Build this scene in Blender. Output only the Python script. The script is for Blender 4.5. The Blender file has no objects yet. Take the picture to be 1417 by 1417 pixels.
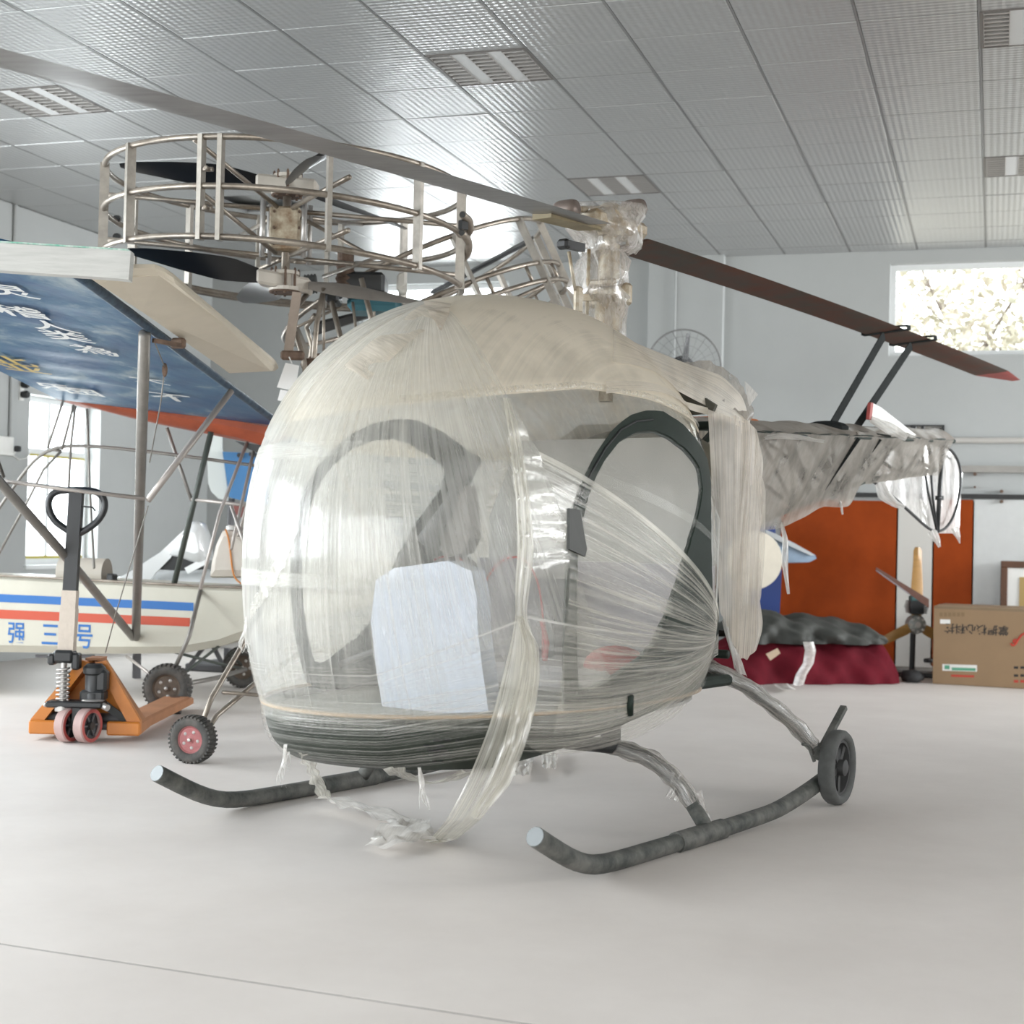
import bpy, math, random
import numpy as np
from mathutils import Vector, Matrix

random.seed(7)
rng = np.random.default_rng(7)
scene = bpy.context.scene
COL = scene.collection

# ------------------------------------------------------------------ camera
FPX = 2089.07
YAW, PIT, ROL = 0.309390, 0.0148978, 0.0230550
CH = 1.17                                   # eye height above the floor
CF = np.array([-math.sin(YAW) * math.cos(PIT), math.cos(YAW) * math.cos(PIT), math.sin(PIT)])
_r = np.array([math.cos(YAW), math.sin(YAW), 0.0])
_u = np.cross(_r, CF)
CR = _r * math.cos(ROL) + _u * math.sin(ROL)
CU = -_r * math.sin(ROL) + _u * math.cos(ROL)
CC = np.array([0.0, 0.0, CH])
cd = bpy.data.cameras.new('camera')
cam = bpy.data.objects.new('camera', cd)
COL.objects.link(cam)
cam.matrix_world = Matrix(((CR[0], CU[0], -CF[0], CC[0]), (CR[1], CU[1], -CF[1], CC[1]),
                           (CR[2], CU[2], -CF[2], CC[2]), (0, 0, 0, 1)))
cd.sensor_width = 36.0
cd.lens = 36.0 * FPX / 1417.0
cd.clip_start = 0.05
cd.clip_end = 200
cd.dof.use_dof = True
cd.dof.focus_distance = 6.3
cd.dof.aperture_fstop = 3.4
scene.camera = cam

# ------------------------------------------------------------------ light and exposure
scene.view_settings.view_transform = 'Standard'
scene.view_settings.look = 'None'
scene.view_settings.gamma = 1.0
scene.view_settings.exposure = -0.07
scene.view_settings.use_curve_mapping = False
scene.cycles.transparent_max_bounces = 40
scene.cycles.max_bounces = 8
scene.cycles.diffuse_bounces = 4
scene.cycles.glossy_bounces = 4
scene.cycles.caustics_reflective = False
scene.cycles.caustics_refractive = False
scene.cycles.sample_clamp_indirect = 6.0
w = bpy.data.worlds.new('overcast_sky')
scene.world = w
w.use_nodes = True
bg = w.node_tree.nodes['Background']
bg.inputs['Color'].default_value = (0.93, 0.97, 1.0, 1)
bg.inputs['Strength'].default_value = 6.0

def area(name, loc, rot, sx, sy, power, color=(1, 1, 1)):
    ld = bpy.data.lights.new(name, 'AREA')
    ld.shape = 'RECTANGLE'
    ld.size, ld.size_y = sx, sy
    ld.energy = power
    ld.color = color
    o = bpy.data.objects.new(name, ld)
    o.location = loc
    o.rotation_euler = rot
    COL.objects.link(o)
    return o

HP2 = math.pi / 2
# daylight entering by the windows of the left wall and by the hangar door behind the camera
for yy, pw in ((7.0, 140), (2.5, 370), (-2.0, 390)):
    area('window_and_fill_light', (-7.9, yy, 2.05), (0, -HP2, 0), 2.2, 2.5, pw, (0.90, 0.96, 1.0))
area('window_and_fill_light', (-8.75, 11.7, 1.6), (0, -HP2, 0), 1.9, 2.2, 260, (0.92, 0.97, 1.0))
area('door_daylight', (-1.2, -5.85, 1.75), (HP2, 0, 0), 8.0, 3.2, 165, (1.0, 0.955, 0.89))
area('window_and_fill_light', (-5.45, 14.62, 3.50), (-HP2, 0, 0), 1.5, .36, 45, (0.93, 0.97, 1.0))
left_wall_fill = area('window_and_fill_light', (5.9, 12.2, 2.3), (0, HP2, 0), 2.0, 3.0, 175, (0.95, 0.98, 1.0))  # unseen lamp on the right, added to brighten the left wall
left_wall_fill.data.spread = math.radians(75)
area('window_and_fill_light', (5.9, 5.5, 2.3), (0, HP2, 0), 2.0, 3.0, 130, (1.0, 0.985, 0.96))  # weak fill added from the unseen right side, no known window

# ------------------------------------------------------------------ helpers
V3 = lambda p: np.array(p, float)

def ray(x, y):
    return CF + CR * ((x - 708.5) / FPX) - CU * ((y - 708.5) / FPX)

def gd(x, y, d):                # the point of the place at depth d in the direction of a photo position
    return CC + ray(x, y) * d

def gz(x, y, z=0.0):
    r = ray(x, y)
    return CC + r * ((z - CH) / r[2])

def gy(x, y, Y):
    r = ray(x, y)
    return CC + r * (Y / r[1])

def gx(x, y, X):
    r = ray(x, y)
    return CC + r * (X / r[0])

def unit(a):
    a = V3(a)
    return a / (np.linalg.norm(a) + 1e-12)

class MB:
    """collects shapes into one mesh"""
    def __init__(self):
        self.v, self.f, self.uv, self.attr = [], [], [], []
    def add(self, vs, fs, uv=None, at=None):
        b = len(self.v)
        self.v.extend([tuple(map(float, p)) for p in vs])
        self.f.extend([tuple(b + i for i in q) for q in fs])
        self.uv.extend(uv if uv is not None else [(0.0, 0.0)] * len(vs))
        self.attr.extend(at if at is not None else [1.0] * len(vs))
        return self
    def box(self, c, size, ax=None):
        c = V3(c); h = V3(size) / 2
        A = np.eye(3) if ax is None else np.array([unit(a) for a in ax])
        vs = [c + A[0] * h[0] * i + A[1] * h[1] * j + A[2] * h[2] * k for i in (-1, 1) for j in (-1, 1) for k in (-1, 1)]
        return self.add(vs, [(0, 1, 3, 2), (4, 6, 7, 5), (0, 4, 5, 1), (2, 3, 7, 6), (0, 2, 6, 4), (1, 5, 7, 3)])
    def bbox(self, lo, hi):
        lo, hi = V3(lo), V3(hi)
        return self.box((lo + hi) / 2, hi - lo)
    def bevbox(self, c, size, b, ax=None):
        c = V3(c); h = V3(size) / 2
        A = np.eye(3) if ax is None else np.array([unit(a) for a in ax])
        vs, idx = [], {}
        for i in (-1, 1):
            for j in (-1, 1):
                for k in (-1, 1):
                    for m in range(3):
                        d = [i * h[0], j * h[1], k * h[2]]
                        for q in range(3):
                            if q != m:
                                d[q] -= b * (i, j, k)[q]
                        idx[(i, j, k, m)] = len(vs)
                        vs.append(c + A[0] * d[0] + A[1] * d[1] + A[2] * d[2])
        fs = []
        S = (-1, 1)
        for m in range(3):
            a1, a2 = [q for q in range(3) if q != m]
            for sg in S:
                q = []
                for (p1, p2) in ((-1, -1), (1, -1), (1, 1), (-1, 1)):
                    kk = [0, 0, 0]; kk[m] = sg; kk[a1] = p1; kk[a2] = p2
                    q.append(idx[(*kk, m)])
                fs.append(tuple(q))
            for p1 in S:
                for p2 in S:
                    q = []
                    for sg, mm in ((-1, a1), (1, a1), (1, a2), (-1, a2)):
                        kk = [0, 0, 0]; kk[m] = sg; kk[a1] = p1; kk[a2] = p2
                        q.append(idx[(*kk, mm)])
                    fs.append(tuple(q))
        for i in S:
            for j in S:
                for k in S:
                    fs.append((idx[(i, j, k, 0)], idx[(i, j, k, 1)], idx[(i, j, k, 2)]))
        return self.add(vs, fs)
    def bar(self, p, q, w, h, up=(0, 0, 1)):
        p, q = V3(p), V3(q)
        d = unit(q - p)
        s = np.cross(d, V3(up))
        if np.linalg.norm(s) < 1e-4:
            s = np.cross(d, V3((1, 0, 0)))
        s = unit(s); t = np.cross(s, d)
        return self.box((p + q) / 2, (np.linalg.norm(q - p), w, h), (d, s, t))
    def tube(self, pts, r, n=8, closed=False, caps=True):
        P = [V3(p) for p in pts]
        m = len(P)
        rr = [r] * m if np.isscalar(r) else list(r)
        T = []
        for i in range(m):
            if closed:
                T.append(unit(P[(i + 1) % m] - P[i - 1]))
            else:
                T.append(unit(P[min(i + 1, m - 1)] - P[max(i - 1, 0)]))
        a = np.cross(T[0], (0, 0, 1.0))
        if np.linalg.norm(a) < 1e-3:
            a = np.cross(T[0], (1.0, 0, 0))
        a = unit(a)
        vs = []
        for i in range(m):
            a = unit(a - T[i] * (a @ T[i]))
            b = np.cross(T[i], a)
            for k in range(n):
                t = 2 * math.pi * k / n
                vs.append(P[i] + (a * math.cos(t) + b * math.sin(t)) * rr[i])
        fs = []
        for i in range(m if closed else m - 1):
            j = (i + 1) % m
            for k in range(n):
                k2 = (k + 1) % n
                fs.append((i * n + k, i * n + k2, j * n + k2, j * n + k))
        if caps and not closed:
            fs.append(tuple(range(n - 1, -1, -1)))
            fs.append(tuple((m - 1) * n + k for k in range(n)))
        return self.add(vs, fs)
    def lathe(self, prof, c, axis, n=24, caps=True):
        c = V3(c); ax = unit(axis)
        a = np.cross(ax, (0, 0, 1.0))
        if np.linalg.norm(a) < 1e-3:
            a = np.cross(ax, (1.0, 0, 0))
        a = unit(a); b = np.cross(ax, a)
        vs, fs = [], []
        for (r, h) in prof:
            for k in range(n):
                t = 2 * math.pi * k / n
                vs.append(c + ax * h + (a * math.cos(t) + b * math.sin(t)) * r)
        m = len(prof)
        for i in range(m - 1):
            for k in range(n):
                k2 = (k + 1) % n
                fs.append((i * n + k, i * n + k2, (i + 1) * n + k2, (i + 1) * n + k))
        if caps:
            if prof[0][0] > 1e-5: fs.append(tuple(range(n - 1, -1, -1)))
            if prof[-1][0] > 1e-5: fs.append(tuple((m - 1) * n + k for k in range(n)))
        return self.add(vs, fs)
    def cyl(self, p, q, r, n=14):
        p, q = V3(p), V3(q)
        L = np.linalg.norm(q - p)
        return self.lathe([(r, 0), (r, L)], p, q - p, n)
    def grid(self, P, closed=False, at=None, uscale=1.0):
        P = np.asarray(P, float)
        nu, nv = P.shape[:2]
        vs = P.reshape(-1, 3)
        uv = [(i / (nu - 1) * uscale, j / (nv - 1)) for i in range(nu) for j in range(nv)]
        fs = []
        for i in range(nu if closed else nu - 1):
            i2 = (i + 1) % nu
            for j in range(nv - 1):
                fs.append((i * nv + j, i2 * nv + j, i2 * nv + j + 1, i * nv + j + 1))
        return self.add(vs, fs, uv, None if at is None else [float(x) for x in np.asarray(at).reshape(-1)])
    def prism(self, poly, d):
        """polygon (planar list of points) given a thickness along the vector d"""
        poly = [V3(p) for p in poly]; d = V3(d); m = len(poly)
        fs = [tuple(range(m)), tuple(2 * m - 1 - i for i in range(m))]
        fs += [(i, i + m, (i + 1) % m + m, (i + 1) % m) for i in range(m)]
        return self.add(poly + [p + d for p in poly], fs)
    def hull_ellipsoid(self, c, r, nu=16, nv=10, ax=None, fn=None):
        A = np.eye(3) if ax is None else np.array([unit(a) for a in ax])
        P = np.zeros((nu, nv, 3))
        for i in range(nu):
            for j in range(nv):
                t = 2 * math.pi * i / nu; p = math.pi * (j / (nv - 1) - .5)
                q = V3((math.cos(p) * math.cos(t), math.cos(p) * math.sin(t), math.sin(p)))
                k = 1.0 if fn is None else fn(q)
                q = q * V3(r) * k
                P[i, j] = V3(c) + A.T @ q
        return self.grid(P, closed=True)

ORG = {}
def org(o):
    return ORG.get(o.name, np.zeros(3)) if o is not None else np.zeros(3)

def obj(name, mb, mat, parent=None, smooth=False, loc=None):
    """links the collected shapes as ONE mesh object; vertices come in place coordinates"""
    if parent is not None:
        o0 = org(parent)
    elif loc is not None:
        o0 = V3(loc)
    else:
        a = np.array(mb.v)
        o0 = np.array([(a[:, 0].min() + a[:, 0].max()) / 2, (a[:, 1].min() + a[:, 1].max()) / 2, a[:, 2].min()])
    me = bpy.data.meshes.new(name)
    me.from_pydata([tuple(np.array(p) - o0) for p in mb.v], [], mb.f)
    lay = me.uv_layers.new(name='UVMap')
    li = np.zeros(len(me.loops), dtype=np.int32)
    me.loops.foreach_get('vertex_index', li)
    uv = np.array(mb.uv, dtype=np.float32)[li]
    lay.data.foreach_set('uv', uv.ravel())
    if mat.name.startswith('film'):
        at = me.attributes.new('film_layers', 'FLOAT', 'POINT')
        at.data.foreach_set('value', np.array(mb.attr, dtype=np.float32))
    me.materials.append(mat)
    if smooth:
        me.polygons.foreach_set('use_smooth', [True] * len(me.polygons))
        if smooth == 'auto':
            me.set_sharp_from_angle(angle=math.radians(38))
    me.update()
    o = bpy.data.objects.new(name, me)
    COL.objects.link(o)
    if parent is not None:
        o.parent = parent
    else:
        o.location = o0
    ORG[o.name] = o0
    return o

def tag(o, label=None, cat=None, group=None, kind=None):
    if label: o['label'] = label
    if cat: o['category'] = cat
    if group: o['group'] = group
    if kind: o['kind'] = kind
    return o

def thing(name, label, cat, loc, group=None):
    o = bpy.data.objects.new(name, None)
    o.empty_display_size = 0.1
    COL.objects.link(o)
    o.location = tuple(loc)
    ORG[o.name] = V3(loc)
    return tag(o, label, cat, group)

def struct(name, mb, mat, parent=None, smooth=False):
    o = obj(name, mb, mat, parent, smooth)
    if parent is None:
        o['kind'] = 'structure'
    return o

def clone(o, off, parent=None):
    c = o.copy()
    COL.objects.link(c)
    c.parent = parent if parent is not None else o.parent
    c.location = Vector(o.location) + Vector(tuple(off))
    ORG[c.name] = org(o)
    return c

# ------------------------------------------------------------------ materials
def mat(name, color, rough=0.5, metal=0.0, noise=0.0, nscale=8.0, bump=0.0, bscale=30.0, coat=0.0, spec=0.5,
        color2=None, stretch=None):
    m = bpy.data.materials.new(name)
    m.use_nodes = True
    nt = m.node_tree
    b = nt.nodes['Principled BSDF']
    b.inputs['Base Color'].default_value = (*color, 1)
    b.inputs['Roughness'].default_value = rough
    b.inputs['Metallic'].default_value = metal
    b.inputs['Specular IOR Level'].default_value = spec
    b.inputs['Coat Weight'].default_value = coat
    tc = nt.nodes.new('ShaderNodeTexCoord')
    src = tc.outputs['Object']
    if stretch:
        mp = nt.nodes.new('ShaderNodeMapping')
        mp.inputs['Scale'].default_value = stretch
        nt.links.new(src, mp.inputs['Vector'])
        src = mp.outputs['Vector']
    if noise > 0 or color2:
        n = nt.nodes.new('ShaderNodeTexNoise')
        n.inputs['Scale'].default_value = nscale
        n.inputs['Detail'].default_value = 6
        n.inputs['Roughness'].default_value = 0.65
        nt.links.new(src, n.inputs['Vector'])
        rp = nt.nodes.new('ShaderNodeValToRGB')
        c2 = color2 if color2 else tuple(max(0, c * (1 - noise)) for c in color)
        rp.color_ramp.elements[0].position = 0.35
        rp.color_ramp.elements[0].color = (*c2, 1)
        rp.color_ramp.elements[1].position = 0.65
        rp.color_ramp.elements[1].color = (*color, 1)
        nt.links.new(n.outputs['Fac'], rp.inputs['Fac'])
        nt.links.new(rp.outputs['Color'], b.inputs['Base Color'])
    if bump > 0:
        n2 = nt.nodes.new('ShaderNodeTexNoise')
        n2.inputs['Scale'].default_value = bscale
        n2.inputs['Detail'].default_value = 4
        nt.links.new(src, n2.inputs['Vector'])
        bp = nt.nodes.new('ShaderNodeBump')
        bp.inputs['Strength'].default_value = bump
        bp.inputs['Distance'].default_value = 0.01
        nt.links.new(n2.outputs['Fac'], bp.inputs['Height'])
        nt.links.new(bp.outputs['Normal'], b.inputs['Normal'])
    return m

def thin_fresnel(nt, ior):
    """Fresnel of a thin sheet: the same from either side"""
    N = nt.nodes.new
    fr = N('ShaderNodeFresnel')
    gm_ = N('ShaderNodeNewGeometry')
    mr_ = N('ShaderNodeMapRange')
    mr_.inputs['To Min'].default_value = ior
    mr_.inputs['To Max'].default_value = 1.0 / ior
    nt.links.new(gm_.outputs['Backfacing'], mr_.inputs['Value'])
    nt.links.new(mr_.outputs['Result'], fr.inputs['IOR'])
    return fr

def film_mat(name, base=0.3, amp=0.35, su=90.0, sv=2.0, color=(0.88, 0.86, 0.80), gloss=0.25, rough=0.18, crinkle=0.0,
             edge=0.35, clear_coat=False):
    """clear stretch film: opacity rises where the film is gathered (streaks run along v) and at grazing angles"""
    m = bpy.data.materials.new(name)
    m.use_nodes = True
    nt = m.node_tree
    L = nt.links.new
    nt.nodes.clear()
    N = nt.nodes.new
    out = N('ShaderNodeOutputMaterial')
    uv = N('ShaderNodeUVMap')
    mp = N('ShaderNodeMapping'); mp.inputs['Scale'].default_value = (su, sv, 1)
    L(uv.outputs['UV'], mp.inputs['Vector'])
    n1 = N('ShaderNodeTexNoise'); n1.inputs['Scale'].default_value = 1.0; n1.inputs['Detail'].default_value = 5
    n1.inputs['Roughness'].default_value = 0.7; n1.inputs['Distortion'].default_value = 0.25
    L(mp.outputs['Vector'], n1.inputs['Vector'])
    n2 = N('ShaderNodeTexNoise'); n2.inputs['Scale'].default_value = 7.0; n2.inputs['Detail'].default_value = 3
    tc = N('ShaderNodeTexCoord')
    L(tc.outputs['Object'], n2.inputs['Vector'])
    mr = N('ShaderNodeMapRange')
    mr.inputs['From Min'].default_value = 0.36; mr.inputs['From Max'].default_value = 0.72
    mr.inputs['To Min'].default_value = -0.35 * amp; mr.inputs['To Max'].default_value = amp
    L(n1.outputs['Fac'], mr.inputs['Value'])
    mr2 = N('ShaderNodeMapRange')
    mr2.inputs['From Min'].default_value = 0.3; mr2.inputs['From Max'].default_value = 0.7
    mr2.inputs['To Min'].default_value = base * 0.78; mr2.inputs['To Max'].default_value = base * 1.22
    L(n2.outputs['Fac'], mr2.inputs['Value'])
    ad = N('ShaderNodeMath'); ad.operation = 'ADD'
    L(mr.outputs['Result'], ad.inputs[0]); L(mr2.outputs['Result'], ad.inputs[1])
    at = N('ShaderNodeAttribute'); at.attribute_name = 'film_layers'
    mu = N('ShaderNodeMath'); mu.operation = 'MULTIPLY'
    L(ad.outputs[0], mu.inputs[0]); L(at.outputs['Fac'], mu.inputs[1])
    lw = N('ShaderNodeLayerWeight'); lw.inputs['Blend'].default_value = 0.28
    me_ = N('ShaderNodeMath'); me_.operation = 'MULTIPLY_ADD'; me_.use_clamp = True
    me_.inputs[1].default_value = edge
    L(lw.outputs['Facing'], me_.inputs[0]); L(mu.outputs[0], me_.inputs[2])
    tr = N('ShaderNodeBsdfTransparent'); tr.inputs['Color'].default_value = (0.995, 0.995, 0.99, 1)
    df = N('ShaderNodeBsdfDiffuse'); df.inputs['Color'].default_value = (*color, 1)
    tl = N('ShaderNodeBsdfTranslucent'); tl.inputs['Color'].default_value = (*color, 1)
    gl = N('ShaderNodeBsdfGlossy'); gl.inputs['Color'].default_value = (1, 1, 1, 1)
    gl.inputs['Roughness'].default_value = rough
    bp = N('ShaderNodeBump'); bp.inputs['Strength'].default_value = 0.35; bp.inputs['Distance'].default_value = 0.006
    if crinkle > 0:
        n3 = N('ShaderNodeTexNoise'); n3.inputs['Scale'].default_value = 45.0; n3.inputs['Detail'].default_value = 5
        L(tc.outputs['Object'], n3.inputs['Vector'])
        mx = N('ShaderNodeMath'); mx.operation = 'MULTIPLY_ADD'; mx.inputs[1].default_value = crinkle
        L(n3.outputs['Fac'], mx.inputs[0]); L(n1.outputs['Fac'], mx.inputs[2])
        L(mx.outputs[0], bp.inputs['Height'])
    else:
        L(n1.outputs['Fac'], bp.inputs['Height'])
    for s_ in (df, tl, gl):
        L(bp.outputs['Normal'], s_.inputs['Normal'])
    m1 = N('ShaderNodeMixShader'); m1.inputs['Fac'].default_value = 0.45
    L(df.outputs[0], m1.inputs[1]); L(tl.outputs[0], m1.inputs[2])
    m2 = N('ShaderNodeMixShader'); m2.inputs['Fac'].default_value = gloss * 0.5
    L(m1.outputs[0], m2.inputs[1]); L(gl.outputs[0], m2.inputs[2])
    m3 = N('ShaderNodeMixShader')
    L(me_.outputs[0], m3.inputs['Fac']); L(tr.outputs[0], m3.inputs[1]); L(m2.outputs[0], m3.inputs[2])
    # the smooth face of the film mirrors the windows a little everywhere
    fr = thin_fresnel(nt, 1.35)
    g2 = N('ShaderNodeBsdfGlossy'); g2.inputs['Roughness'].default_value = rough * 0.8
    if clear_coat is False:
        L(bp.outputs['Normal'], g2.inputs['Normal'])
    m4 = N('ShaderNodeMixShader')
    fm = N('ShaderNodeMath'); fm.operation = 'MULTIPLY'; fm.inputs[1].default_value = gloss * (1.6 if clear_coat else .7); fm.use_clamp = True
    L(fr.outputs[0], fm.inputs[0]); L(fm.outputs[0], m4.inputs['Fac'])
    L(m3.outputs[0], m4.inputs[1]); L(g2.outputs[0], m4.inputs[2])
    L(m4.outputs[0], out.inputs['Surface'])
    return m

def glass_mat(name, tint=(0.95, 0.96, 0.96), ior=1.45, haze=0.03, boost=1.0):
    m = bpy.data.materials.new(name)
    m.use_nodes = True
    nt = m.node_tree; L = nt.links.new; nt.nodes.clear(); N = nt.nodes.new
    out = N('ShaderNodeOutputMaterial')
    tr = N('ShaderNodeBsdfTransparent'); tr.inputs['Color'].default_value = (*tint, 1)
    df = N('ShaderNodeBsdfDiffuse'); df.inputs['Color'].default_value = (0.8, 0.82, 0.82, 1)
    gl = N('ShaderNodeBsdfGlossy'); gl.inputs['Roughness'].default_value = 0.03
    fr = thin_fresnel(nt, ior)
    fm = N('ShaderNodeMath'); fm.operation = 'MULTIPLY'; fm.inputs[1].default_value = boost; fm.use_clamp = True
    L(fr.outputs[0], fm.inputs[0])
    a = N('ShaderNodeMixShader'); a.inputs['Fac'].default_value = haze
    L(tr.outputs[0], a.inputs[1]); L(df.outputs[0], a.inputs[2])
    b = N('ShaderNodeMixShader')
    L(fm.outputs[0], b.inputs['Fac']); L(a.outputs[0], b.inputs[1]); L(gl.outputs[0], b.inputs[2])
    L(b.outputs[0], out.inputs['Surface'])
    return m

M = {}
M['wall'] = mat('white_wall_paint', (0.43, 0.445, 0.44), 0.75, noise=0.05, nscale=1.5, bump=0.05, bscale=60)
M['floor'] = mat('pale_concrete', (0.755, 0.705, 0.665), 0.55, noise=0.09, nscale=1.3, bump=0.04, bscale=25, color2=(0.69, 0.64, 0.60))
M['dark_gap'] = mat('dark_joint', (0.05, 0.045, 0.04), 0.9)
M['white_trim'] = mat('white_window_frame', (0.75, 0.77, 0.77), 0.4)
M['grid_bar'] = mat('grey_grid_bar', (0.22, 0.22, 0.22), 0.35, 0.3)
M['alu'] = mat('louvre_aluminium', (0.50, 0.48, 0.46), 0.35, 0.6)
M['lamp_tube'] = mat('unlit_tube', (0.75, 0.73, 0.70), 0.4)
M['black'] = mat('black_paint', (0.018, 0.019, 0.02), 0.45)
M['black_soft'] = mat('black_rubber', (0.035, 0.035, 0.036), 0.8, bump=0.2, bscale=80, noise=0.3)
M['steel'] = mat('raw_steel_tube', (0.38, 0.335, 0.285), 0.36, 0.65, noise=0.25, nscale=9, color2=(0.22, 0.185, 0.15))
M['steel_flat'] = mat('dull_steel_bar', (0.47, 0.435, 0.385), 0.42, 0.5, noise=0.25, nscale=14)
M['rust'] = mat('rusty_steel', (0.19, 0.125, 0.09), 0.7, 0.3, noise=0.5, nscale=20)
M['white_paint'] = mat('white_paint', (0.80, 0.80, 0.77), 0.4, noise=0.05)
M['dkgreen'] = mat('dark_green_paint', (0.012, 0.022, 0.016), 0.55, spec=.3, noise=0.2, nscale=20)
M['dkgreen_hull'] = mat('dark_green_hull', (0.026, 0.034, 0.026), 0.5, spec=.3, noise=0.35, nscale=7)
M['tank'] = mat('cream_tank', (0.62, 0.57, 0.50), 0.5, noise=0.08)

def tile_mat():
    m = mat('embossed_metal_tile', (0.45, 0.455, 0.455), 0.30, 0.42)
    nt = m.node_tree; L = nt.links.new; N = nt.nodes.new
    b = nt.nodes['Principled BSDF']
    tc = [n for n in nt.nodes if n.type == 'TEX_COORD'][0]
    mp = N('ShaderNodeMapping'); mp.inputs['Rotation'].default_value = (0, 0, math.radians(45))
    L(tc.outputs['Object'], mp.inputs['Vector'])
    sx = N('ShaderNodeSeparateXYZ'); L(mp.outputs['Vector'], sx.inputs[0])
    hs = []
    for k in ('X', 'Y'):
        s = N('ShaderNodeMath'); s.operation = 'MULTIPLY'; s.inputs[1].default_value = 2 * math.pi / 0.060
        L(sx.outputs[k], s.inputs[0])
        q = N('ShaderNodeMath'); q.operation = 'SINE'; L(s.outputs[0], q.inputs[0]); hs.append(q)
    mu = N('ShaderNodeMath'); mu.operation = 'MULTIPLY'
    L(hs[0].outputs[0], mu.inputs[0]); L(hs[1].outputs[0], mu.inputs[1])
    bp = N('ShaderNodeBump'); bp.inputs['Strength'].default_value = 0.40; bp.inputs['Distance'].default_value = 0.004
    L(mu.outputs[0], bp.inputs['Height'])
    L(bp.outputs['Normal'], b.inputs['Normal'])
    return m
M['tile'] = tile_mat()
M['pane'] = glass_mat('window_glass', (0.97, 0.98, 0.98), 1.45, 0.02)

# ================================================================== the room
XL, XR, YB, YF, ZC = -7.95, 6.0, 14.25, -6.0, 3.859
A0X, B0Y, TS = -0.118, 7.916, 0.6

# floor: two poured slabs with a narrow open joint between them
ja, jb = V3((-9.0, 4.05, 0)), V3((7.0, 2.90, 0))
jd = unit(jb - ja)
jn = V3((-jd[1], jd[0], 0))
floor = struct('floor', MB().bbox((XL - .3, YF - .3, -0.30), (XR + .3, YB + .3, -0.03)), M['dark_gap'])
far_slab = [ja + jn * .005, jb + jn * .005, V3((7, YB + .3, 0)), V3((-9, YB + .3, 0))]
near_slab = [V3((-9, YF - .3, 0)), V3((7, YF - .3, 0)), jb - jn * .005, ja - jn * .005]
obj('slab', MB().prism(far_slab, (0, 0, -0.03)), M['floor'], floor)
obj('slab', MB().prism(near_slab, (0, 0, -0.03)), M['floor'], floor)

obj('joint_filler', MB().prism([ja + jn * .005, jb + jn * .005, jb - jn * .005, ja - jn * .005], (0, 0, -.02)), M['dark_gap'], floor).location.z -= .0015

def wall_with_holes(name, axis, pos, thick, a0, a1, holes, z1=ZC + .15):
    """a wall along one axis, built round its openings (a0, a1, z0, z1)"""
    mb = MB()
    def add(u0, u1, z0, z1_):
        if u1 - u0 < 1e-4 or z1_ - z0 < 1e-4: return
        if axis == 'x': mb.bbox((u0, min(pos, pos + thick), z0), (u1, max(pos, pos + thick), z1_))
        else: mb.bbox((min(pos, pos + thick), u0, z0), (max(pos, pos + thick), u1, z1_))
    cur = a0
    for (u0, u1, z0, zt) in sorted(holes):
        add(cur, u0, 0, z1); add(u0, u1, 0, z0); add(u0, u1, zt, z1)
        cur = u1
    add(cur, a1, 0, z1)
    return struct(name, mb, M['wall'])

BW = [(-6.25, -4.64, 3.31, 3.69), (-0.955, 1.35, 2.89, 3.742)]
wall_back = wall_with_holes('wall_back', 'x', YB, .24, XL - .24, XR + .24, BW)
LW = [(11.13, 12.22, 0.81, 2.29), (5.7, 8.3, 0.9, 3.2), (1.2, 3.8, 0.9, 3.2), (-3.3, -0.7, 0.9, 3.2)]
wall_left = wall_with_holes('wall_left', 'y', XL, -.24, YF - .24, YB, LW)
wall_right = wall_with_holes('wall_right', 'y', XR, .24, YF - .24, YB, [(4.0, 7.0, 1.25, 3.35), (10.6, 13.8, 1.25, 3.35)])
wall_front = wall_with_holes('wall_front', 'x', YF, -.24, XL, XR, [(-5.9, 3.5, 0.0, 3.4)])

def window_unit(name, axis, pos, u0, u1, z0, z1, bars_u=(), bars_z=(), sill=None):
    t = .05
    def bx(mb, a, b, c, d, th=.06):
        if axis == 'x': mb.bbox((a, pos - th / 2, c), (b, pos + th / 2, d))
        else: mb.bbox((pos - th / 2, a, c), (pos + th / 2, b, d))
        return mb
    fr = MB()
    bx(fr, u0, u1, z0, z0 + t); bx(fr, u0, u1, z1 - t, z1); bx(fr, u0, u0 + t, z0 + t, z1 - t); bx(fr, u1 - t, u1, z0 + t, z1 - t)
    o = struct(name, fr, M['white_trim'])
    us = [u0 + t] + sorted(bars_u) + [u1 - t]
    zs = [z0 + t] + sorted(bars_z) + [z1 - t]
    for bu in bars_u: obj('mullion', bx(MB(), bu - .022, bu + .022, z0 + t, z1 - t, .055), M['white_trim'], o)
    for bz in bars_z: obj('transom', bx(MB(), u0 + t, u1 - t, bz - .025, bz + .025, .056), M['white_trim'], o)
    for i in range(len(us) - 1):
        for j in range(len(zs) - 1):
            obj('pane', bx(MB(), us[i], us[i + 1], zs[j], zs[j + 1], .006), M['pane'], o)
    return o
window_unit('window_1', 'x', YB + .12, *BW[1])
window_unit('window_2', 'x', YB + .12, *BW[0], bars_u=(-5.45,))
w3 = window_unit('window_3', 'y', XL - .17, *LW[0], bars_u=(11.62,), bars_z=(1.81,))
M['yellow_seal'] = mat('yellowed_seal', (0.42, 0.36, 0.08), 0.6)
obj('seal_strip', MB().bbox((XL - .145, 11.18, .86), (XL - .13, 12.17, .885)).bbox((XL - .145, 11.18, 1.765), (XL - .13, 12.17, 1.785)), M['yellow_seal'], w3)
obj('window_sill', MB().bbox((XL - .2, 11.10, .775), (XL + .03, 12.25, .808)), M['white_trim'], w3)
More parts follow.
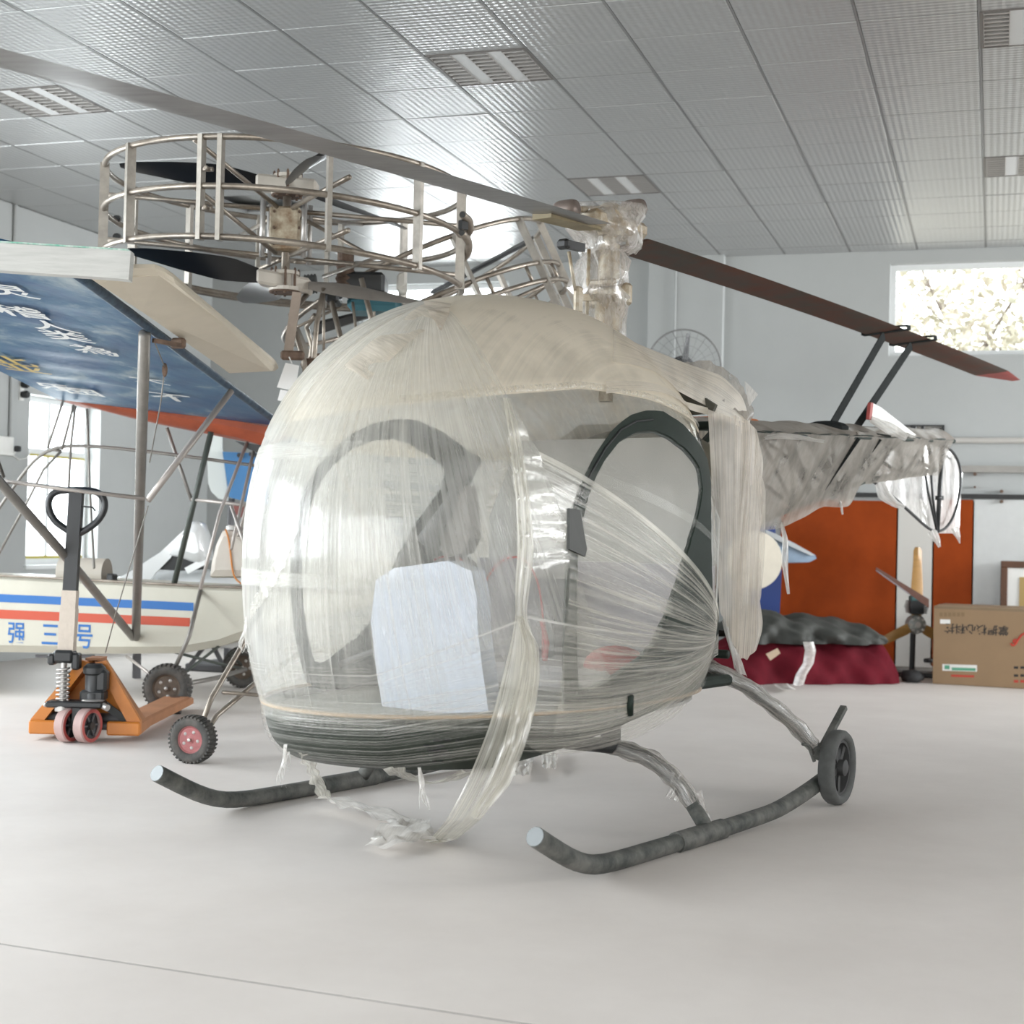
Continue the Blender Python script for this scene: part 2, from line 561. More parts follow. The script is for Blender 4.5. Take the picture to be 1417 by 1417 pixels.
for k, hh in enumerate(LW[1:]):
    window_unit('window_%d' % (4 + k), 'y', XL - .17, *hh, bars_u=((hh[0] + hh[1]) / 2,), bars_z=(2.2,))

# column standing out of the back wall, with a pipe beside it
struct('trim_1', MB().bbox((-3.20, YB - .11, 0), (-2.48, YB, ZC)), M['wall'])
struct('trim_2', MB().cyl((-2.93, YB - .135, 0), (-2.93, YB - .135, ZC), .012, 10), M['wall'])
# conduit line, sliding door rail and shelf rail on the back wall
M['track'] = mat('black_track', (0.02, 0.02, 0.02), 0.5)
M['rail'] = mat('grey_rail', (0.34, 0.325, 0.30), 0.5, noise=0.15)
struct('trim_3', MB().bbox((-2.4, YB - .05, 1.59), (3.0, YB - .004, 1.63)), M['track'])
struct('trim_4', MB().bbox((-2.4, YB - .07, 1.825), (3.0, YB - .004, 1.885)), M['rail'])
struct('trim_5', MB().cyl((-0.42, YB - .03, 2.115), (3.0, YB - .03, 2.115), .028, 10), mat('beige_pipe', (0.50, 0.48, 0.45), 0.5))
for k, (x, y) in enumerate(((1349, 656), (1349, 674), (1386, 680), (1386, 694), (1162, 690))):
    p = gy(x, y, YB - .052)
    tag(obj('bolt_head', MB().cyl(p + V3((0, .05, 0)), p - V3((0, .022, 0)), .016 if k != 1 else .01, 10), M['rust']),
        ['rusty bolt head just under the grey wall rail, upper of two', 'small pale bolt head below the rusty one under the wall rail',
         'bolt head at the top edge of the black track on the right', 'dark bolt head just below the black track on the right',
         'dark bolt head at the top of the wide orange panel'][k], 'bolt')
struct('baseboard_back', MB().bbox((-2.4, YB - .02, 0.0), (XR, YB, .05)).bbox((-.72, YB - .022, .1), (-.45, YB - .002, .125)), M['rail'])
struct('trim_6', MB().cyl((XL + .02, 10.85, 1.86), (XL + .02, 10.83, ZC), .016, 8), M['wall'])

# ceiling: one metal tile per grid cell
ceil = struct('ceiling', MB().bbox((XL - .24, YF - .24, ZC + .10), (XR + .24, YB + .24, ZC + .25)), M['wall'])
lights = {(-5, 0), (0, 0), (0, 5), (-5, 5), (-10, 0), (-10, 5), (-5, -5), (0, -5), (-10, -5)}
def cell_c(i, j): return (A0X + TS * (i + .5), B0Y + TS * (j + .5))
t = .2955
tm = MB().add([(-t, -t, .0), (t, -t, .0), (t, t, .0), (-t, t, .0), (-t + .006, -t + .003, -.006), (t - .006, -t + .003, -.006),
               (t - .006, t - .003, -.006), (-t + .006, t - .003, -.006)],
              [(7, 6, 5, 4), (0, 4, 5, 1), (1, 5, 6, 2), (2, 6, 7, 3), (3, 7, 4, 0)])
_oc = org(ceil)
tm.v = [tuple(V3(q) + _oc) for q in tm.v]
tile0 = None
rest = MB()
zt = ZC + .008
def in_view(x, y):
    v = V3((x, y, ZC)) - CC
    d = v @ CF
    return d > 1 and abs(v @ CR / d) < .37 and abs(v @ CU / d) < .37
for j in range(-23, 11):
    for i in range(-13, 11):
        if (i, j) in lights: continue
        cx, cy = cell_c(i, j)
        x0, x1, y0, y1 = cx - t, cx + t, cy - t, cy + t
        if x1 < XL or x0 > XR or y1 < YF or y0 > YB: continue
        jit = rng.uniform(-.0015, .0015)
        if not in_view(cx, cy) or x0 < XL or y1 > YB:
            x0, x1, y0, y1 = max(x0, XL), min(x1, XR), max(y0, YF), min(y1, YB)
            z = zt
            rest.add([(x0, y0, z), (x1, y0, z), (x1, y1, z), (x0, y1, z), (x0 + .01, y0 + .01, z - .008), (x1 - .01, y0 + .01, z - .008),
                      (x1 - .01, y1 - .01, z - .008), (x0 + .01, y1 - .01, z - .008)],
                     [(7, 6, 5, 4), (0, 4, 5, 1), (1, 5, 6, 2), (2, 6, 7, 3), (3, 7, 4, 0)])
            continue
        if tile0 is None:
            tile0 = obj('ceiling_tile', tm, M['tile'], ceil)
            ORG[tile0.name] = org(ceil)
            o = tile0
        else:
            o = tile0.copy(); COL.objects.link(o)
        o.location = V3((cx, cy, zt + jit)) - org(ceil)
        o.rotation_euler = (rng.uniform(-.003, .003), rng.uniform(-.003, .003), 0)
tag(obj('ceiling_tile_field', rest, M['tile'], ceil), kind='stuff')
gb = MB()
for i in range(-13, 12):
    x = A0X + TS * i
    if XL < x < XR: gb.bbox((x - .007, YF, ZC + .002), (x + .007, YB, ZC + .03))
obj('main_runner', gb, M['grid_bar'], ceil)
gb = MB()
for j in range(-23, 12):
    y = B0Y + TS * j
    if YF < y < YB: gb.bbox((XL, y - .004, ZC + .004), (XR, y + .004, ZC + .02))
obj('cross_runner', gb, M['grid_bar'], ceil)

# recessed louvre lights
lab = {(-5, 0): 'recessed three-strip louvre light near the middle top of the ceiling',
       (0, 0): 'recessed louvre light at the top right corner of the ceiling',
       (0, 5): 'recessed louvre light far right, above the clerestory window side',
       (-5, 5): 'recessed louvre light in the ceiling just above the rotor head',
       (-10, 0): 'recessed louvre light at the left, under the rotor blade end'}
M['lamp_box'] = mat('white_lamp_box', (0.62, 0.63, 0.63), 0.45)
M['lamp_dark'] = mat('lamp_reflector', (0.20, 0.185, 0.175), 0.4, 0.4)
proto = None
for (i, j), lb in lab.items():
    cx, cy = cell_c(i, j)
    if proto is None:
        r0 = thing('ceiling_light', lb, 'light', (cx, cy, ZC - .004), 'recessed louvre ceiling lights')
        h = MB()
        c = V3((cx, cy, ZC + .004))
        for q in (-1, 1): h.box(c + V3((q * .294, 0, .0)), (.011, .598, .006)).box(c + V3((0, q * .294, .0)), (.598, .011, .006))
        h.box(c + V3((0, 0, .085)), (.585, .585, .01))
        h.box(c + V3((-.2885, 0, .04)), (.008, .585, .09)).box(c + V3((.2885, 0, .04)), (.008, .585, .09))
        h.box(c + V3((0, -.2885, .04)), (.585, .008, .09)).box(c + V3((0, .2885, .04)), (.585, .008, .09))
        hs = obj('housing', h, M['lamp_dark'], r0)
        for k in (-1, 1): obj('divider', MB().box(c + V3((k * .108, 0, .006)), (.086, .57, .012)), M['lamp_box'], r0)
        for k in (-1, 0, 1):
            sx = k * .216
            obj('tube_lamp', MB().cyl(c + V3((sx, -.27, .055)), c + V3((sx, .27, .055)), .013, 10), M['lamp_tube'], r0, True)
            lo = MB()
            for q in range(9):
                yy = -.25 + q * .0625
                lo.box(c + V3((sx, yy, .012)), (.126, .014, .035))
            lo.box(c + V3((sx - .064, 0, .012)), (.004, .57, .03)).box(c + V3((sx + .064, 0, .012)), (.004, .57, .03))
            obj('louvre', lo, M['alu'], r0)
        proto = r0
    else:
        r = proto.copy(); COL.objects.link(r)
        r.location = (cx, cy, ZC - .004); r['label'] = lb
        for ch in proto.children:
            q = ch.copy(); COL.objects.link(q); q.parent = r

# small things on the left wall
cm = thing('wall_sensor', 'small black two-part alarm sensor on the left wall', 'sensor', gx(29, 538, XL))
p = gx(29, 532, XL); q = gx(29, 546, XL)
for a in (p, q):
    obj('sensor_head', MB().lathe([(.02, 0), (.03, .02), (.034, .06), (.026, .075)], a, (1, 0, 0), 14), M['black'], cm, 'auto')
obj('bracket', MB().bbox(q - V3((0, .03, .05)), p + V3((.012, .03, .05))), M['white_paint'], cm)
sk = thing('wall_socket', 'white wall socket with black plug and drooping lead beside left window', 'socket', gx(10, 620, XL))
a = gx(4, 617, XL)
obj('face_plate', MB().bevbox(a + V3((.02, 0, 0)), (.04, .20, .16), .008), M['white_paint'], sk)
b_ = gx(16, 621, XL)
obj('plug', MB().bevbox(b_ + V3((.06, 0, 0)), (.05, .05, .05), .01), M['black'], sk)
obj('lead', MB().tube([b_ + V3((.06, 0, 0)), gx(18, 630, XL + .03), gx(26, 636, XL + .015), gx(36, 634, XL + .012), gx(42, 626, XL + .012)], .006, 6), M['white_paint'], sk, True)

# trees outside the right clerestory window
M['bark'] = mat('grey_bark', (0.20, 0.16, 0.13), 0.9, noise=0.3)
M['leaf'] = mat('overexposed_leaf', (0.46, 0.46, 0.36), 0.6, color2=(0.50, 0.43, 0.34), nscale=3)  # leaf colours paled to look overexposed by the outdoor light
M['ground_out'] = mat('pale_yard', (0.45, 0.42, 0.36), 0.9, noise=0.1)
tag(obj('ground', MB().bbox((-60, -60, -.5), (60, 60, -.31)), M['ground_out']), kind='structure')
def tree(x, y, h, lb, seed, leaves=6000):
    R = random.Random(seed)
    t_ = thing('tree', lb, 'tree', (x, y, -.31), 'trees outside the right window')
    tr_, tips = MB(), []
    base = V3((x, y, -.31))
    def branch(p, d, L, r, lev):
        q = p + d * L * .5 + V3((R.uniform(-.1, .1), R.uniform(-.1, .1), .03)) * L * .4
        e = p + d * L
        tr_.tube([p, q, e], [r, r * .8, r * .55], 6)
        tips.append((e, L))
        if lev == 0: return
        for _ in range(4 if lev > 1 else 3):
            dd = unit(d + V3((R.uniform(-.9, .9), R.uniform(-.9, .9), R.uniform(-.25, .7))))
            branch(p + (e - p) * R.uniform(.55, 1), dd, L * R.uniform(.55, .75), r * .5, lev - 1)
    branch(base, V3((0, 0, 1)), h * .42, .11, 3)
    obj('trunk', tr_, M['bark'], t_, True)
    lf = MB()
    tp = [a for a in tips if a[0][2] > h * .38]
    for _ in range(leaves):
        e, L = R.choice(tp)
        c = e + V3((R.gauss(0, .5), R.gauss(0, .5), R.gauss(0, .42)))
        a = unit((R.gauss(0, 1), R.gauss(0, 1), R.gauss(0, .6))); b = unit(np.cross(a, (R.gauss(0, 1), .3, R.gauss(0, 1))))
        s = R.uniform(.04, .09)
        lf.add([c - a * s, c + b * s * .5, c + a * s, c - b * s * .5 + V3((0, 0, .01))], [(0, 1, 2, 3)])
    tag(obj('foliage', lf, M['leaf'], t_), kind='stuff')
tree(-.2, 18.6, 6.0, 'thin leafy tree outside the right window, left of the two', 3)
tree(3.4, 20.5, 6.0, 'farther thin tree outside the right window, at its right end', 11)

# ================================================================== helicopter in stretch film
TH = math.radians(18.5)
HT = V3((math.sin(TH), math.cos(TH), 0))          # towards the tail
HN = V3((math.cos(TH), -math.sin(TH), 0))         # towards its left (port) side
HO = V3((-2.118, 5.417, 0))
def H(s, l, z): return HO + HT * s + HN * l + V3((0, 0, z))
def hloc(w):
    v = V3(w) - HO
    return V3((v @ HT, v @ HN, v[2]))
def on_l(x, y, l):
    r = ray(x, y)
    return CC + r * (((l - (CC - HO) @ HN)) / (r @ HN))
def on_s(x, y, s):
    r = ray(x, y)
    return CC + r * (((s - (CC - HO) @ HT)) / (r @ HT))

Z0, ZTOP, AF, BW_, AR, SC, LC, PU, EX, HL, PL, ZR = 1.089, 2.112, 1.238, 0.721, 1.106, 0.45, 0.109, 2.193, 2.174, 1.162, 2.329, 0.544
ZB = 0.355
def gprof(z):
    z = np.asarray(z, float)
    up = np.maximum(1e-9, 1 - np.clip((z - Z0) / (ZTOP - Z0), 0, 1) ** PU) ** (1 / PU)
    zz = np.maximum(z, ZR)
    lo = np.maximum(1e-9, 1 - (np.clip(Z0 - zz, 0, None) / HL) ** PL) ** (1 / PL)
    tub = np.where(z < ZR, 1 - .09 * np.clip((ZR - z) / (ZR - ZB), 0, 1.3) ** 2.6, 1)
    return np.where(z > Z0, up, lo) * tub
C0 = V3((SC, LC, Z0))
def rho(p):
    g = gprof(p[..., 2])
    ds = p[..., 0] - SC
    a = np.where(ds < 0, AF, AR) * g
    r = (np.abs(ds / a) ** EX + np.abs((p[..., 1] - LC) / (BW_ * g)) ** EX) ** (1 / EX)
    r = np.where(p[..., 2] > ZTOP - 1e-6, 9.0, r)
    return np.where(p[..., 2] < ZB, 9.0, r)
def push(P, off=.012, force=False):
    """points in helicopter coordinates lying inside the cabin shape are laid on its skin (film pulled tight)"""
    P = np.array(P, float)
    sh = P.shape
    Q = P.reshape(-1, 3)
    off = off * .5
    d = Q - C0
    lo = np.full(len(Q), 1e-3); hi = np.full(len(Q), 30.0)
    for _ in range(40):
        mid = (lo + hi) / 2
        ins = rho(C0 + d * mid[:, None]) < 1
        lo = np.where(ins, mid, lo); hi = np.where(ins, hi, mid)
    k = lo * (1 + off / np.maximum(np.linalg.norm(d * lo[:, None], axis=1), .05))
    if not force:
        k = np.maximum(k, 1.0)
    return (C0 + d * k[:, None]).reshape(sh)
def HW(P):
    P = np.asarray(P, float)
    return HO + P[..., 0:1] * HT + P[..., 1:2] * HN + P[..., 2:3] * V3((0, 0, 1))
def skin(x, y, off=.012):
    """first meeting of a sight line with the cabin skin, in helicopter coordinates"""
    ds = np.linspace(4.6, 8.2, 361)
    r = ray(x, y)
    W = CC + ds[:, None] * r
    L = np.stack([(W - HO) @ HT, (W - HO) @ HN, W[:, 2]], -1)
    q = rho(L)
    i = np.argmax(q < 1) if (q < 1).any() else int(np.argmin(q))
    return push(L[i][None], off, force=True)[0]
def skins(pts, off=.012): return np.array([skin(x, y, off) for x, y in pts])
def resample(P, n):
    P = np.array(P, float)
    s = np.r_[0, np.cumsum(np.linalg.norm(np.diff(P, axis=0), axis=1))]
    u = np.linspace(0, s[-1], n)
    return np.stack([np.interp(u, s, P[:, k]) for k in range(P.shape[1])], -1)
def smooth_line(P, n):
    P = resample(P, n)
    for _ in range(3):
        P[1:-1] = (P[:-2] + 2 * P[1:-1] + P[2:]) / 4
    return P
def ruled(A, B, nu, nv, off=None, fold=0.0, seed=0, nf=7, dens=None, sag=0.0, fstretch=1.0):
    """film pulled between the lines A and B (helicopter coordinates); off lays it on the cabin skin"""
    A, B = resample(A, nu), resample(B, nu)
    v = np.linspace(0, 1, nv)[None, :, None]
    P = A[:, None] * (1 - v) + B[:, None] * v
    if sag:
        P[..., 2] -= sag * 4 * v[..., 0] * (1 - v[..., 0])
    if off is not None:
        P = push(P, off)
    if fold:
        R = np.random.default_rng(seed)
        u = np.linspace(0, 1, nu)[:, None]; vv = np.linspace(0, 1, nv)[None, :]
        F = np.zeros((nu, nv))
        for k in range(6):
            F += np.sin(2 * np.pi * (nf * (1 + .6 * k) * u + R.uniform(-.6, .6) * vv * fstretch + R.uniform()) ) / (1 + .6 * k)
        gu = np.gradient(P, axis=0); gv = np.gradient(P, axis=1)
        nrm = np.cross(gu, gv)
        nrm /= np.linalg.norm(nrm, axis=-1, keepdims=True) + 1e-9
        P = P + nrm * (F * fold)[..., None]
    at = None
    if dens is not None:
        D = np.array(dens, float)
        at = np.tile(np.interp(np.linspace(0, 1, nv), np.linspace(0, 1, len(D)), D)[None], (nu, 1))
    return P, at

heli = thing('helicopter', 'bubble-nosed helicopter wrapped in torn clear stretch film, on dark skid tubes', 'helicopter', H(.8, 0, 0))

F = {}
F['crown'] = film_mat('film_crown', .84, .24, 60, 1.5, (0.88, 0.80, 0.665), .22, .22, edge=.45)
F['nose'] = film_mat('film_nose', .32, .24, 120, 1.2, (0.87, 0.86, 0.81), .14, .07, edge=.34, clear_coat=True)
F['strand'] = film_mat('film_strand', .0, .55, 150, 1.0, (0.88, 0.86, 0.80), .3, .12, edge=.12)
F['band'] = film_mat('film_band', -.02, .62, 44, 1.0, (0.88, 0.86, 0.80), .45, .16, edge=.06)
F['fan'] = film_mat('film_fan', .11, .62, 42, 1.0, (0.87, 0.83, 0.74), .3, .18, edge=.15)
F['roof'] = film_mat('film_roof', .66, .40, 46, 1.0, (0.85, 0.79, 0.69), .25, .2, edge=.3)
F['sheet'] = film_mat('film_sheet', .30, .40, 16, 2.0, (0.87, 0.85, 0.78), .5, .15, crinkle=.9, edge=.3)
F['strip'] = film_mat('film_strip', .42, .42, 16, 2.0, (0.88, 0.85, 0.75), .35, .18, crinkle=.4, edge=.3)
F['curtain'] = film_mat('film_curtain', .56, .42, 60, 1.3, (0.72, 0.655, 0.565), .16, .28, crinkle=.2, edge=.3)
F['boom'] = film_mat('film_boom', .55, .34, 11, 1.6, (0.45, 0.41, 0.36), .22, .25, edge=.2)
F['mast'] = film_mat('film_mast', .28, .50, 18, 3.0, (0.80, 0.75, 0.70), .55, .14, crinkle=1.0, edge=.35)
F['tail'] = film_mat('film_tail', .50, .40, 14, 2.0, (0.74, 0.71, 0.68), .35, .2, crinkle=.6, edge=.3)
F['white'] = film_mat('film_white', .68, .30, 14, 2.0, (0.86, 0.84, 0.80), .3, .22, crinkle=.6, edge=.3)
M['bubble'] = glass_mat('acrylic_bubble', (0.985, 0.99, 0.99), 1.45, 0.05, 1.0)
M['door_pane'] = glass_mat('hazy_door_pane', (0.97, 0.965, 0.95), 1.45, 0.10, .08)

# ---- cabin bubble
SREAR = 1.10
def cabin_ring(z, n=96, clamp=SREAR, scale=1.0):
    g = gprof(z) * scale
    t_ = np.linspace(0, 2 * np.pi, n, endpoint=False)
    c = np.sign(np.cos(t_)) * np.abs(np.cos(t_)) ** (2 / EX)
    s_ = np.sign(np.sin(t_)) * np.abs(np.sin(t_)) ** (2 / EX)
    S = SC + np.where(c < 0, AF, AR) * c * g
    return np.stack([np.minimum(S, clamp), LC + BW_ * s_ * g, np.full(n, z)], -1)
zs = np.concatenate([np.linspace(ZR, Z0, 14, endpoint=False), Z0 + (ZTOP - Z0 - .0005) * np.sin(np.linspace(0, np.pi / 2, 26))])
G = np.stack([cabin_ring(z) for z in zs], 1)
full = MB().grid(HW(G), closed=True)
def in_poly(x, y, P):
    c = False
    for i in range(len(P)):
        (x1, y1), (x2, y2) = P[i - 1], P[i]
        if (y1 > y) != (y2 > y) and x < (x2 - x1) * (y - y1) / (y2 - y1) + x1: c = not c
    return c
outer = [(779, 985), (779, 900), (781, 820), (784, 760), (791, 708), (806, 664), (824, 628), (846, 596), (868, 578), (892, 570), (915, 572), (940, 586),
         (962, 610), (976, 634), (981, 665), (981, 720), (982, 790), (985, 850), (990, 905), (990, 938), (955, 955), (900, 975), (850, 990), (812, 998)]
dp = skins(outer, .0)[:, [0, 2]]
dc_ = dp.mean(0)
dp = [tuple(dc_ + (q - dc_) * .93) for q in dp]
GP = G.reshape(-1, 3)
def cut(f):
    q = GP[list(f)].mean(0)
    return all(abs(GP[i][0] - SREAR) < 1e-6 for i in f) or (abs(q[1] - LC) > .3 and in_poly(q[0], q[2], dp))
keep = [f for f in full.f if not cut(f)]      # open at the rear wall and in the two doorways
full.f = keep
obj('bubble_canopy', full, M['bubble'], heli, True)

# ---- lower hull, rim, cabin floor, rear wall
def zb_at(s): return np.minimum(ZB + .225 * np.clip((s + .25) / 1.35, 0, 1), ZR - .018)
rows = []
for k in np.linspace(0, 1, 9):
    r = cabin_ring(ZR, 96)
    sc = 1 - .03 * k - .07 * k ** 4
    q = r.copy()
    q[:, 0] = SC + (r[:, 0] - SC) * sc; q[:, 1] = LC + (r[:, 1] - LC) * sc
    q[:, 2] = ZR + (zb_at(q[:, 0]) - ZR) * k
    rows.append(q)
cen = np.tile(V3((.3, LC, ZB))[None], (96, 1)); cen[:, 2] = zb_at(cen[:, 0])
mid = rows[-1] * .5 + cen * .5; mid[:, 2] = zb_at(mid[:, 0])
hull = MB().grid(HW(np.stack(rows + [mid, cen], 1)), closed=True)
obj('lower_hull', hull, M['dkgreen_hull'], heli, 'auto')
M['rim'] = mat('tan_rim', (0.42, 0.32, 0.22), 0.5)
rim = cabin_ring(ZR + .004, 96, 1.09, 1.004)
obj('canopy_rim', MB().tube(list(HW(rim)), .008, 6, closed=True), M['rim'], heli, True)
M['cab_floor'] = mat('cabin_floor', (0.33, 0.33, 0.31), 0.7, noise=.2)
obj('cabin_floor', MB().prism(list(HW(cabin_ring(ZR - .03, 48, 1.08, .96))), (0, 0, -.012)), M['cab_floor'], heli)
M['seatwall'] = mat('grey_seat_wall', (0.42, 0.40, 0.42), 0.7, noise=.08)
sw = [H(1.06, LC - .52, ZR + .03), H(1.06, LC + .50, ZR + .03), H(1.06, LC + .60, .72), H(1.06, LC + .60, 1.06), H(1.06, LC - .62, 1.06), H(1.06, LC - .62, .72)]
obj('seat_wall', MB().prism(sw, HT * .03), M['seatwall'], heli)

# ---- interior
M['console'] = mat('pale_blue_console', (0.52, 0.56, 0.66), 0.55, noise=.04)
out = [(520, 803), (545, 786), (620, 776), (652, 790), (660, 830), (661, 872), (668, 930), (676, 985), (531, 990), (521, 930), (513, 860)]
pl = [on_s(x, y, -.16) for x, y in out]
obj('instrument_console', MB().prism(pl, HT * .12 - HN * .03), M['console'], heli)
M['seat_grey'] = mat('grey_seat_cloth', (0.27, 0.25, 0.27), 0.85, noise=.1, bump=.1)
M['red'] = mat('red_piping', (0.42, 0.05, 0.05), 0.6)
def cushion(name, out, s, th_, m, pipe=True, plane=on_s, dirv=None):
    P = smooth_line(np.array([plane(x, y, s) for x, y in out + out[:1]]), 40)[:-1]
    c = P.mean(0)
    d = HT if dirv is None else dirv
    rings = []
    for k, (f, h) in enumerate(((.55, -.035), (.85, -.02), (1, 0), (1, th_), (.85, th_ + .01))):
        rings.append(c + (P - c) * f + d * h)
    mb = MB().grid(np.stack(rings, 1), closed=True)
    mb.add([c - d * .04] + list(rings[0]), [(0, i + 1, (i + 1) % len(P) + 1) for i in range(len(P))])
    o = obj(name, mb, m, heli, True)
    if pipe:
        obj('piping', MB().tube(list(P - d * .004), .005, 5, closed=True), M['red'], o, True)
    return o
cushion('seat_back', [(660, 855), (668, 810), (690, 775), (722, 765), (742, 790), (752, 835), (752, 960), (676, 965), (664, 900)], .80, .08, M['seat_grey'])
cushion('seat_back', [(575, 850), (580, 800), (600, 770), (640, 768), (655, 800), (655, 940), (585, 940)], .82, .08, M['seat_grey'])
M['redcloth'] = mat('red_cloth', (0.45, 0.06, 0.06), 0.8, noise=.2)
sb = MB().hull_ellipsoid(H(.62, LC + .42, .66), (.13, .14, .08), 14, 9)
obj('seat_cushion', sb, M['redcloth'], heli, True)
obj('seat_base', MB().bevbox(H(.72, LC, .60), (.95, .5, .10), .02, (HN, HT, (0, 0, 1))), M['seatwall'], heli)
obj('harness', MB().tube([on_s(750, 860, .72), on_s(757, 890, .70), on_s(752, 930, .68), on_s(764, 950, .66)], .012, 6), M['redcloth'], heli, True)
M['dkgrey'] = mat('dark_grey_frame', (0.10, 0.10, 0.105), 0.6)
obj('control_tube', MB().tube([on_s(648, 640, .75), on_s(622, 700, .7), on_s(584, 752, .62)], [.03, .035, .035], 10), M['dkgrey'], heli, True)
obj('overhead_box', MB().prism([on_s(x, y, .7) for x, y in ((608, 760), (622, 700), (645, 672), (650, 745), (640, 765), (620, 772))], HT * .08), mat('brown_grey_box', (.22, .20, .19), .7), heli)
obj('roof_arch', MB().tube([on_s(385, 620, .95), on_s(440, 598, .95), on_s(520, 592, .95), on_s(600, 618, .95), on_s(660, 640, .95)], .03, 8), M['dkgrey'], heli, True)
obj('cyclic_stick', MB().tube([on_s(545, 985, .1), on_s(520, 900, .12), on_s(470, 920, .2), on_s(418, 938, .25)], .016, 8), M['dkgrey'], heli, True)
# ---- doors: frame with an arched window, port traced on the skin, starboard its mirror
outer = [(779, 985), (779, 900), (781, 820), (784, 760), (791, 708), (806, 664), (824, 628), (846, 596), (868, 578), (892, 570), (915, 572), (940, 586),
         (962, 610), (976, 634), (981, 665), (981, 720), (982, 790), (985, 850), (990, 905), (990, 938), (955, 955), (900, 975), (850, 990), (812, 998)]
inner = [(799, 950), (797, 890), (797, 820), (799, 760), (806, 715), (818, 672), (834, 640), (856, 612), (880, 599), (905, 598), (928, 608),
         (950, 626), (966, 648), (970, 676), (966, 705), (955, 742), (944, 780), (931, 820), (917, 858), (902, 890), (882, 912), (856, 929), (830, 945), (812, 953)]
def loop_res(pts, n):
    P = np.array(pts + pts[:1], float)
    return resample(P, n + 1)[:-1]
def door(parent, mirror, name):
    n = 96
    Po = skins(loop_res(outer, n), .016); Pi = skins(loop_res(inner, n), .016)
    # start both loops at matching angles
    def ang(P): c = Pi.mean(0); return np.arctan2(P[:, 2] - c[2], P[:, 0] - c[0])
    ao, ai = np.unwrap(ang(Po)), np.unwrap(ang(Pi))
    if mirror:
        Po = Po.copy(); Pi = Pi.copy(); Po[:, 1] = 2 * LC - Po[:, 1]; Pi[:, 1] = 2 * LC - Pi[:, 1]
    mids = [push(Po * (1 - f) + Pi * f, .016, True) for f in (0, .25, .5, .75, 1)]
    top = np.stack(mids, 1)
    inn = np.stack([push(q[None], -.02, True)[0] for q in mids], 1)
    mb = MB().grid(HW(top), closed=True).grid(HW(inn[:, ::-1]), closed=True)
    mb.grid(HW(np.stack([inn[:, 0], top[:, 0]], 1)), closed=True).grid(HW(np.stack([top[:, -1], inn[:, -1]], 1)), closed=True)
    fr = obj(name, mb, M['dkgreen'], parent, 'auto')
    c = push(Pi.mean(0)[None], .004, True)[0]
    rings = [push(Pi * f + c * (1 - f), .004, True) for f in (1, .8, .6, .4, .2)]
    g = MB().grid(HW(np.stack(rings, 1)), closed=True)
    g.add([HW(c[None])[0]] + list(HW(rings[-1])), [(0, i + 1, (i + 1) % n + 1) for i in range(n)])
    obj('door_window', g, M['door_pane'], fr, True)
    ln = [(790, 718), (800, 690), (816, 656), (836, 622), (856, 598), (878, 586), (900, 584)]
    q = skins(ln, .021)
    if mirror: q[:, 1] = 2 * LC - q[:, 1]
    obj('door_seal', MB().tube(list(HW(q)), .004, 5), M['black'], fr, True)
    return fr
fr = door(heli, False, 'door')
hp = skins([(868, 985), (868, 958)], .03)
obj('door_handle', MB().tube(list(HW(hp)), .014, 8), M['dkgreen'], fr, True)
obj('door_latch', MB().prism(list(HW(skins([(782, 705), (797, 708), (806, 760), (803, 770), (782, 760)], .03))), HN * .012), mat('dark_grey_latch', (.055, .058, .055), .5), fr)
door(heli, True, 'door')

for k, (x0, x1, y) in enumerate(((600, 612, 1024), (616, 624, 1023), (632, 636, 1022), (586, 616, 1031), (592, 620, 1037), (594, 620, 1043), (598, 614, 1053))):
    obj('hull_print', MB().tube(list(HW(skins([(x0, y), (x1, y - .4)], .004))), .004, 5), M['black'], heli)

# ---- engine bay frame behind the cabin (seen dimly through the film)
eb = MB()
for l_ in (LC - .42, LC + .42):
    eb.tube([H(1.12, l_, .56), H(1.52, l_ * .9, .66), H(1.52, l_ * .9, 1.68), H(1.16, l_, 1.50)], .022, 8)
    eb.tube([H(1.12, l_, .56), H(1.52, l_ * .9, 1.68)], .016, 8)
for z_ in (.66, 1.68):
    eb.tube([H(1.52, LC - .38, z_), H(1.52, LC + .44, z_)], .02, 8)
obj('engine_bay_frame', eb, M['dkgreen'], heli, True)
obj('firewall', MB().prism([H(1.115, LC - .50, ZR + .03), H(1.115, LC + .48, ZR + .03), H(1.115, LC + .59, .75), H(1.115, LC + .60, 1.25), H(1.115, LC + .44, 1.60), H(1.115, LC - .44, 1.60), H(1.115, LC - .60, 1.25), H(1.115, LC - .59, .75)], HT * .012),
    mat('pale_firewall', (.50, .49, .46), .7, noise=.1), heli)
obj('engine_block', MB().bevbox(H(1.36, LC, .98), (.46, .34, .5), .05, (HN, HT, (0, 0, 1))), M['black'], heli)
rf_ = [(908, 519), (935, 524), (990, 560), (985, 572), (955, 574), (925, 546)]
obj('rear_roof_panel', MB().prism([on_s(x, y, 1.13) for x, y in rf_], HT * .02), mat('dark_olive_panel', (.06, .058, .045), .6), heli)
obj('fuel_tank', MB().hull_ellipsoid(H(1.32, LC + .08, 1.50), (.13, .42, .16), 20, 12, (HT, HN, (0, 0, 1))), mat('olive_tank', (.17, .16, .125), .5, noise=.2), heli, True)
obj('rear_belly_panel', MB().bevbox(H(1.36, LC + .02, .555), (.95, .42, .05), .015, (HN, HT, (0, 0, 1))), M['dkgreen'], heli)

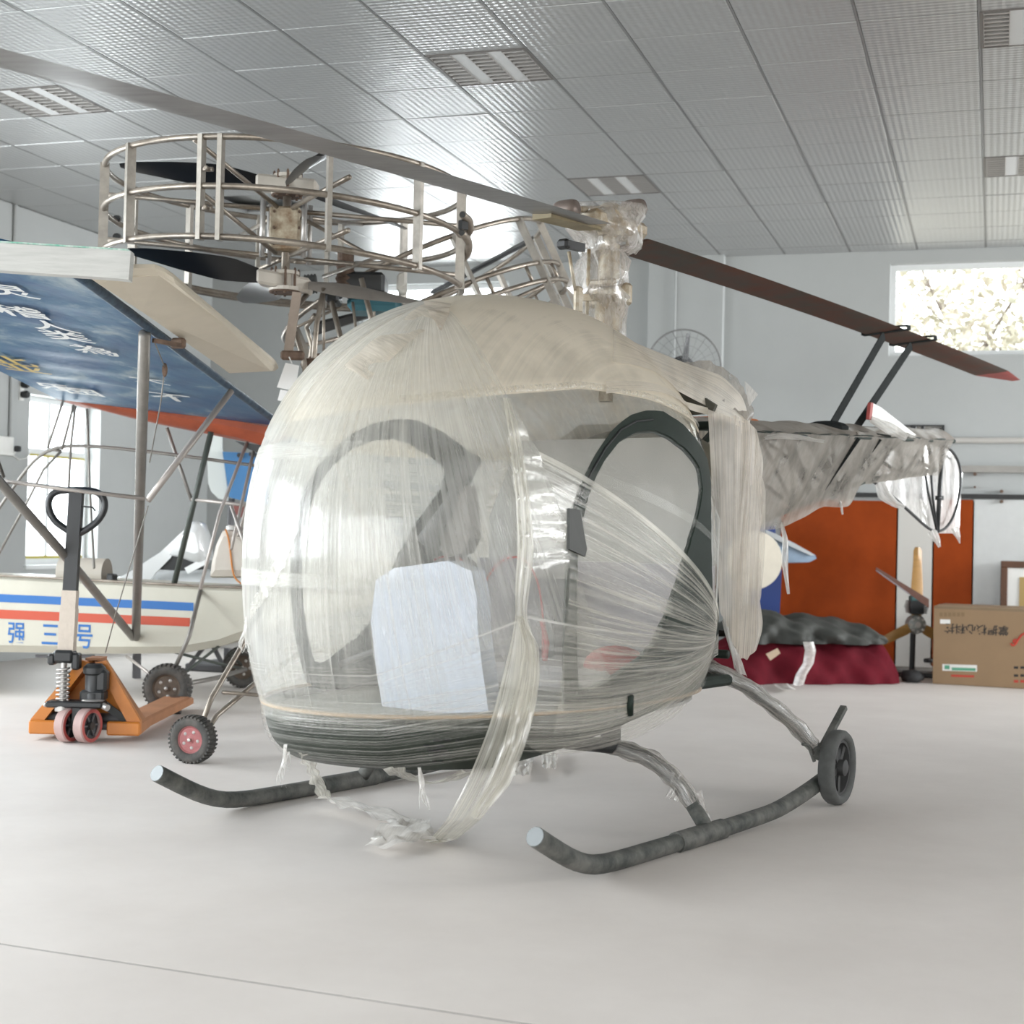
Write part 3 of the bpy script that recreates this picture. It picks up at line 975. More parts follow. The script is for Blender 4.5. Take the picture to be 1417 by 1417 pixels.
# ---- landing gear
M['skid'] = mat('dusty_dark_tube', (0.050, 0.056, 0.052), 0.6, spec=.25, noise=.4, nscale=11, color2=(.16, .158, .145))
M['tube_end'] = mat('bare_tube_end', (0.22, 0.235, 0.24), .5, .3)
SR = .034
def skid_pts(l):
    return [H(-.50, l + .04, .205), H(-.40, l + .035, .155), H(-.25, l + .02, .085), H(-.13, l + .01, .045), H(.02, l, SR), H(.3, l, SR), H(.8, l, SR), H(1.3, l, .042), H(1.62, l - .02, .075), H(1.86, l - .03, .115)]
for l in (.905, -.905):
    pts = skid_pts(l)
    P = smooth_line(np.array(pts), 40)
    P[0] = pts[0]
    sk = obj('skid', MB().tube(list(P), SR, 14), M['skid'], heli, 'auto')
    d0 = unit(P[0] - P[1])
    obj('end_cap', MB().cyl(P[0] - d0 * .002, P[0] + d0 * .004, SR * .93, 14), M['tube_end'], sk, 'auto')
    obj('sleeve', MB().cyl(H(.47, l, SR), H(.83, l, SR + .001), SR + .006, 14), M['skid'], sk, 'auto')
    sg = 1 if l > 0 else -1
    c1 = smooth_line(np.array([H(.62, sg * .30, .335), H(.66, sg * .5, .335), H(.70, sg * .66, .295), H(.72, sg * .78, .205), H(.73, sg * .89, .05)]), 18)
    obj('cross_tube_leg', MB().tube(list(c1), .03, 12), M['skid'], heli, True)
    c2 = smooth_line(np.array([H(1.40, sg * .36, .62), H(1.42, sg * .48, .62), H(1.52, sg * .64, .53), H(1.66, sg * .79, .38), H(1.78, sg * .89, .22)]), 18)
    obj('cross_tube_leg', MB().tube(list(c2), .03, 12), M['skid'], heli, True)
obj('cross_tube', MB().tube([H(.62, -.34, .335), H(.62, .52, .335)], .024, 10).tube([H(.68, -.34, .325), H(.68, .52, .325)], .014, 8), M['black'], heli, True)
obj('cross_tube', MB().tube([H(1.40, -.38, .60), H(1.40, .40, .60)], .03, 10), M['dkgreen'], heli, True)
obj('tube_clamp', MB().bevbox(H(.64, .50, .375), (.07, .07, .12), .015, (HT, HN, (0, 0, 1))).cyl(H(.64, .50, .42), H(.64, .50, .50), .022), M['black'], heli)
# ground handling wheel at the rear of the near skid
gw = H(1.84, .935, .168)
M['wheel_grey'] = mat('dusty_grey_rubber', (0.105, 0.108, 0.105), .8, noise=.3, nscale=12)
M['wheel_hub'] = mat('dark_hub', (0.05, 0.05, 0.05), .6)
wax = unit(HN * .99 + HT * .09)
def wheel(parent, c, axis, R_, wd, m_t, m_h, name='ground_wheel', spokes=5, hubm=None):
    t_ = obj(name, MB().lathe([(R_ * .74, -wd * .30), (R_ * .80, -wd * .46), (R_ * .92, -wd * .48), (R_ * .985, -wd * .30), (R_, 0), (R_ * .985, wd * .30), (R_ * .92, wd * .48), (R_ * .80, wd * .46), (R_ * .74, wd * .30), (R_ * .74, -wd * .30)],
             c, axis, 36, caps=False), m_t, parent, True)
    ax = unit(axis); a = unit(np.cross(ax, (0, 0, 1))); b = np.cross(ax, a)
    h = MB().lathe([(R_ * .75, -wd * .26), (R_ * .75, wd * .26), (R_ * .66, wd * .26), (R_ * .66, -wd * .26), (R_ * .75, -wd * .26)], c, ax, 30, caps=False)
    for k in range(spokes):
        t2 = 2 * math.pi * k / spokes + .3
        d = a * math.cos(t2) + b * math.sin(t2)
        h.bar(c + d * R_ * .18, c + d * R_ * .70, R_ * .17, wd * .28, ax)
    h.lathe([(R_ * .22, -wd * .5), (R_ * .22, wd * .5), (R_ * .12, wd * .62), (0, wd * .62)], c, ax, 16)
    obj('hub', h, m_h, t_, 'auto')
    return t_
wh = wheel(heli, gw, wax, .167, .075, M['wheel_grey'], M['wheel_hub'])
obj('axle_bracket', MB().bevbox(H(1.82, .91, .20), (.09, .07, .12), .012, (HT, HN, (0, 0, 1))).bar(H(1.80, .90, .06), H(1.82, .91, .22), .06, .05), M['black'], heli)
obj('lever', MB().bar(H(1.70, .90, .22), H(1.98, .90, .42), .022, .03, HN).tube([H(1.72, .88, .2), H(1.70, .86, .27), H(1.66, .85, .28)], .008, 6), M['skid'], heli)

# ---- mast and rotor
MS, ML = 1.28, 0.03
hubc = H(MS, ML, 2.58)
M['mast'] = mat('cream_grey_mast', (0.52, 0.48, 0.40), .45, .3, noise=.35, nscale=15, color2=(.30, .22, .13))
mm = MB().cyl(H(MS, ML, 1.78), H(MS, ML, 2.62), .032, 14)
mm.lathe([(.055, 0), (.06, .03), (.06, .12), (.045, .15)], H(MS, ML, 2.10), (0, 0, 1), 16).lathe([(.05, 0), (.05, .16)], H(MS, ML, 2.33), (0, 0, 1), 16)
obj('mast', mm, M['mast'], heli, 'auto')
pxy = lambda x, y: on_l(x, y, ML)
PSI = math.radians(19.6)
RD = V3((math.sin(PSI), math.cos(PSI), 0)); RN = V3((math.cos(PSI), -math.sin(PSI), 0))
obj('swash_frame', MB().bevbox(H(MS, ML, 2.26), (.24, .05, .10), .012, (RN, RD, (0, 0, 1))).bevbox(pxy(800, 415), (.03, .05, .12), .01, (RN, RD, (0, 0, 1)))
    .bevbox(pxy(858, 418), (.035, .05, .15), .01, (RN, RD, (0, 0, 1))).bar(pxy(800, 412), pxy(858, 412), .03, .03).bevbox(pxy(830, 392), (.17, .04, .035), .01, (RN, RD, (0, 0, 1))), M['mast'], heli)
for (a, b) in (((787, 348), (796, 402)), ((815, 345), (812, 440)), ((862, 345), (862, 400)), ((860, 418), (858, 458)), ((872, 290), (868, 340))):
    obj('control_rod', MB().tube([pxy(*a), pxy(*b)], .008, 8), M['mast'], heli, True)
obj('pitch_horn', MB().bevbox(pxy(780, 338), (.06, .04, .045), .012, (RN, RD, (0, 0, 1))).bar(pxy(784, 338), pxy(806, 343), .03, .035), M['black'], heli)
hub = MB().bevbox(hubc, (.16, .42, .075), .02, (RN, RD, (0, 0, 1))).lathe([(.06, -.05), (.075, .0), (.06, .08), (.03, .1)], hubc, (0, 0, 1), 16)
hub.bevbox(pxy(832, 300), (.20, .09, .07), .02, (RN, RD, (0, 0, 1)))
hb = obj('rotor_head', hub, M['mast'], heli)
# stabiliser weights, both ends
for (a, b) in (((779, 291), (789, 290)), ((872, 289), (882, 289))):
    obj('balance_weight', MB().lathe([(.0, -.055), (.038, -.05), (.044, -.03), (.044, .03), (.038, .05), (0, .055)], (pxy(*a) + pxy(*b)) / 2, RN, 16), mat('brown_steel', (.19, .15, .13), .45, .4), hb, True)
obj('stabiliser_bar', MB().cyl(pxy(784, 290), pxy(877, 289), .014), M['mast'], hb, 'auto')
M['blade'] = mat('taped_grey_blade', (0.115, 0.106, 0.10), .3, .15, noise=.35, nscale=5, color2=(.20, .19, .185), stretch=(1, 6, 1))
M['blade_dk'] = mat('dark_blade', (0.068, 0.064, 0.054), .6, .0, spec=.2, noise=.6, nscale=4, color2=(.115, .048, .032))
M['blade_red'] = mat('red_blade_tip', (0.36, 0.06, 0.05), .5, noise=.3)
def blade_z(r): return 2.545 - .004 * r - .0042 * r * r
def blade_part(r0, r1, sgn, n=16, chord=.24, taper=0.0):
    P = []
    for r in np.linspace(r0, r1, n):
        c = hubc + RD * r * sgn
        c = V3((c[0], c[1], blade_z(r)))
        ch = chord * (1 - taper * (r - r0) / (r1 - r0))
        lead = RN * sgn
        sec = []
        for (x_, y_) in ((.28, 0), (.2, .028), (-.05, .034), (-.4, .016), (-.72, 0), (-.4, -.008), (-.05, -.02), (.2, -.018)):
            tilt = .10 * sgn
            sec.append(c + lead * x_ * ch + V3((0, 0, 1)) * (y_ * ch * 1.0 + x_ * ch * tilt * sgn))
        P.append(sec)
    P = np.array(P)
    mb = MB()
    m_, k_ = P.shape[:2]
    mb.add(P.reshape(-1, 3), [(i * k_ + j, i * k_ + (j + 1) % k_, (i + 1) * k_ + (j + 1) % k_, (i + 1) * k_ + j) for i in range(m_ - 1) for j in range(k_)]
           + [tuple(range(k_)), tuple((m_ - 1) * k_ + j for j in range(k_))])
    return mb
b1 = obj('rotor_blade', blade_part(.24, 5.3, -1, 24), M['blade'], heli, 'auto')
b2 = obj('rotor_blade', blade_part(.24, 5.05, 1, 24), M['blade_dk'], heli, 'auto')
obj('blade_tip', blade_part(5.05, 5.46, 1, 8, .24, .75), M['blade_red'], b2, 'auto')
obj('blade_grip', MB().bar(hubc - RD * .1 + V3((0, 0, -.03)), hubc - RD * .52 + V3((0, 0, -.045)), .10, .035), mat('ochre_grip', (.30, .25, .15), .6, noise=.3), b1)

# ---- tail boom: triangular truss
def BM(s, l, z): return H(s, l, z)
def top_z(s): return 1.665 + (s - 1.6) * .052
def bot_z(s): return 1.02 + (s - 1.6) * .198 if s < 4.3 else 1.555 + (s - 4.3) * .10
bm_ = MB()
stn = [1.55, 2.1, 2.7, 3.3, 3.85, 4.35, 4.9, 5.45]
wd = lambda s: .30 - .045 * (s - 1.55)
for sg in (-1, 1):
    bm_.tube([BM(s, sg * wd(s), top_z(s)) for s in stn], .016, 8)
bm_.tube([BM(s, 0, bot_z(s)) for s in stn], .016, 8)
obj('longeron', bm_, M['dkgreen'], heli, True)
br = MB()
for k in range(len(stn) - 1):
    a, b = stn[k], stn[k + 1]
    for sg in (-1, 1):
        br.tube([BM(a, sg * wd(a), top_z(a)), BM(a, 0, bot_z(a))], .011, 6)
        br.tube([BM(a, sg * wd(a), top_z(a)), BM(b, 0, bot_z(b))], .011, 6)
    br.tube([BM(a, -wd(a), top_z(a)), BM(a, wd(a), top_z(a))], .011, 6)
    br.tube([BM(a, -wd(a), top_z(a)), BM(b, wd(b), top_z(b))], .009, 6)
obj('boom_bracing', br, M['dkgreen'], heli, True)
# drive shaft cover bumps, tail guard and tail rotor
obj('shaft_bearing', MB().hull_ellipsoid(on_l(1197, 601, 0), (.08, .08, .05)).hull_ellipsoid(on_l(1245, 600, 0), (.07, .07, .05)), M['dkgrey'], heli, True)
tp, bt = on_l(1304, 614, 0), on_l(1297, 737, 0)
gd_ = MB().tube([tp, (tp + bt) / 2, bt], .016, 8)
obj('tail_strut', gd_.tube([on_l(1275, 622, 0), on_l(1284, 680, 0), bt], .009, 6).tube([on_l(1286, 625, 0), on_l(1291, 690, 0), bt], .009, 6)
    .bar(on_l(1297, 689, 0), on_l(1303, 689, 0), .03, .03).hull_ellipsoid(tp, (.035, .035, .03), 10, 7), M['black'], heli, True)
hp_ = smooth_line(np.array([on_l(x, y, 0) for x, y in ((1304, 614), (1316, 622), (1326, 634), (1331, 652), (1329, 680), (1322, 712), (1310, 732), (1297, 737), (1286, 733), (1274, 722), (1250, 700), (1222, 676), (1196, 658))]), 40)
obj('tail_rotor_guard', MB().tube(list(hp_), .010, 8), M['black'], heli, True)
tr0, tr1 = on_l(1262, 612, .12), on_l(1201, 568, .12)
td = unit(tr1 - tr0); tw = unit(np.cross(td, HN))
L_ = np.linalg.norm(tr1 - tr0)
tb = obj('tail_rotor_blade', MB().prism([tr0 - tw * .05, tr0 + tw * .05, tr0 + td * L_ * .8 + tw * .06, tr0 + td * L_ * .97 + tw * .05, tr0 + td * L_ * .97 - tw * .05, tr0 + td * L_ * .6 - tw * .06], HN * .02), M['white_paint'], heli)
obj('red_tip', MB().prism([tr0 + td * L_ * .97 + tw * .052, tr0 + td * L_ * 1.02 + tw * .045, tr0 + td * L_ * 1.02 - tw * .06, tr0 + td * L_ * .97 - tw * .052], HN * .021), M['blade_red'], tb)
# straps holding the blade down to the boom
M['strap'] = mat('dark_webbing', (0.028, 0.031, 0.031), .9, spec=.1, noise=.3, nscale=20)
def rb(r, o=0): 
    c = hubc + RD * r
    return V3((c[0], c[1], blade_z(r))) + RN * o
def pix_r(x):     # blade station that the photo shows at this column
    best = min(np.linspace(.5, 5.4, 400), key=lambda r: abs((708.5 + FPX * ((rb(r) - CC) @ CR) / ((rb(r) - CC) @ CF)) - x))
    return best
ra, rc = pix_r(1236), pix_r(1274)
sa, sb_ = on_l(1148, 594, .05), on_l(1182, 596, .05)
st = MB()
for (r_, q) in ((ra, sa), (rc, sb_)):
    top = rb(r_, -.06) - V3((0, 0, .025))
    st.bar(q, top, .062, .005, HN)
    lo = [rb(r_, -.20) - V3((0, 0, .02)), rb(r_, .10) - V3((0, 0, .0)), rb(r_, .10) + V3((0, 0, .025)), rb(r_, -.20) + V3((0, 0, .02))]
    for i in range(4): st.bar(lo[i], lo[(i + 1) % 4], .005, .05, RD)
obj('tie_down_strap', st, M['strap'], heli)
s1, s2 = hloc(sa)[0], hloc(sb_)[0]
sl = MB()
for s_ in (s1, s2):
    q = [H(s_, wd(s_) + .012, top_z(s_)), H(s_ - .12, .012, bot_z(s_) - .02), H(s_, -wd(s_) - .012, top_z(s_)), H(s_, 0, top_z(s_) + .03)]
    for i in range(4): sl.bar(q[i], q[(i + 1) % 4], .05, .006, HT)
sl.hull_ellipsoid(H(s1 - .05, .05, top_z(s1) + .05), (.10, .14, .045), 12, 8, (HT, HN, (0, 0, 1)))
sl.bar(H(s1 - .1, .02, top_z(s1) + .06), H(s2 + .15, wd(s2), top_z(s2) + .02), .07, .01)
obj('strap_loop', sl, M['strap'], heli)
obj('orange_pad', MB().bevbox(H(2.55, -.05, top_z(2.5) + .07), (.30, .28, .045), .015, (HT, HN, (0, 0, 1))), mat('orange_foam', (.42, .13, .04), .7), heli)

# ---- the stretch film, piece by piece, each a part of the wrapped helicopter
def film(name, P, at, m, parent=None, uscale=1.0):
    return obj(name, MB().grid(HW(P), at=at, uscale=uscale), m, parent or heli, True)

# crown: a cap over the top of the bubble, its lower edge lower at the front than along the door
NP, NZ = 120, 26
phi = np.linspace(-np.pi, np.pi, NP)                 # 0 = nose, + = port
def low_z(p):
    a = np.interp(p, [-3.14, -2.2, -1.4, -.6, 0, .5, .9, 1.25, 1.6, 2.0, 2.6, 3.14], [1.55, 1.5, 1.5, 1.54, 1.55, 1.60, 1.66, 1.70, 1.69, 1.66, 1.60, 1.55])
    return a + .006 * np.sin(5 * p)
P = np.zeros((NP, NZ, 3)); D = np.zeros((NP, NZ))
for i, p in enumerate(phi):
    z1 = low_z(p)
    ts = np.linspace(0, 1, NZ)
    zz = np.minimum(ZTOP - .002, z1 + (ZTOP - .002 - z1) * np.sin(ts * np.pi / 2))
    g = gprof(zz)
    c = -math.cos(p); s_ = math.sin(p)
    cc = math.copysign(abs(c) ** (2 / EX), c); ss = math.copysign(abs(s_) ** (2 / EX), s_)
    P[i, :, 0] = SC + (AF if c < 0 else AR) * cc * g
    P[i, :, 1] = LC + BW_ * ss * g
    P[i, :, 2] = zz
    D[i] = np.interp(ts, [0, .03, .08, .5, 1], [1.2, 1.1, .75, 1.0, 1.2]) * (1.0 if True else 1)
P = push(P, .014, True)
mb = MB()
# streaks of the crown run fore and aft: u goes across the cabin, v along it
mb.grid(HW(P), at=D)
mb.uv = [((q[1] - LC) / 1.4 + .5 + .05 * math.sin(q[0] * 3), (q[0] + 1) / 3) for q in P.reshape(-1, 3)]
obj('crown_film', mb, F['crown'], heli, True)
# thin upper fold along the port edge
ed = np.array([P[i, 1] for i in range(NP) if .35 < phi[i] < 2.3])
ed2 = push(ed, .02, True); ed3 = ed2.copy(); ed3[:, 2] -= .035; ed3 = push(ed3, .022, True)
film('film_hem', np.stack([ed2, (ed2 + ed3) / 2 + V3((0, .008, 0)), ed3], 1), None, F['fan'], uscale=4)

# nose film: strands fall from the knot on top over the front of the bubble to under the chin
knot = skin(603, 421, .02)
nB = 90
ph = np.linspace(-2.0, 1.42, nB)
Bz = np.interp(ph, [-2.0, -1.0, 0, .78, 1.42], [.58, .52, .50, .51, .52])
B_ = []
for p, z_ in zip(ph, Bz):
    c = -math.cos(p); s_ = math.sin(p); g = float(gprof(z_))
    B_.append((SC + (AF if c < 0 else AR) * math.copysign(abs(c) ** (2 / EX), c) * g, LC + BW_ * math.copysign(abs(s_) ** (2 / EX), s_) * g, z_))
B_ = np.array(B_)
A_ = knot + (B_ - knot) * .03
P, at = ruled(A_, B_, nB, 46, .018, dens=[2.4, 2.0, 1.5, 1.1, .95, .85, .6, .15])
at = at * np.interp(ph, [-2.0, -1.1, -.6, .2, .9, 1.42], [.95, .8, .78, .95, .9, .55])[:, None]
film('nose_film', P, at, F['nose'])
m_ = (ph > -.25) & (ph < .75)
P, at = ruled(A_[m_], B_[m_], 40, 46, .021, dens=[.6, .8, 1.0, 1.0, 1.0, .8])
film('nose_strands', P, at, F['strand'], uscale=.4)
# a second, shorter layer on the starboard shoulder, its edge running down the left of the nose
m_ = ph < -.35
P, at = ruled(A_[m_], B_[m_] * .45 + knot * .55, 50, 22, .024, dens=[1.4, 1.2, 1.0, .9])
film('shoulder_film', P, at * 1.3, F['sheet'])

# knot of bunched film on the top: flat folds lying over each other
for k, (ap, bp_, mm_) in enumerate(((((596, 420), (560, 446), (520, 476), (480, 510)), ((622, 428), (592, 458), (556, 492), (512, 530)), 'roof'),
                                 (((588, 424), (596, 440), (604, 452)), ((626, 424), (622, 442), (612, 462)), 'curtain'),
                                 )):
    P, at = ruled(skins(ap, .022 + .006 * k), skins(bp_, .022 + .006 * k), 22, 18, .022 + .006 * k, fold=.003, seed=40 + k, nf=1.2, dens=[1.2, 1.0, .8])
    film('film_knot', P, at, F[mm_])

# horizontal wraps round the chin, gathered behind the port door
gather = H(0, 0, 0) * 0 + skin(1003, 882, .02)
def ring_line(z_of_phi, off, p0=-2.3, p1=1.0, n=60):
    L = []
    for p in np.linspace(p0, p1, n):
        z_ = z_of_phi(p); c = -math.cos(p); s_ = math.sin(p); g = float(gprof(z_))
        L.append((SC + (AF if c < 0 else AR) * math.copysign(abs(c) ** (2 / EX), c) * g, LC + BW_ * math.copysign(abs(s_) ** (2 / EX), s_) * g, z_))
    return push(np.array(L), off, True)
def wrap_band(name, zlo, zhi, off, m, dens, gz0, gz1, seed, uscale=1.0):
    n1, n2, nw = 70, 26, 26
    rows = []
    for k in range(nw):
        f = k / (nw - 1)
        front = ring_line(lambda p: np.interp(p, [-2.3, -.5, .4, 1.0], [zlo[0], zlo[1], zlo[2], zlo[3]]) * (1 - f) + np.interp(p, [-2.3, -.5, .4, 1.0], [zhi[0], zhi[1], zhi[2], zhi[3]]) * f, off, n=n1)
        end = gather + V3((.0, 0, gz0 + (gz1 - gz0) * f))
        tt = np.linspace(0, 1, n2)[1:, None]
        back = push(front[-1] * (1 - tt) + end * tt, off)
        rows.append(np.concatenate([front, back]))
    P = np.array(rows)
    D = np.tile(np.interp(np.linspace(0, 1, P.shape[1]), np.linspace(0, 1, len(dens)), dens)[None], (nw, 1))
    film(name, P, D, m, uscale=uscale)
wrap_band('chin_wrap', (.385, .365, .37, .42), (.60, .575, .60, .70), .022, F['band'], [1.3, 1.2, 1.0, 1.0, 1.1, 1.4, 1.9], -.06, .05, 3)
wrap_band('chin_wrap', (.50, .52, .52, .50), (.80, .70, .72, .95), .027, F['band'], [1.3, 1.1, .9, .9, 1.0, 1.3, 1.7], -.03, .06, 4, .7)
wrap_band('nose_band', (1.38, 1.40, 1.42, 1.40), (1.46, 1.46, 1.47, 1.44), .024, F['nose'], [.9, .9, .9, .7, .0, .0, .0], .3, .32, 5, .15)
wrap_band('nose_band', (.95, .97, .98, .98), (1.06, 1.03, 1.02, 1.02), .024, F['nose'], [.8, .9, .9, .7, .0, .0, .0], .1, .14, 6, .15)

# fan of strands from the middle of the nose side to the gather behind the door
A_ = skins([(744, 628), (752, 650), (768, 690), (780, 730), (786, 780), (784, 840), (778, 900), (772, 960), (764, 1010)], .03)
B_ = np.array([gather + V3((0, 0, z_)) for z_ in np.linspace(.055, -.05, 9)])
P, at = ruled(A_, B_, 60, 40, .03, dens=[.75, .8, .9, 1.05, 1.3, 1.7])
film('door_fan_film', P, at, F['fan'])
A_ = skins([(744, 628), (746, 633), (748, 638)], .034); B_ = np.array([gather + V3((0, 0, z_)) for z_ in (.065, .058, .05)])
P, at = ruled(A_, B_, 8, 40, .036)
film('fan_edge_film', P, at, F['strip'])
A_ = skins([(700, 985), (715, 1010), (735, 1030), (755, 1040)], .032)
P, at = ruled(A_, np.array([gather + V3((0.03, 0, z_)) for z_ in np.linspace(.0, -.09, 5)]), 40, 34, .034, dens=[.8, .9, 1.1, 1.5])
film('lower_fan_film', P, at, F['fan'])
# belly side: from the gather forward along the hull edge
A_ = skins([(985, 945), (930, 965), (880, 985), (840, 1003), (800, 1018)], .03)
B_ = skins([(1000, 900), (950, 905), (900, 920), (850, 940), (800, 965)], .034)
P, at = ruled(A_, B_, 40, 16, .032, dens=[.8, .6, .35])
film('belly_film', P, at, F['band'])

# crumpled sheet between the hanging strip and the fan
A_ = skins([(699, 556), (702, 600), (708, 650), (714, 700), (718, 760), (720, 800)], .03)
B_ = skins([(705, 557), (728, 600), (746, 632), (766, 690), (786, 740), (784, 800)], .03)
P, at = ruled(A_, B_, 40, 24, .028, fold=.004, seed=5, nf=5, dens=[.9, .6, .55, .7])
film('crumpled_film', P, at, F['sheet'])

# torn strip hanging from the crown edge to the floor and trailing away
fl0 = hloc(gz(603, 1163, .02))
def strip(left, right, tailL, tailR, name, m, seed, fold=.010, nu=14):
    Lp = np.concatenate([skins(left, .042), tailL]); Rp = np.concatenate([skins(right, .042), tailR])
    Lp, Rp = resample(Lp, 70), resample(Rp, 70)
    for _ in range(2):
        Lp[1:-1] = (Lp[:-2] + 2 * Lp[1:-1] + Lp[2:]) / 4; Rp[1:-1] = (Rp[:-2] + 2 * Rp[1:-1] + Rp[2:]) / 4
    v = np.linspace(0, 1, nu)[:, None, None]
    P = Lp[None] * (1 - v) + Rp[None] * v
    R = np.random.default_rng(seed)
    y = np.linspace(0, 1, 70)[None]; u = np.linspace(0, 1, nu)[:, None]
    Fd = np.sin(2 * np.pi * (2.2 * u + 1.3 * y)) + .6 * np.sin(2 * np.pi * (3.7 * u - 2 * y + .3)) + .3 * np.sin(2 * np.pi * (6 * u + 9 * y))
    toward = hloc(CC) - P.mean((0, 1)); toward /= np.linalg.norm(toward)
    P = P + toward[None, None] * (np.maximum(Fd, -1.2) * fold)[..., None]
    P[..., 2] = np.maximum(P[..., 2], .008)
    film(name, P, None, m)
def dtail(pts, x0, y0, floor_pts):
    d0_ = (HW(skin(x0, y0, .042)[None])[0] - CC) @ CF
    d1_ = (gz(610, 1160, .02) - CC) @ CF
    L = [hloc(gd(x, y, min(d0_, d1_ + (d0_ - d1_) * (1162 - y) / (1162 - y0)) - e)) for x, y, e in pts]
    return np.array(L + [hloc(gz(x, y, z)) for x, y, z in floor_pts])
def tails(pts): return np.array([hloc(gz(x, y, z)) for x, y, z in pts])
strip([(696, 557), (706, 620), (713, 690), (716, 760), (712, 815), (714, 850), (706, 890), (694, 940), (682, 985)],
      [(706, 557), (722, 620), (732, 690), (738, 760), (732, 815), (726, 850), (742, 890), (744, 940), (735, 985)],
      dtail([(668, 1030, .04), (645, 1085, .04), (618, 1135, .02)], 682, 985, [(596, 1160, .02), (575, 1160, .012)]),
      dtail([(722, 1030, .04), (700, 1085, .04), (668, 1132, .02)], 735, 985, [(632, 1162, .02), (600, 1168, .012)]), 'hanging_strip', F['strip'], 2, .007)
strip([(714, 850), (724, 890), (716, 940), (706, 985)], [(722, 850), (744, 890), (746, 930), (740, 975)],
      dtail([(697, 1030, .07), (676, 1085, .06), (650, 1130, .05)], 706, 985, []), dtail([(728, 1030, .07), (706, 1085, .06), (664, 1134, .05)], 740, 975, []), 'hanging_strip', F['strip'], 8, .008, 10)
# part lying on the floor, then climbing back to the chin
def floor_strip(cl, wd_, name, m, seed, amp=.02):
    R = np.random.default_rng(seed)
    C_ = smooth_line(np.array([hloc(gz(x, y, z)) for x, y, z in cl]), 46)
    W_ = resample(np.array(wd_)[:, None], 46)[:, 0]
    T = np.gradient(C_, axis=0); T /= np.linalg.norm(T, axis=1, keepdims=True)
    Bn = np.cross(T, [0, 0, 1.0]); Bn /= np.linalg.norm(Bn, axis=1, keepdims=True) + 1e-9
    nu = 12
    u = np.linspace(-1, 1, nu)
    P = C_[None] + Bn[None] * (u[:, None] * W_[None])[..., None]
    y = np.linspace(0, 1, 46)[None]
    K = R.random((5, 10))                      # smooth random crumples
    iu = np.linspace(0, 3.999, nu); iv = np.linspace(0, 8.999, 46)
    i0, j0 = iu.astype(int), iv.astype(int)
    fu_, fv_ = (iu - i0)[:, None], (iv - j0)[None]
    fu_, fv_ = fu_ * fu_ * (3 - 2 * fu_), fv_ * fv_ * (3 - 2 * fv_)
    Fd = (K[i0][:, j0] * (1 - fu_) * (1 - fv_) + K[i0 + 1][:, j0] * fu_ * (1 - fv_) + K[i0][:, j0 + 1] * (1 - fu_) * fv_ + K[i0 + 1][:, j0 + 1] * fu_ * fv_) * 1.6
    P[..., 0] += .02 * (Fd - .8) * R.choice([-1, 1])
    P[..., 2] += amp * Fd
    P[..., 2] = np.maximum(P[..., 2], .004)
    film(name, P, None, m)
floor_strip([(612, 1164, .015), (580, 1158, .02), (550, 1140, .025), (520, 1128, .03), (490, 1118, .03), (462, 1112, .035), (447, 1106, .04)], [.07, .075, .07, .075, .065, .06, .05], 'floor_strip', F['white'], 3, .02)
floor_strip([(447, 1108, .03), (445, 1098, .08), (438, 1078, .20), (429, 1060, .30), (420, 1044, .39)], [.03, .03, .028, .022, .02], 'chin_strip', F['strip'], 4, .006)
floor_strip([(570, 1140, .03), (556, 1155, .03), (540, 1170, .02), (520, 1176, .01)], [.07, .10, .10, .07], 'floor_strip', F['white'], 6, .022)
floor_strip([(545, 1065, .38), (560, 1078, .26), (585, 1085, .20), (620, 1083, .24), (650, 1068, .36)], [.03, .035, .04, .035, .03], 'belly_loop', F['strip'], 14, .006)
# torn wisps
def wisp(pts, name='torn_wisp', w0=.02, n=4, seed=0):
    R = random.Random(seed)
    mb = MB()
    for k in range(n):
        L = [p + V3((R.uniform(-1, 1), R.uniform(-1, 1), R.uniform(-.3, .3))) * .010 * i for i, p in enumerate(pts)]
        L = smooth_line(np.array(L), 14)
        w_ = w0 * R.uniform(.35, .9)
        rows = np.stack([[p - CR * w_ * (1.1 - i / 13) * .5 + CF * .004 * math.sin(i + k), p, p + CR * w_ * (1.1 - i / 13) * .5 - CF * .004 * math.sin(i * 1.3)] for i, p in enumerate(L)], 1)
        mb.grid(rows)
    tag(obj(name, mb, F['white'], heli, True), kind='stuff')
wq = lambda pts, d: [gd(x, y, d) for x, y in pts]
d0 = 5.75
dl = (HW(skin(345, 860)[None])[0] - CC) @ CF
wisp(wq([(346, 845), (340, 872), (337, 895), (341, 905)], dl), seed=1, n=6)
wisp(wq([(352, 870), (347, 890), (346, 908)], dl), seed=2, n=4, w0=.014)
dl = (HW(skin(395, 1030)[None])[0] - CC) @ CF
wisp(wq([(395, 1030), (393, 1050), (388, 1072), (383, 1088)], dl), seed=3, n=4, w0=.014)
wisp(wq([(400, 1040), (399, 1056), (393, 1070)], dl), seed=4, n=3, w0=.012)
dl = (HW(skin(585, 1062)[None])[0] - CC) @ CF
wisp(wq([(580, 1062), (584, 1085), (588, 1108), (590, 1120)], dl), seed=5, n=5, w0=.015)
# sharp tuck running up the left of the nose
A_ = skins([(352, 836), (372, 800), (396, 762), (417, 730)], .02); B_ = skins([(350, 862), (378, 820), (402, 775), (418, 731)], .028)
P, at = ruled(A_, B_, 24, 8, .024, fold=.004, seed=3)
film('tuck_film', P, at, F['sheet'])

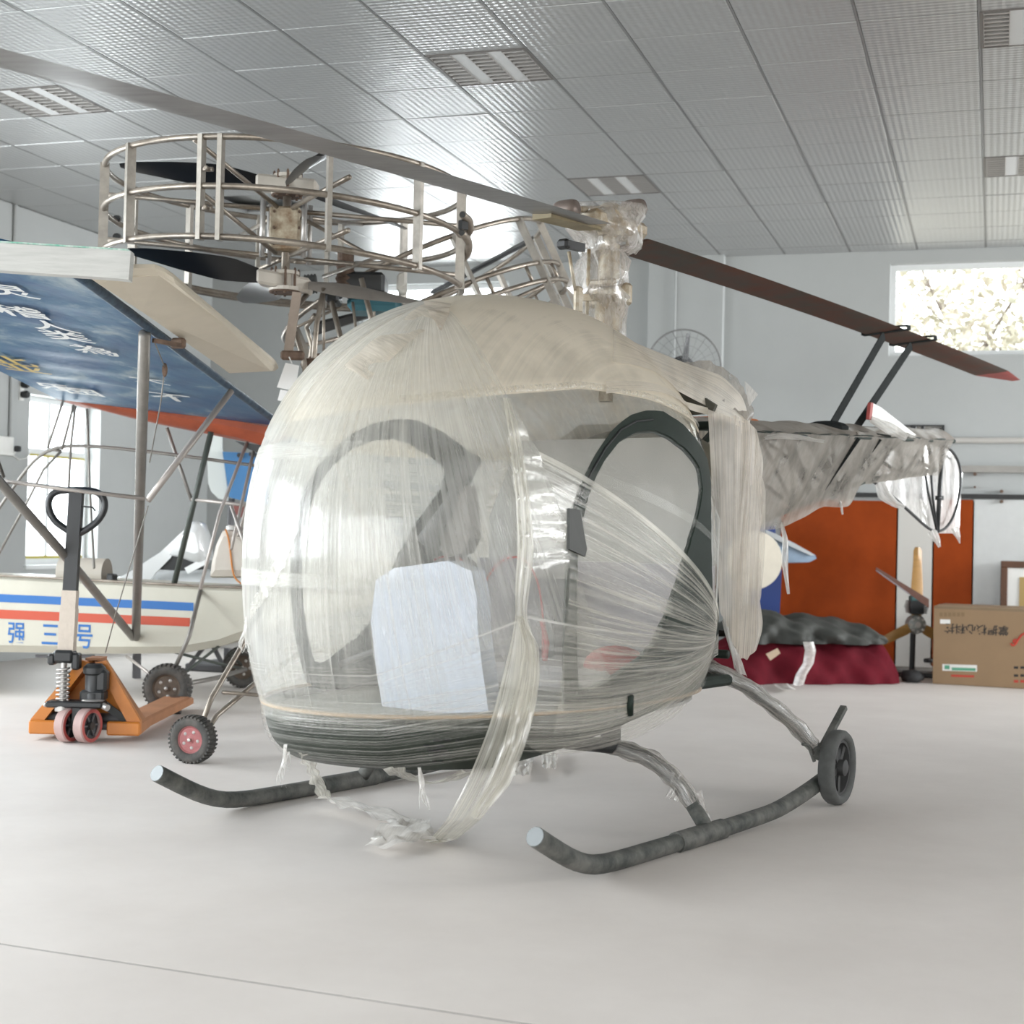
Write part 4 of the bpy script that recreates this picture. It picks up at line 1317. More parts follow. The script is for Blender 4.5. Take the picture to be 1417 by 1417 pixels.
# upper bands running back over the door to the knot on the rear frame
rk = hloc(on_s(1036, 588, 1.48))
def sp(L): return np.array([hloc(on_s(x, y, q)) for x, y, q in L])
def over(line):
    x0 = line[0][0]; s0 = skin(*line[0])[0]
    return [(x, y, s0 + (1.48 - s0) * ((x - x0) / (1036 - x0)) ** 1.0) for x, y in line]
top_ = smooth_line(sp(over([(846, 460), (900, 483), (950, 503), (1000, 520), (1028, 548), (1038, 584)])), 44)
mid_ = smooth_line(sp(over([(846, 490), (900, 505), (950, 530), (990, 552), (1016, 566), (1037, 587)])), 44)
low_ = smooth_line(sp(over([(846, 505), (905, 521), (938, 541), (970, 558), (1006, 574), (1036, 590)])), 44)
v_ = np.linspace(0, 1, 24)
rows = []
for v in v_:
    a1, a2, a3 = (1 - v) * (1 - 2 * v), 4 * v * (1 - v), v * (2 * v - 1)
    rows.append(push(top_ * a1 + mid_ * a2 + low_ * a3, .026))
P = np.array(rows)
film('roof_band_film', P, np.tile(np.interp(np.linspace(0, 1, 44), [0, .15, .6, 1], [.4, .9, .9, 1.3])[None], (24, 1)), F['roof'], uscale=.8)
A_ = smooth_line(sp(over([(836, 532), (900, 546), (950, 556), (1000, 570), (1037, 586)])), 40)
B_ = smooth_line(sp(over([(836, 549), (900, 557), (950, 566), (1000, 580), (1036, 596)])), 40)
P = np.array([push(A_ * (1 - v) + B_ * v, .03) for v in np.linspace(0, 1, 14)])
film('roof_band_film', P, np.tile(np.linspace(.9, 1.4, 40)[None], (14, 1)), F['roof'], uscale=.5)
# dull sheet over the rear frame top
A_ = sp([(925, 506, 1.12), (948, 500, 1.2), (985, 500, 1.32), (1008, 513, 1.42), (1036, 545, 1.52), (1042, 575, 1.52)])
B_ = sp([(945, 527, 1.10), (972, 545, 1.18), (998, 556, 1.28), (1016, 566, 1.36), (1030, 580, 1.44), (1036, 590, 1.48)])
P, at = ruled(A_, B_, 34, 16, None, fold=.006, seed=9, nf=3, dens=[1.1, 1.1, 1.1])
film('rear_cap_film', P, at, F['boom'])
A_ = sp([(1030, 527, 1.5), (1036, 532, 1.5), (1049, 546, 1.5)]); B_ = sp([(1036, 562, 1.5), (1038, 562, 1.5), (1040, 558, 1.5)])
P, at = ruled(A_, B_, 10, 8, None)
film('cap_flap', P, at, F['white'])
# curtain hanging over the rear bay
def curtain(top, bot, name, m, seed, fold=.012, nf=6, dens=None, nv=44, mid=None):
    A, B = sp(top), sp(bot)
    P, at = ruled(A, B, 56, nv, None, fold=fold, seed=seed, nf=nf, dens=dens, fstretch=1.2)
    if mid is not None:      # belly of the hanging sheet
        v = np.linspace(0, 1, nv)
        P = P + HT * 0 + (np.linspace(0, 1, 56)[:, None] * (mid * np.sin(np.pi * v) + .02 * np.sin(9 * v) + .012 * np.sin(23 * v))[None])[..., None] * V3((1, .15, 0))
    film(name, P, at, m)
curtain([(979, 566, 1.06), (996, 572, 1.2), (1014, 578, 1.34), (1034, 588, 1.47)], [(996, 846, 1.14), (1004, 866, 1.24), (1014, 890, 1.36), (1026, 905, 1.44)], 'rear_curtain', F['curtain'], 4, .002, 2, [.85, .75, .8, .9, 1.0])
curtain([(1016, 574, 1.36), (1034, 582, 1.45), (1044, 592, 1.5), (1052, 612, 1.54)], [(1008, 896, 1.36), (1022, 912, 1.42), (1036, 908, 1.48), (1048, 900, 1.52)], 'rear_curtain', F['curtain'], 6, .005, 1.5, [1.2, .95, .95, 1.05], mid=.03)
curtain([(1034, 586, 1.46), (1042, 594, 1.5), (1052, 630, 1.54), (1058, 690, 1.58)], [(1012, 900, 1.36), (1034, 914, 1.46), (1046, 890, 1.52), (1052, 820, 1.56)], 'rear_curtain', F['curtain'], 12, .005, 1.5, [.9, .8, .8, .9])
A_ = sp([(1000, 852, 1.2), (1006, 872, 1.26), (1012, 895, 1.34)]); B_ = sp([(1016, 925, 1.36), (1024, 932, 1.4), (1034, 936, 1.42)])
P, at = ruled(A_, B_, 12, 8, None, fold=.006, seed=2, nf=2)
film('gather_film', P, at, F['white'])
# starboard and rear sides of the bay, closing the wrap
A_ = np.array([(1.08, LC - .66, 1.55), (1.35, LC - .60, 1.62), (1.58, LC - .40, 1.66), (1.62, LC, 1.68), (1.58, LC + .28, 1.66)])
B_ = np.array([(1.08, LC - .68, .62), (1.38, LC - .62, .62), (1.60, LC - .42, .64), (1.66, LC, .64), (1.62, LC + .30, .64)])
P, at = ruled(A_, B_, 50, 20, None, fold=.010, seed=15, nf=5)
film('rear_curtain', P, at, F['curtain'])
# film on the starboard side of the cabin (seen through the bubble)
L_ = []
for z_ in (.6, .9, 1.2, 1.45, 1.6):
    row = []
    for p in np.linspace(-2.75, -1.05, 26):
        c = -math.cos(p); s_ = math.sin(p); g = float(gprof(z_))
        row.append((min(SREAR, SC + (AF if c < 0 else AR) * math.copysign(abs(c) ** (2 / EX), c) * g), LC + BW_ * math.copysign(abs(s_) ** (2 / EX), s_) * g, z_))
    L_.append(row)
P = push(np.array(L_), .03, True)
film('starboard_film', P, np.full(P.shape[:2], 1.0), F['fan'])

# mast wrap: bunched film round head and mast
def blob(ring_px, name, m, seed, r=.10, lf=None):
    R = np.random.default_rng(seed)
    rows = []
    n = 20
    for (x, y, hw, dp) in ring_px:
        c = on_l(x, y, ML)
        row = []
        for k in range(n):
            a = 2 * math.pi * k / n
            wob = 1 + .12 * math.sin(3 * a + y * .11) + .07 * R.standard_normal()
            row.append(c + CR * hw / FPX * 7.05 * math.cos(a) * wob + (V3((CF[0], CF[1], 0))) * dp * math.sin(a) * wob)
        rows.append(row)
    P = np.transpose(np.array(rows), (1, 0, 2))
    mb = MB().grid(P, closed=True)
    return obj(name, mb, m, heli, True)
blob([(832, 281, 50, .05), (831, 287, 56, .10), (832, 300, 52, .11), (836, 318, 48, .13), (842, 332, 44, .14), (846, 342, 40, .12), (840, 352, 30, .10)], 'rotor_head_film', F['mast'], 3)
blob([(838, 346, 24, .07), (834, 362, 36, .09), (832, 380, 37, .09), (830, 398, 38, .09), (830, 412, 40, .09), (834, 428, 34, .08), (838, 446, 28, .07), (842, 470, 22, .07)], 'mast_film', F['mast'], 4)
dm = 6.95
def screen_ribbon(cl, hw, d, name, m, seed, fold=.008):
    n = len(cl)
    C_ = smooth_line(np.array([gd(x, y, d) for x, y in cl]), 28)
    W_ = resample(np.array(hw, float)[:, None], 28)[:, 0] / FPX * d
    T = np.gradient(C_, axis=0); T /= np.linalg.norm(T, axis=1, keepdims=True)
    Bn = np.cross(T, CF); Bn /= np.linalg.norm(Bn, axis=1, keepdims=True)
    u = np.linspace(-1, 1, 10)
    P = C_[None] + Bn[None] * (u[:, None] * W_[None])[..., None]
    y = np.linspace(0, 1, 28)[None]
    P = P - CF * (fold * (np.sin(5 * u[:, None] + 4 * y + seed) + .5 * np.sin(11 * u[:, None] - 7 * y)))[..., None]
    obj(name, MB().grid(P), m, heli, True)
screen_ribbon([(800, 284), (812, 300), (822, 325), (828, 350), (832, 372)], [8, 10, 14, 12, 3], dm - .12, 'mast_strip', F['white'], 1)
screen_ribbon([(812, 325), (808, 345), (812, 362), (822, 372)], [6, 9, 8, 4], dm - .1, 'mast_strip', F['mast'], 2)
screen_ribbon([(872, 300), (880, 318), (884, 338), (876, 350)], [8, 10, 9, 4], dm - .05, 'mast_strip', F['mast'], 3)

# boom wrap: side and top sheets with folds, torn lower edge
ss = np.linspace(1.75, 5.40, 60)
A_ = np.array([(s, wd(s) + .022, top_z(s) + .004) for s in ss])
B_ = np.array([(s - .02 - .1 * math.sin(s * 3), .03 + .02 * math.sin(7 * s), bot_z(s) - .03 - .05 * abs(math.sin(4.3 * s + .5)) * (s < 4)) for s in ss])
P, at = ruled(A_, B_, 60, 16, None, fold=.004, seed=21, nf=4, dens=[1.0, .9, .9, 1.0], fstretch=1.5)
film('boom_film', P, at, F['boom'], uscale=2.0)
B2 = np.array([(s, -.03, bot_z(s) - .03) for s in ss]); A2 = np.array([(s, -wd(s) - .022, top_z(s) + .004) for s in ss])
P, at = ruled(A2, B2, 60, 14, None, fold=.007, seed=22, nf=9)
film('boom_film', P, at, F['boom'], uscale=2.0)
A_ = np.array([(s, wd(s) + .022, top_z(s) + .006) for s in ss]); B_ = np.array([(s, -wd(s) - .022, top_z(s) + .006) for s in ss])
P, at = ruled(A_, B_, 60, 12, None, fold=.005, seed=23, nf=8, sag=-.075, dens=[1.4, 1.4])
film('boom_top_film', P, at, F['boom'], uscale=2.0)
# film sheet in the tail guard
A_ = np.array([hloc(on_l(x, y, -.05)) for x, y in ((1206, 640), (1250, 614), (1304, 618), (1322, 632), (1330, 654))])
B_ = np.array([hloc(on_l(x, y, -.05)) for x, y in ((1206, 664), (1262, 712), (1296, 738), (1326, 738), (1328, 700))])
P, at = ruled(A_, B_, 40, 18, None, fold=.008, seed=31, nf=5)
film('tail_film', P, at, F['tail'])
def rag(cl, hw, l, name, seed, m='white'):
    d = (on_l(*cl[0], l) - CC) @ CF
    screen_ribbon(cl, hw, d, name, F[m], seed)
rag([(1288, 735), (1297, 748), (1300, 757)], [6, 7, 2], .03, 'torn_rag', 1)
rag([(1320, 730), (1326, 742), (1328, 752)], [6, 5, 1], .03, 'torn_rag', 2)
rag([(1216, 668), (1224, 685), (1240, 698), (1252, 702)], [6, 9, 7, 3], .02, 'torn_rag', 3)
rag([(1080, 720), (1087, 745), (1086, 780), (1088, 800), (1091, 822)], [2, 2, 4, 5, 2], .05, 'torn_rag', 4)
rag([(1160, 690), (1164, 700), (1166, 712)], [3, 2, 1], .05, 'torn_rag', 5)
rag([(1205, 580), (1225, 590), (1240, 597), (1255, 606)], [5, 7, 8, 5], .14, 'torn_rag', 6)
rag([(1055, 606), (1080, 603), (1110, 606), (1140, 611)], [3, 4, 3, 2], .27, 'torn_rag', 7)
# film on the front cross tube and on the rear one
def tube_film(l0, s0, nm):
    screen_ribbon(l0, s0, 0, nm, F['mast'], 1)
def near_d(s, l, z): return (H(s, l, z) - CC) @ CF
def leg_wrap(pts, r, nm, m, seed):
    P = smooth_line(np.array(pts), 26)
    R = np.random.default_rng(seed)
    T = np.gradient(P, axis=0); T /= np.linalg.norm(T, axis=1, keepdims=True)
    a = np.cross(T, [0, 0, 1.0]); a /= np.linalg.norm(a, axis=1, keepdims=True); b = np.cross(T, a)
    rows = []
    for k in range(14):
        t = 2 * math.pi * k / 14
        rr = r * (1 + .10 * R.random(26) + .10 * np.sin(np.arange(26) * 1.1 + 2 * t))
        rows.append(P + (a * math.cos(t) + b * math.sin(t)) * rr[:, None])
    obj(nm, MB().grid(np.array(rows), closed=True), m, heli, True)
leg_wrap([H(.66, .5, .335), H(.70, .66, .295), H(.72, .78, .205), H(.725, .83, .135)], .034, 'leg_film', F['mast'], 4)
leg_wrap([H(1.43, .50, .61), H(1.52, .64, .53), H(1.66, .79, .38), H(1.745, .86, .27)], .034, 'leg_film', F['mast'], 5)
def near_d(s, l, z): return (H(s, l, z) - CC) @ CF
screen_ribbon([(938, 1070), (934, 1090), (929, 1106)], [8, 7, 9], near_d(.71, .74, .28) - .03, 'leg_film', F['mast'], 5)
screen_ribbon([(962, 1098), (970, 1118), (980, 1136)], [10, 8, 4], near_d(.72, .8, .2) - .03, 'leg_film', F['mast'], 6)

# ================================================================== ring rotor craft (raw steel cages)
RC = gd(395, 372, 8.5)
RC[2] = 2.636
E1 = unit(V3((CR[0], CR[1], 0))); E2 = unit(V3((CF[0], CF[1], 0)))
G2 = unit(V3((RC[0], RC[1], 0))); G1 = V3((G2[1], -G2[0], 0))     # across and along the line of sight to the cage
craft = thing('rotor_cage_craft', 'raw steel flying frame with a big round rotor cage, standing behind the wrapped helicopter', 'aircraft', (RC[0], RC[1], 0))
RR = .995
def rc(ang, r, z):          # ang 0 = towards the camera, + to its right
    a = math.radians(ang)
    off = G1 * math.sin(a) * r - G2 * math.cos(a) * r
    return V3((RC[0], RC[1], z)) + off + V3((0, 0, -np.interp(z, [2.6, 2.86, 3.11], [.060, .040, .028]) * (off @ G1)))
ZL, ZM, ZU = 2.60, 2.86, 3.112
for z in (ZL, ZM, ZU):
    obj('hoop', MB().tube([rc(a, RR, z) for a in np.linspace(0, 360, 73)[:-1]], .017, 8, closed=True), M['steel'], craft, True)
for a in (-84, -54, -25.5, -19.5, 12, 43, 74, 134, 160, 165, 190, 216, 243):
    p, q = rc(a, RR, ZL), rc(a, RR, ZU)
    obj('upright', MB().bar(p - V3((0, 0, .02)), q + V3((0, 0, .01)), .024, .05, q - V3((RC[0], RC[1], 0)) * 1.0 + V3((0, 0, -ZU)) + V3((0, 0, 1e-3))), M['steel_flat'], craft)
for z in (ZL + .14, ZU - .17):
    obj('joint_bolt', MB().cyl(rc(-24.5, RR + .01, z), rc(-21.5, RR + .01, z), .012, 10).lathe([(.013, 0), (.013, .02), (.008, .024)], rc(-23, RR + .02, z), rc(-23, 1, 0) - rc(-23, 0, 0), 10), M['steel'], craft)
# lower hanging hoop at the back of the cage
obj('lower_arc', MB().tube([rc(a, RR, ZL - .02) for a in np.linspace(150, 245, 20)], .014, 8), M['steel'], craft, True)
for z in (2.70, 2.965):
    for a in (-90, 0 + 90, 18, 198):
        obj('spoke', MB().tube([rc(a, .10, z), rc(a, RR, z)], .014, 8), M['steel'], craft, True)
for a in (-28, 152):
    obj('spoke_brace', MB().tube([rc(a, .12, 2.96), rc(a * 1.0, RR, 3.10)], .013, 8).tube([rc(a, .12, 2.70), rc(a, RR, 2.86)], .013, 8), M['steel'], craft, True)
obj('spoke_brace', MB().tube([rc(55, .10, 2.92), rc(62, .55, 2.70), rc(150, .45, 2.68)], .013, 8), M['steel'], craft, True)
gb_ = MB().bevbox(rc(0, 0, 2.85), (.17, .17, .25), .012, (E1, E2, (0, 0, 1)))
gbx = obj('gearbox', gb_, mat('stained_gearbox', (.50, .44, .33), .5, .3, noise=.5, nscale=14, color2=(.22, .14, .08)), craft)
for (i, j) in ((-1, -1), (1, -1), (1, 1), (-1, 1)):
    c = rc(0, 0, 0) + E1 * i * .115 + E2 * j * .115
    obj('post', MB().tube([c + V3((0, 0, 2.68)), c + V3((0, 0, 3.02))], .016, 8), M['alu'], gbx, True)
for k in range(6):
    obj('bolt', MB().cyl(rc(0, .09, 2.76 + .09 * (k // 2)) + E1 * .07 * (-1 if k % 2 else 1), rc(0, .10, 2.76 + .09 * (k // 2)) + E1 * .07 * (-1 if k % 2 else 1), .008, 8), M['rust'], gbx)
obj('shaft', MB().cyl(rc(0, 0, 2.50), rc(0, 0, 3.14), .024, 12), M['steel'], craft, True)
M['prop'] = mat('black_prop_blade', (0.016, 0.016, 0.017), .3, noise=.4, nscale=6)
M['prop_tape'] = mat('tape_wrapped_blade', (.30, .27, .24), .5, noise=.2)
def prop(z, angs, mats, rl=.93, pitch=.55):
    hb = obj('propeller_hub', MB().bevbox(rc(0, 0, z), (.34, .13, .085), .015, (rc(angs[0], 1, 0) - rc(angs[0], 0, 0), E2, (0, 0, 1))).lathe([(.08, -.055), (.09, -.05), (.09, -.03), (.06, -.03), (.06, .04), (.08, .04), (.08, .06), (.03, .07)], rc(0, 0, z), (0, 0, 1), 18), M['tank'], craft)
    rg = MB()
    for k in range(8):
        t2 = k * 45
        rg.lathe([(.008, -.07), (.008, .07), (.003, .08)], rc(t2, .075, z + .04 * 0), (0, 0, 1), 8)
    obj('hub_bolts', rg.lathe([(.086, -.062), (.092, -.058), (.086, -.05)], rc(0, 0, z), (0, 0, 1), 18), M['rust'], hb)
    for a, m_ in zip(angs, mats):
        d = unit(rc(a, 1, 0) - rc(a, 0, 0)); s_ = np.cross((0, 0, 1), d)
        P = []
        for u in np.linspace(0, 1, 12):
            r = .13 + (rl - .13) * u
            ch = np.interp(u, [0, .1, .3, .6, .9, 1], [.04, .06, .095, .09, .065, .03])
            tw = pitch * (1.35 - u)
            ax = s_ * math.cos(tw) + V3((0, 0, 1)) * math.sin(tw)
            up = np.cross(d, ax)
            c = V3((RC[0], RC[1], z)) + d * r + V3((0, 0, -.04 * (d @ E1) * r - .02 * u * u))
            P.append([c + ax * ch, c + up * .014, c - ax * ch, c - up * .006])
        P = np.array(P)
        mb = MB()
        mb.add(P.reshape(-1, 3), [(i * 4 + j, i * 4 + (j + 1) % 4, (i + 1) * 4 + (j + 1) % 4, (i + 1) * 4 + j) for i in range(11) for j in range(4)] + [(0, 1, 2, 3), (44, 45, 46, 47)])
        obj('propeller_blade', mb, m_, hb, 'auto')
prop(3.105, (-94, 10, 130), (M['prop'],) * 3)
prop(2.56, (-62, 86, 196), (M['prop'], M['prop_tape'], M['prop']), pitch=.55)
# exhaust stubs on the right of the cage
for (a, b, c_, d_) in (((640, 297), (650, 305), (652, 318), (643, 330)), ((639, 322), (650, 335), (648, 352), (636, 362))):
    dd = 8.35
    obj('exhaust_pipe', MB().tube(list(smooth_line(np.array([gd(*a, dd - .12), gd(*b, dd - .02), gd(*c_, dd + .04), gd(*d_, dd + .1)]), 14)), .021, 10), M['steel'], craft, True)
obj('exhaust_mouth', MB().cyl(gd(640, 297, 8.225), gd(640, 297, 8.22), .017, 12).cyl(gd(639, 322, 8.225), gd(639, 322, 8.22), .017, 12).bar(gd(641, 305, 8.3), gd(641, 318, 8.3), .04, .04), M['black'], craft)
obj('exhaust_mouth', MB().cyl(gd(161, 303, 8.6), gd(163, 303, 8.7), .022, 12).cyl(gd(161, 328, 8.6), gd(163, 328, 8.7), .022, 12), M['black'], craft)
# second cage, tipped over, behind the first
C2 = gd(603, 462, 9.9)
a2 = math.radians(25.5)
F1 = E1 * math.cos(a2) + V3((0, 0, 1)) * math.sin(a2)
F2 = unit(E2 + V3((0, 0, -.02)))
FN = np.cross(F1, F2)
if FN[2] < 0: FN = -FN
R2_ = .92
def r2(ang, r, h):
    a = math.radians(ang)
    return C2 + F1 * math.sin(a) * r - F2 * math.cos(a) * r + FN * h
for h in (-.06, .06, .36, -.36):
    obj('tilted_hoop', MB().tube([r2(a, R2_, h) for a in np.linspace(0, 360, 61)[:-1]], .016, 8, closed=True), M['steel'], craft, True)
for k in range(18):
    a = k * 20 + 6
    obj('rung', MB().tube([r2(a, R2_, -.06), r2(a, R2_, .06)], .013, 6), M['steel'], craft, True)
for a in (20, 55, 80, 105, 140, 180, 220, 300, 340):
    obj('upright', MB().bar(r2(a, R2_, -.36), r2(a, R2_, .36), .024, .045, r2(a, 1, 0) - r2(a, 0, 0)), M['steel_flat'], craft)
for a in (0, 90, 180, 270):
    obj('spoke', MB().tube([r2(a, .05, .0), r2(a, R2_, .0)], .013, 8), M['steel'], craft, True)
h2 = obj('propeller_hub', MB().lathe([(.07, -.08), (.08, 0), (.07, .12)], C2 + FN * .1, FN, 16), M['rust'], craft)
for a in (68, 188, 308):
    d = unit(r2(a, 1, 0) - r2(a, 0, 0)); s_ = np.cross(FN, d)
    P = [C2 + FN * .24 + d * .1 + s_ * .04, C2 + FN * .24 + d * .86 + s_ * .06 + FN * .02, C2 + FN * .24 + d * .86 - s_ * .05 - FN * .02, C2 + FN * .24 + d * .1 - s_ * .04]
    obj('propeller_blade', MB().prism(P, FN * .018), M['prop'], h2)
# body frame between the cages and down to the ground
def D(x, y, d): return gd(x, y, d)
fr_t = [(((424, 408), 8.6), ((402, 436), 8.45), ((421, 500), 8.3), ((426, 560), 8.3)), (((448, 400), 8.5), ((438, 450), 8.4), ((430, 560), 8.35)),
        (((448, 410), 8.8), ((448, 505), 8.8)), (((459, 418), 8.7), ((474, 478), 8.6), ((500, 600), 8.5)), (((500, 385), 8.7), ((516, 450), 8.7), ((540, 560), 8.7)),
        (((488, 418), 8.9), ((494, 468), 8.9), ((508, 560), 8.9)), (((524, 385), 9.0), ((518, 430), 9.0), ((505, 520), 9.0)), (((436, 436), 9.3), ((424, 452), 9.4), ((432, 480), 9.4), ((420, 560), 9.3)),
        (((412, 452), 9.2), ((470, 425), 9.4), ((520, 412), 9.5))]
for k, f_ in enumerate(fr_t):
    obj('frame_tube', MB().tube([D(*p, d) for p, d in f_], .016 if k not in (2, 5, 6, 8) else .009, 8), M['steel'], craft, True)
obj('flat_arm', MB().bar(D(411, 405, 8.4), D(398, 494, 8.3), .05, .02, E2), mat('tan_bar', (.40, .32, .26), .55, noise=.2), craft)
obj('arm_bracket', MB().bevbox(D(405, 492, 8.3), (.13, .05, .05), .01, (E1, E2, (0, 0, 1))), M['rust'], craft)
obj('pulley', MB().lathe([(.05, -.035), (.06, -.03), (.05, -.02), (.06, -.01), (.05, 0), (.06, .01), (.05, .02), (.06, .03), (.05, .035)], D(430, 393, 8.9), unit(E1 + V3((0, 0, .1))), 24), M['wheel_grey'], craft, True)
obj('engine_block', MB().bevbox(D(505, 396, 9.1), (.26, .3, .13), .02, (E1, E2, (0, 0, 1))).bevbox(D(462, 408, 9.0), (.08, .2, .12), .015, (E1, E2, (0, 0, 1))), M['black'], craft)
obj('engine_cylinder', MB().lathe([(.05, -.12), (.06, -.1), (.05, -.08), (.06, -.06), (.05, -.04), (.06, -.02), (.05, 0), (.06, .02), (.05, .04), (.05, .1)], D(478, 372, 9.0), (0, 0, 1), 14), M['rust'], craft)
obj('fuel_tank', MB().bevbox(D(520, 424, 9.1), (.32, .3, .09), .03, (E1, E2, (0, 0, 1))), mat('teal_tank', (.05, .17, .21), .5), craft)
obj('carburettor', MB().bevbox(D(556, 388, 9.0), (.07, .07, .10), .015, (E1 * .8 + V3((0, 0, .5)), E2, (0, 0, 1))).hull_ellipsoid(D(557, 402, 9.0), (.03, .03, .03), 10, 7), mat('pale_metal', (.62, .6, .55), .5), craft)
obj('joint_cluster', MB().hull_ellipsoid(D(430, 505, 8.35), (.06, .05, .04), 10, 7).hull_ellipsoid(D(446, 500, 8.8), (.10, .05, .05), 10, 7), M['rust'], craft)
# legs and ground wheels
wc = gd(267, 1023, 7.5); wc[2] = .117
M['tyre'] = mat('dusty_tyre', (0.052, 0.052, 0.050), .85, noise=.35, nscale=15, color2=(.11, .10, .09))
M['hub_red'] = mat('dusty_red_hub', (.36, .12, .12), .6, noise=.3, nscale=20)
M['hub_rust'] = mat('rusty_hub', (.13, .095, .07), .7, noise=.4, nscale=20)
def tyre_wheel(parent, c, axis, R_, wd, hubm, studs=5):
    ax = unit(axis)
    t_ = obj('ground_wheel', MB().lathe([(R_ * .56, -wd * .34), (R_ * .62, -wd * .44), (R_ * .80, -wd * .5), (R_ * .93, -wd * .42), (R_ * .965, -wd * .25), (R_ * .97, 0), (R_ * .965, wd * .25), (R_ * .93, wd * .42), (R_ * .80, wd * .5), (R_ * .62, wd * .44), (R_ * .56, wd * .34), (R_ * .56, -wd * .34)], c, ax, 40, caps=False), M['tyre'], parent, True)
    a = unit(np.cross(ax, (0, 0, 1))); b = np.cross(ax, a)
    tr = MB()
    for k in range(34):
        t2 = 2 * math.pi * k / 34
        d = a * math.cos(t2) + b * math.sin(t2); tg = np.cross(ax, d)
        for sg in (-1, 1):
            tr.bar(c + d * R_ * .985 + ax * wd * .03 * sg, c + d * R_ * .94 + ax * wd * .47 * sg, R_ * .085, R_ * .085, d)
    tag(obj('tread', tr, M['tyre'], t_), kind='stuff')
    hb = obj('hub', MB().lathe([(R_ * .57, -wd * .3), (R_ * .57, wd * .36), (R_ * .50, wd * .30), (R_ * .46, wd * .16), (R_ * .22, wd * .14), (R_ * .18, wd * .30), (R_ * .10, wd * .34), (0, wd * .34)], c, ax, 28)
             .lathe([(R_ * .57, wd * .3), (R_ * .57, -wd * .36), (R_ * .50, -wd * .30), (R_ * .46, -wd * .16), (R_ * .2, -wd * .16), (0, -wd * .3)], c, ax, 28), hubm, t_, 'auto')
    st = MB()
    for k in range(studs):
        t2 = 2 * math.pi * k / studs + .5
        d = a * math.cos(t2) + b * math.sin(t2)
        st.lathe([(R_ * .075, 0), (R_ * .075, wd * .16), (R_ * .03, wd * .2)], c + d * R_ * .34 + ax * wd * .15, ax, 8)
    obj('wheel_nut', st.lathe([(R_ * .07, 0), (R_ * .07, wd * .2), (0, wd * .24)], c + ax * wd * .3, ax, 10), M['alu'], hb)
    return t_
wx = unit(-E2 * .93 + E1 * -.30)
tyre_wheel(craft, wc, wx, .119, .085, M['hub_red'])
lg = MB().tube([wc - wx * .03, D(293, 965, 7.62), D(340, 885, 7.9), D(400, 760, 8.2)], .014, 8)
lg.tube([wc - wx * .05 + E1 * .02, D(300, 990, 7.65), D(350, 948, 7.9), D(420, 900, 8.1)], .014, 8).tube([D(308, 958, 7.65), D(362, 962, 7.8), D(430, 968, 8.0)], .010, 8)
obj('gear_leg', lg, M['steel'], craft, True)
cl = MB().tube([D(426, 560, 8.3), D(430, 700, 8.3), D(400, 760, 8.2)], .016, 8).tube([D(430, 560, 8.35), D(520, 760, 8.5), D(600, 900, 8.9)], .016, 8)
obj('centre_column', cl, M['steel'], craft, True)
w2 = gd(640, 975, 9.1); w2[2] = .117
tyre_wheel(craft, w2, wx, .119, .085, M['hub_red'])
obj('gear_leg', MB().tube([w2 - wx * .03, D(600, 900, 8.9), D(420, 900, 8.1)], .014, 8), M['steel'], craft, True)
# paper tag
tg = MB()
A_ = [gd(395, 502, 8.22), gd(414, 506, 8.22), gd(408, 541, 8.2), gd(383, 536, 8.2)]
tg.prism(A_, E2 * .004)
tg.prism([gd(388, 539, 8.19), gd(411, 543, 8.19), gd(411, 558, 8.18), gd(384, 554, 8.18)], E2 * .004)
tag(obj('paper_tag', tg.tube([gd(400, 494, 8.24), gd(404, 503, 8.22)], .003, 5), mat('white_paper', (.78, .78, .77), .8)), 'folded white paper tag hanging from the steel cage arm', 'tag')

# ================================================================== high wing light aircraft on the left
plane = thing('light_aircraft', 'white high-wing light aircraft with blue and red stripes and a blue underwing', 'aircraft', (-5.05, 9.2, 0))
FH = V3((.98, .20, 0)); FH /= np.linalg.norm(FH)
FM = V3((-FH[1], FH[0], 0))
P0 = V3((-5.05, 8.85, 0))
def fu(u, v, z): return P0 + FH * u + FM * v + V3((0, 0, z))
def on_f(x, y, v=0.0):
    r = ray(x, y)
    return CC + r * (((P0 + FM * v - CC) @ FM) / (r @ FM))
def fl(wp): return V3(((wp - P0) @ FH, (wp - P0) @ FM, wp[2]))
M['cream'] = mat('cream_white_skin', (.56, .54, .455), .45, noise=.06, nscale=3)
M['stripe_blue'] = mat('blue_stripe', (.015, .13, .40), .5)
M['stripe_red'] = mat('red_stripe', (.50, .07, .03), .5)
prof = [(-4.2, .40, .84), (-3.2, .33, .825), (-1.30, .302, .809), (-.60, .312, .793), (-.05, .332, .779), (.20, .385, .775), (.41, .462, .773), (.9, .60, .765), (1.15, .68, .76)]
rows = []
for (u, zb_, zt_) in prof:
    h = zt_ - zb_; W = .72; b_ = min(.05, h * .3)
    sec = [(0, zb_ + b_), (0, zt_ - b_ * .4), (b_ * .4, zt_), (W - b_ * .4, zt_), (W, zt_ - b_ * .4), (W, zb_ + b_), (W - b_, zb_), (b_, zb_)]
    rows.append([fu(u, v, z) for v, z in sec])
P = np.array(rows)
fm_ = MB()
m_, k_ = P.shape[:2]
fm_.add(P.reshape(-1, 3), [(i * k_ + j, i * k_ + (j + 1) % k_, (i + 1) * k_ + (j + 1) % k_, (i + 1) * k_ + j) for i in range(m_ - 1) for j in range(k_)] + [tuple(range(k_)), tuple((m_ - 1) * k_ + j for j in range(k_))])
fuse = obj('fuselage', fm_, M['cream'], plane, 'auto')
obj('top_edge', MB().tube([fu(u, .0, z + .008) for (u, _, z) in prof], .009, 6), M['steel'], fuse, True)
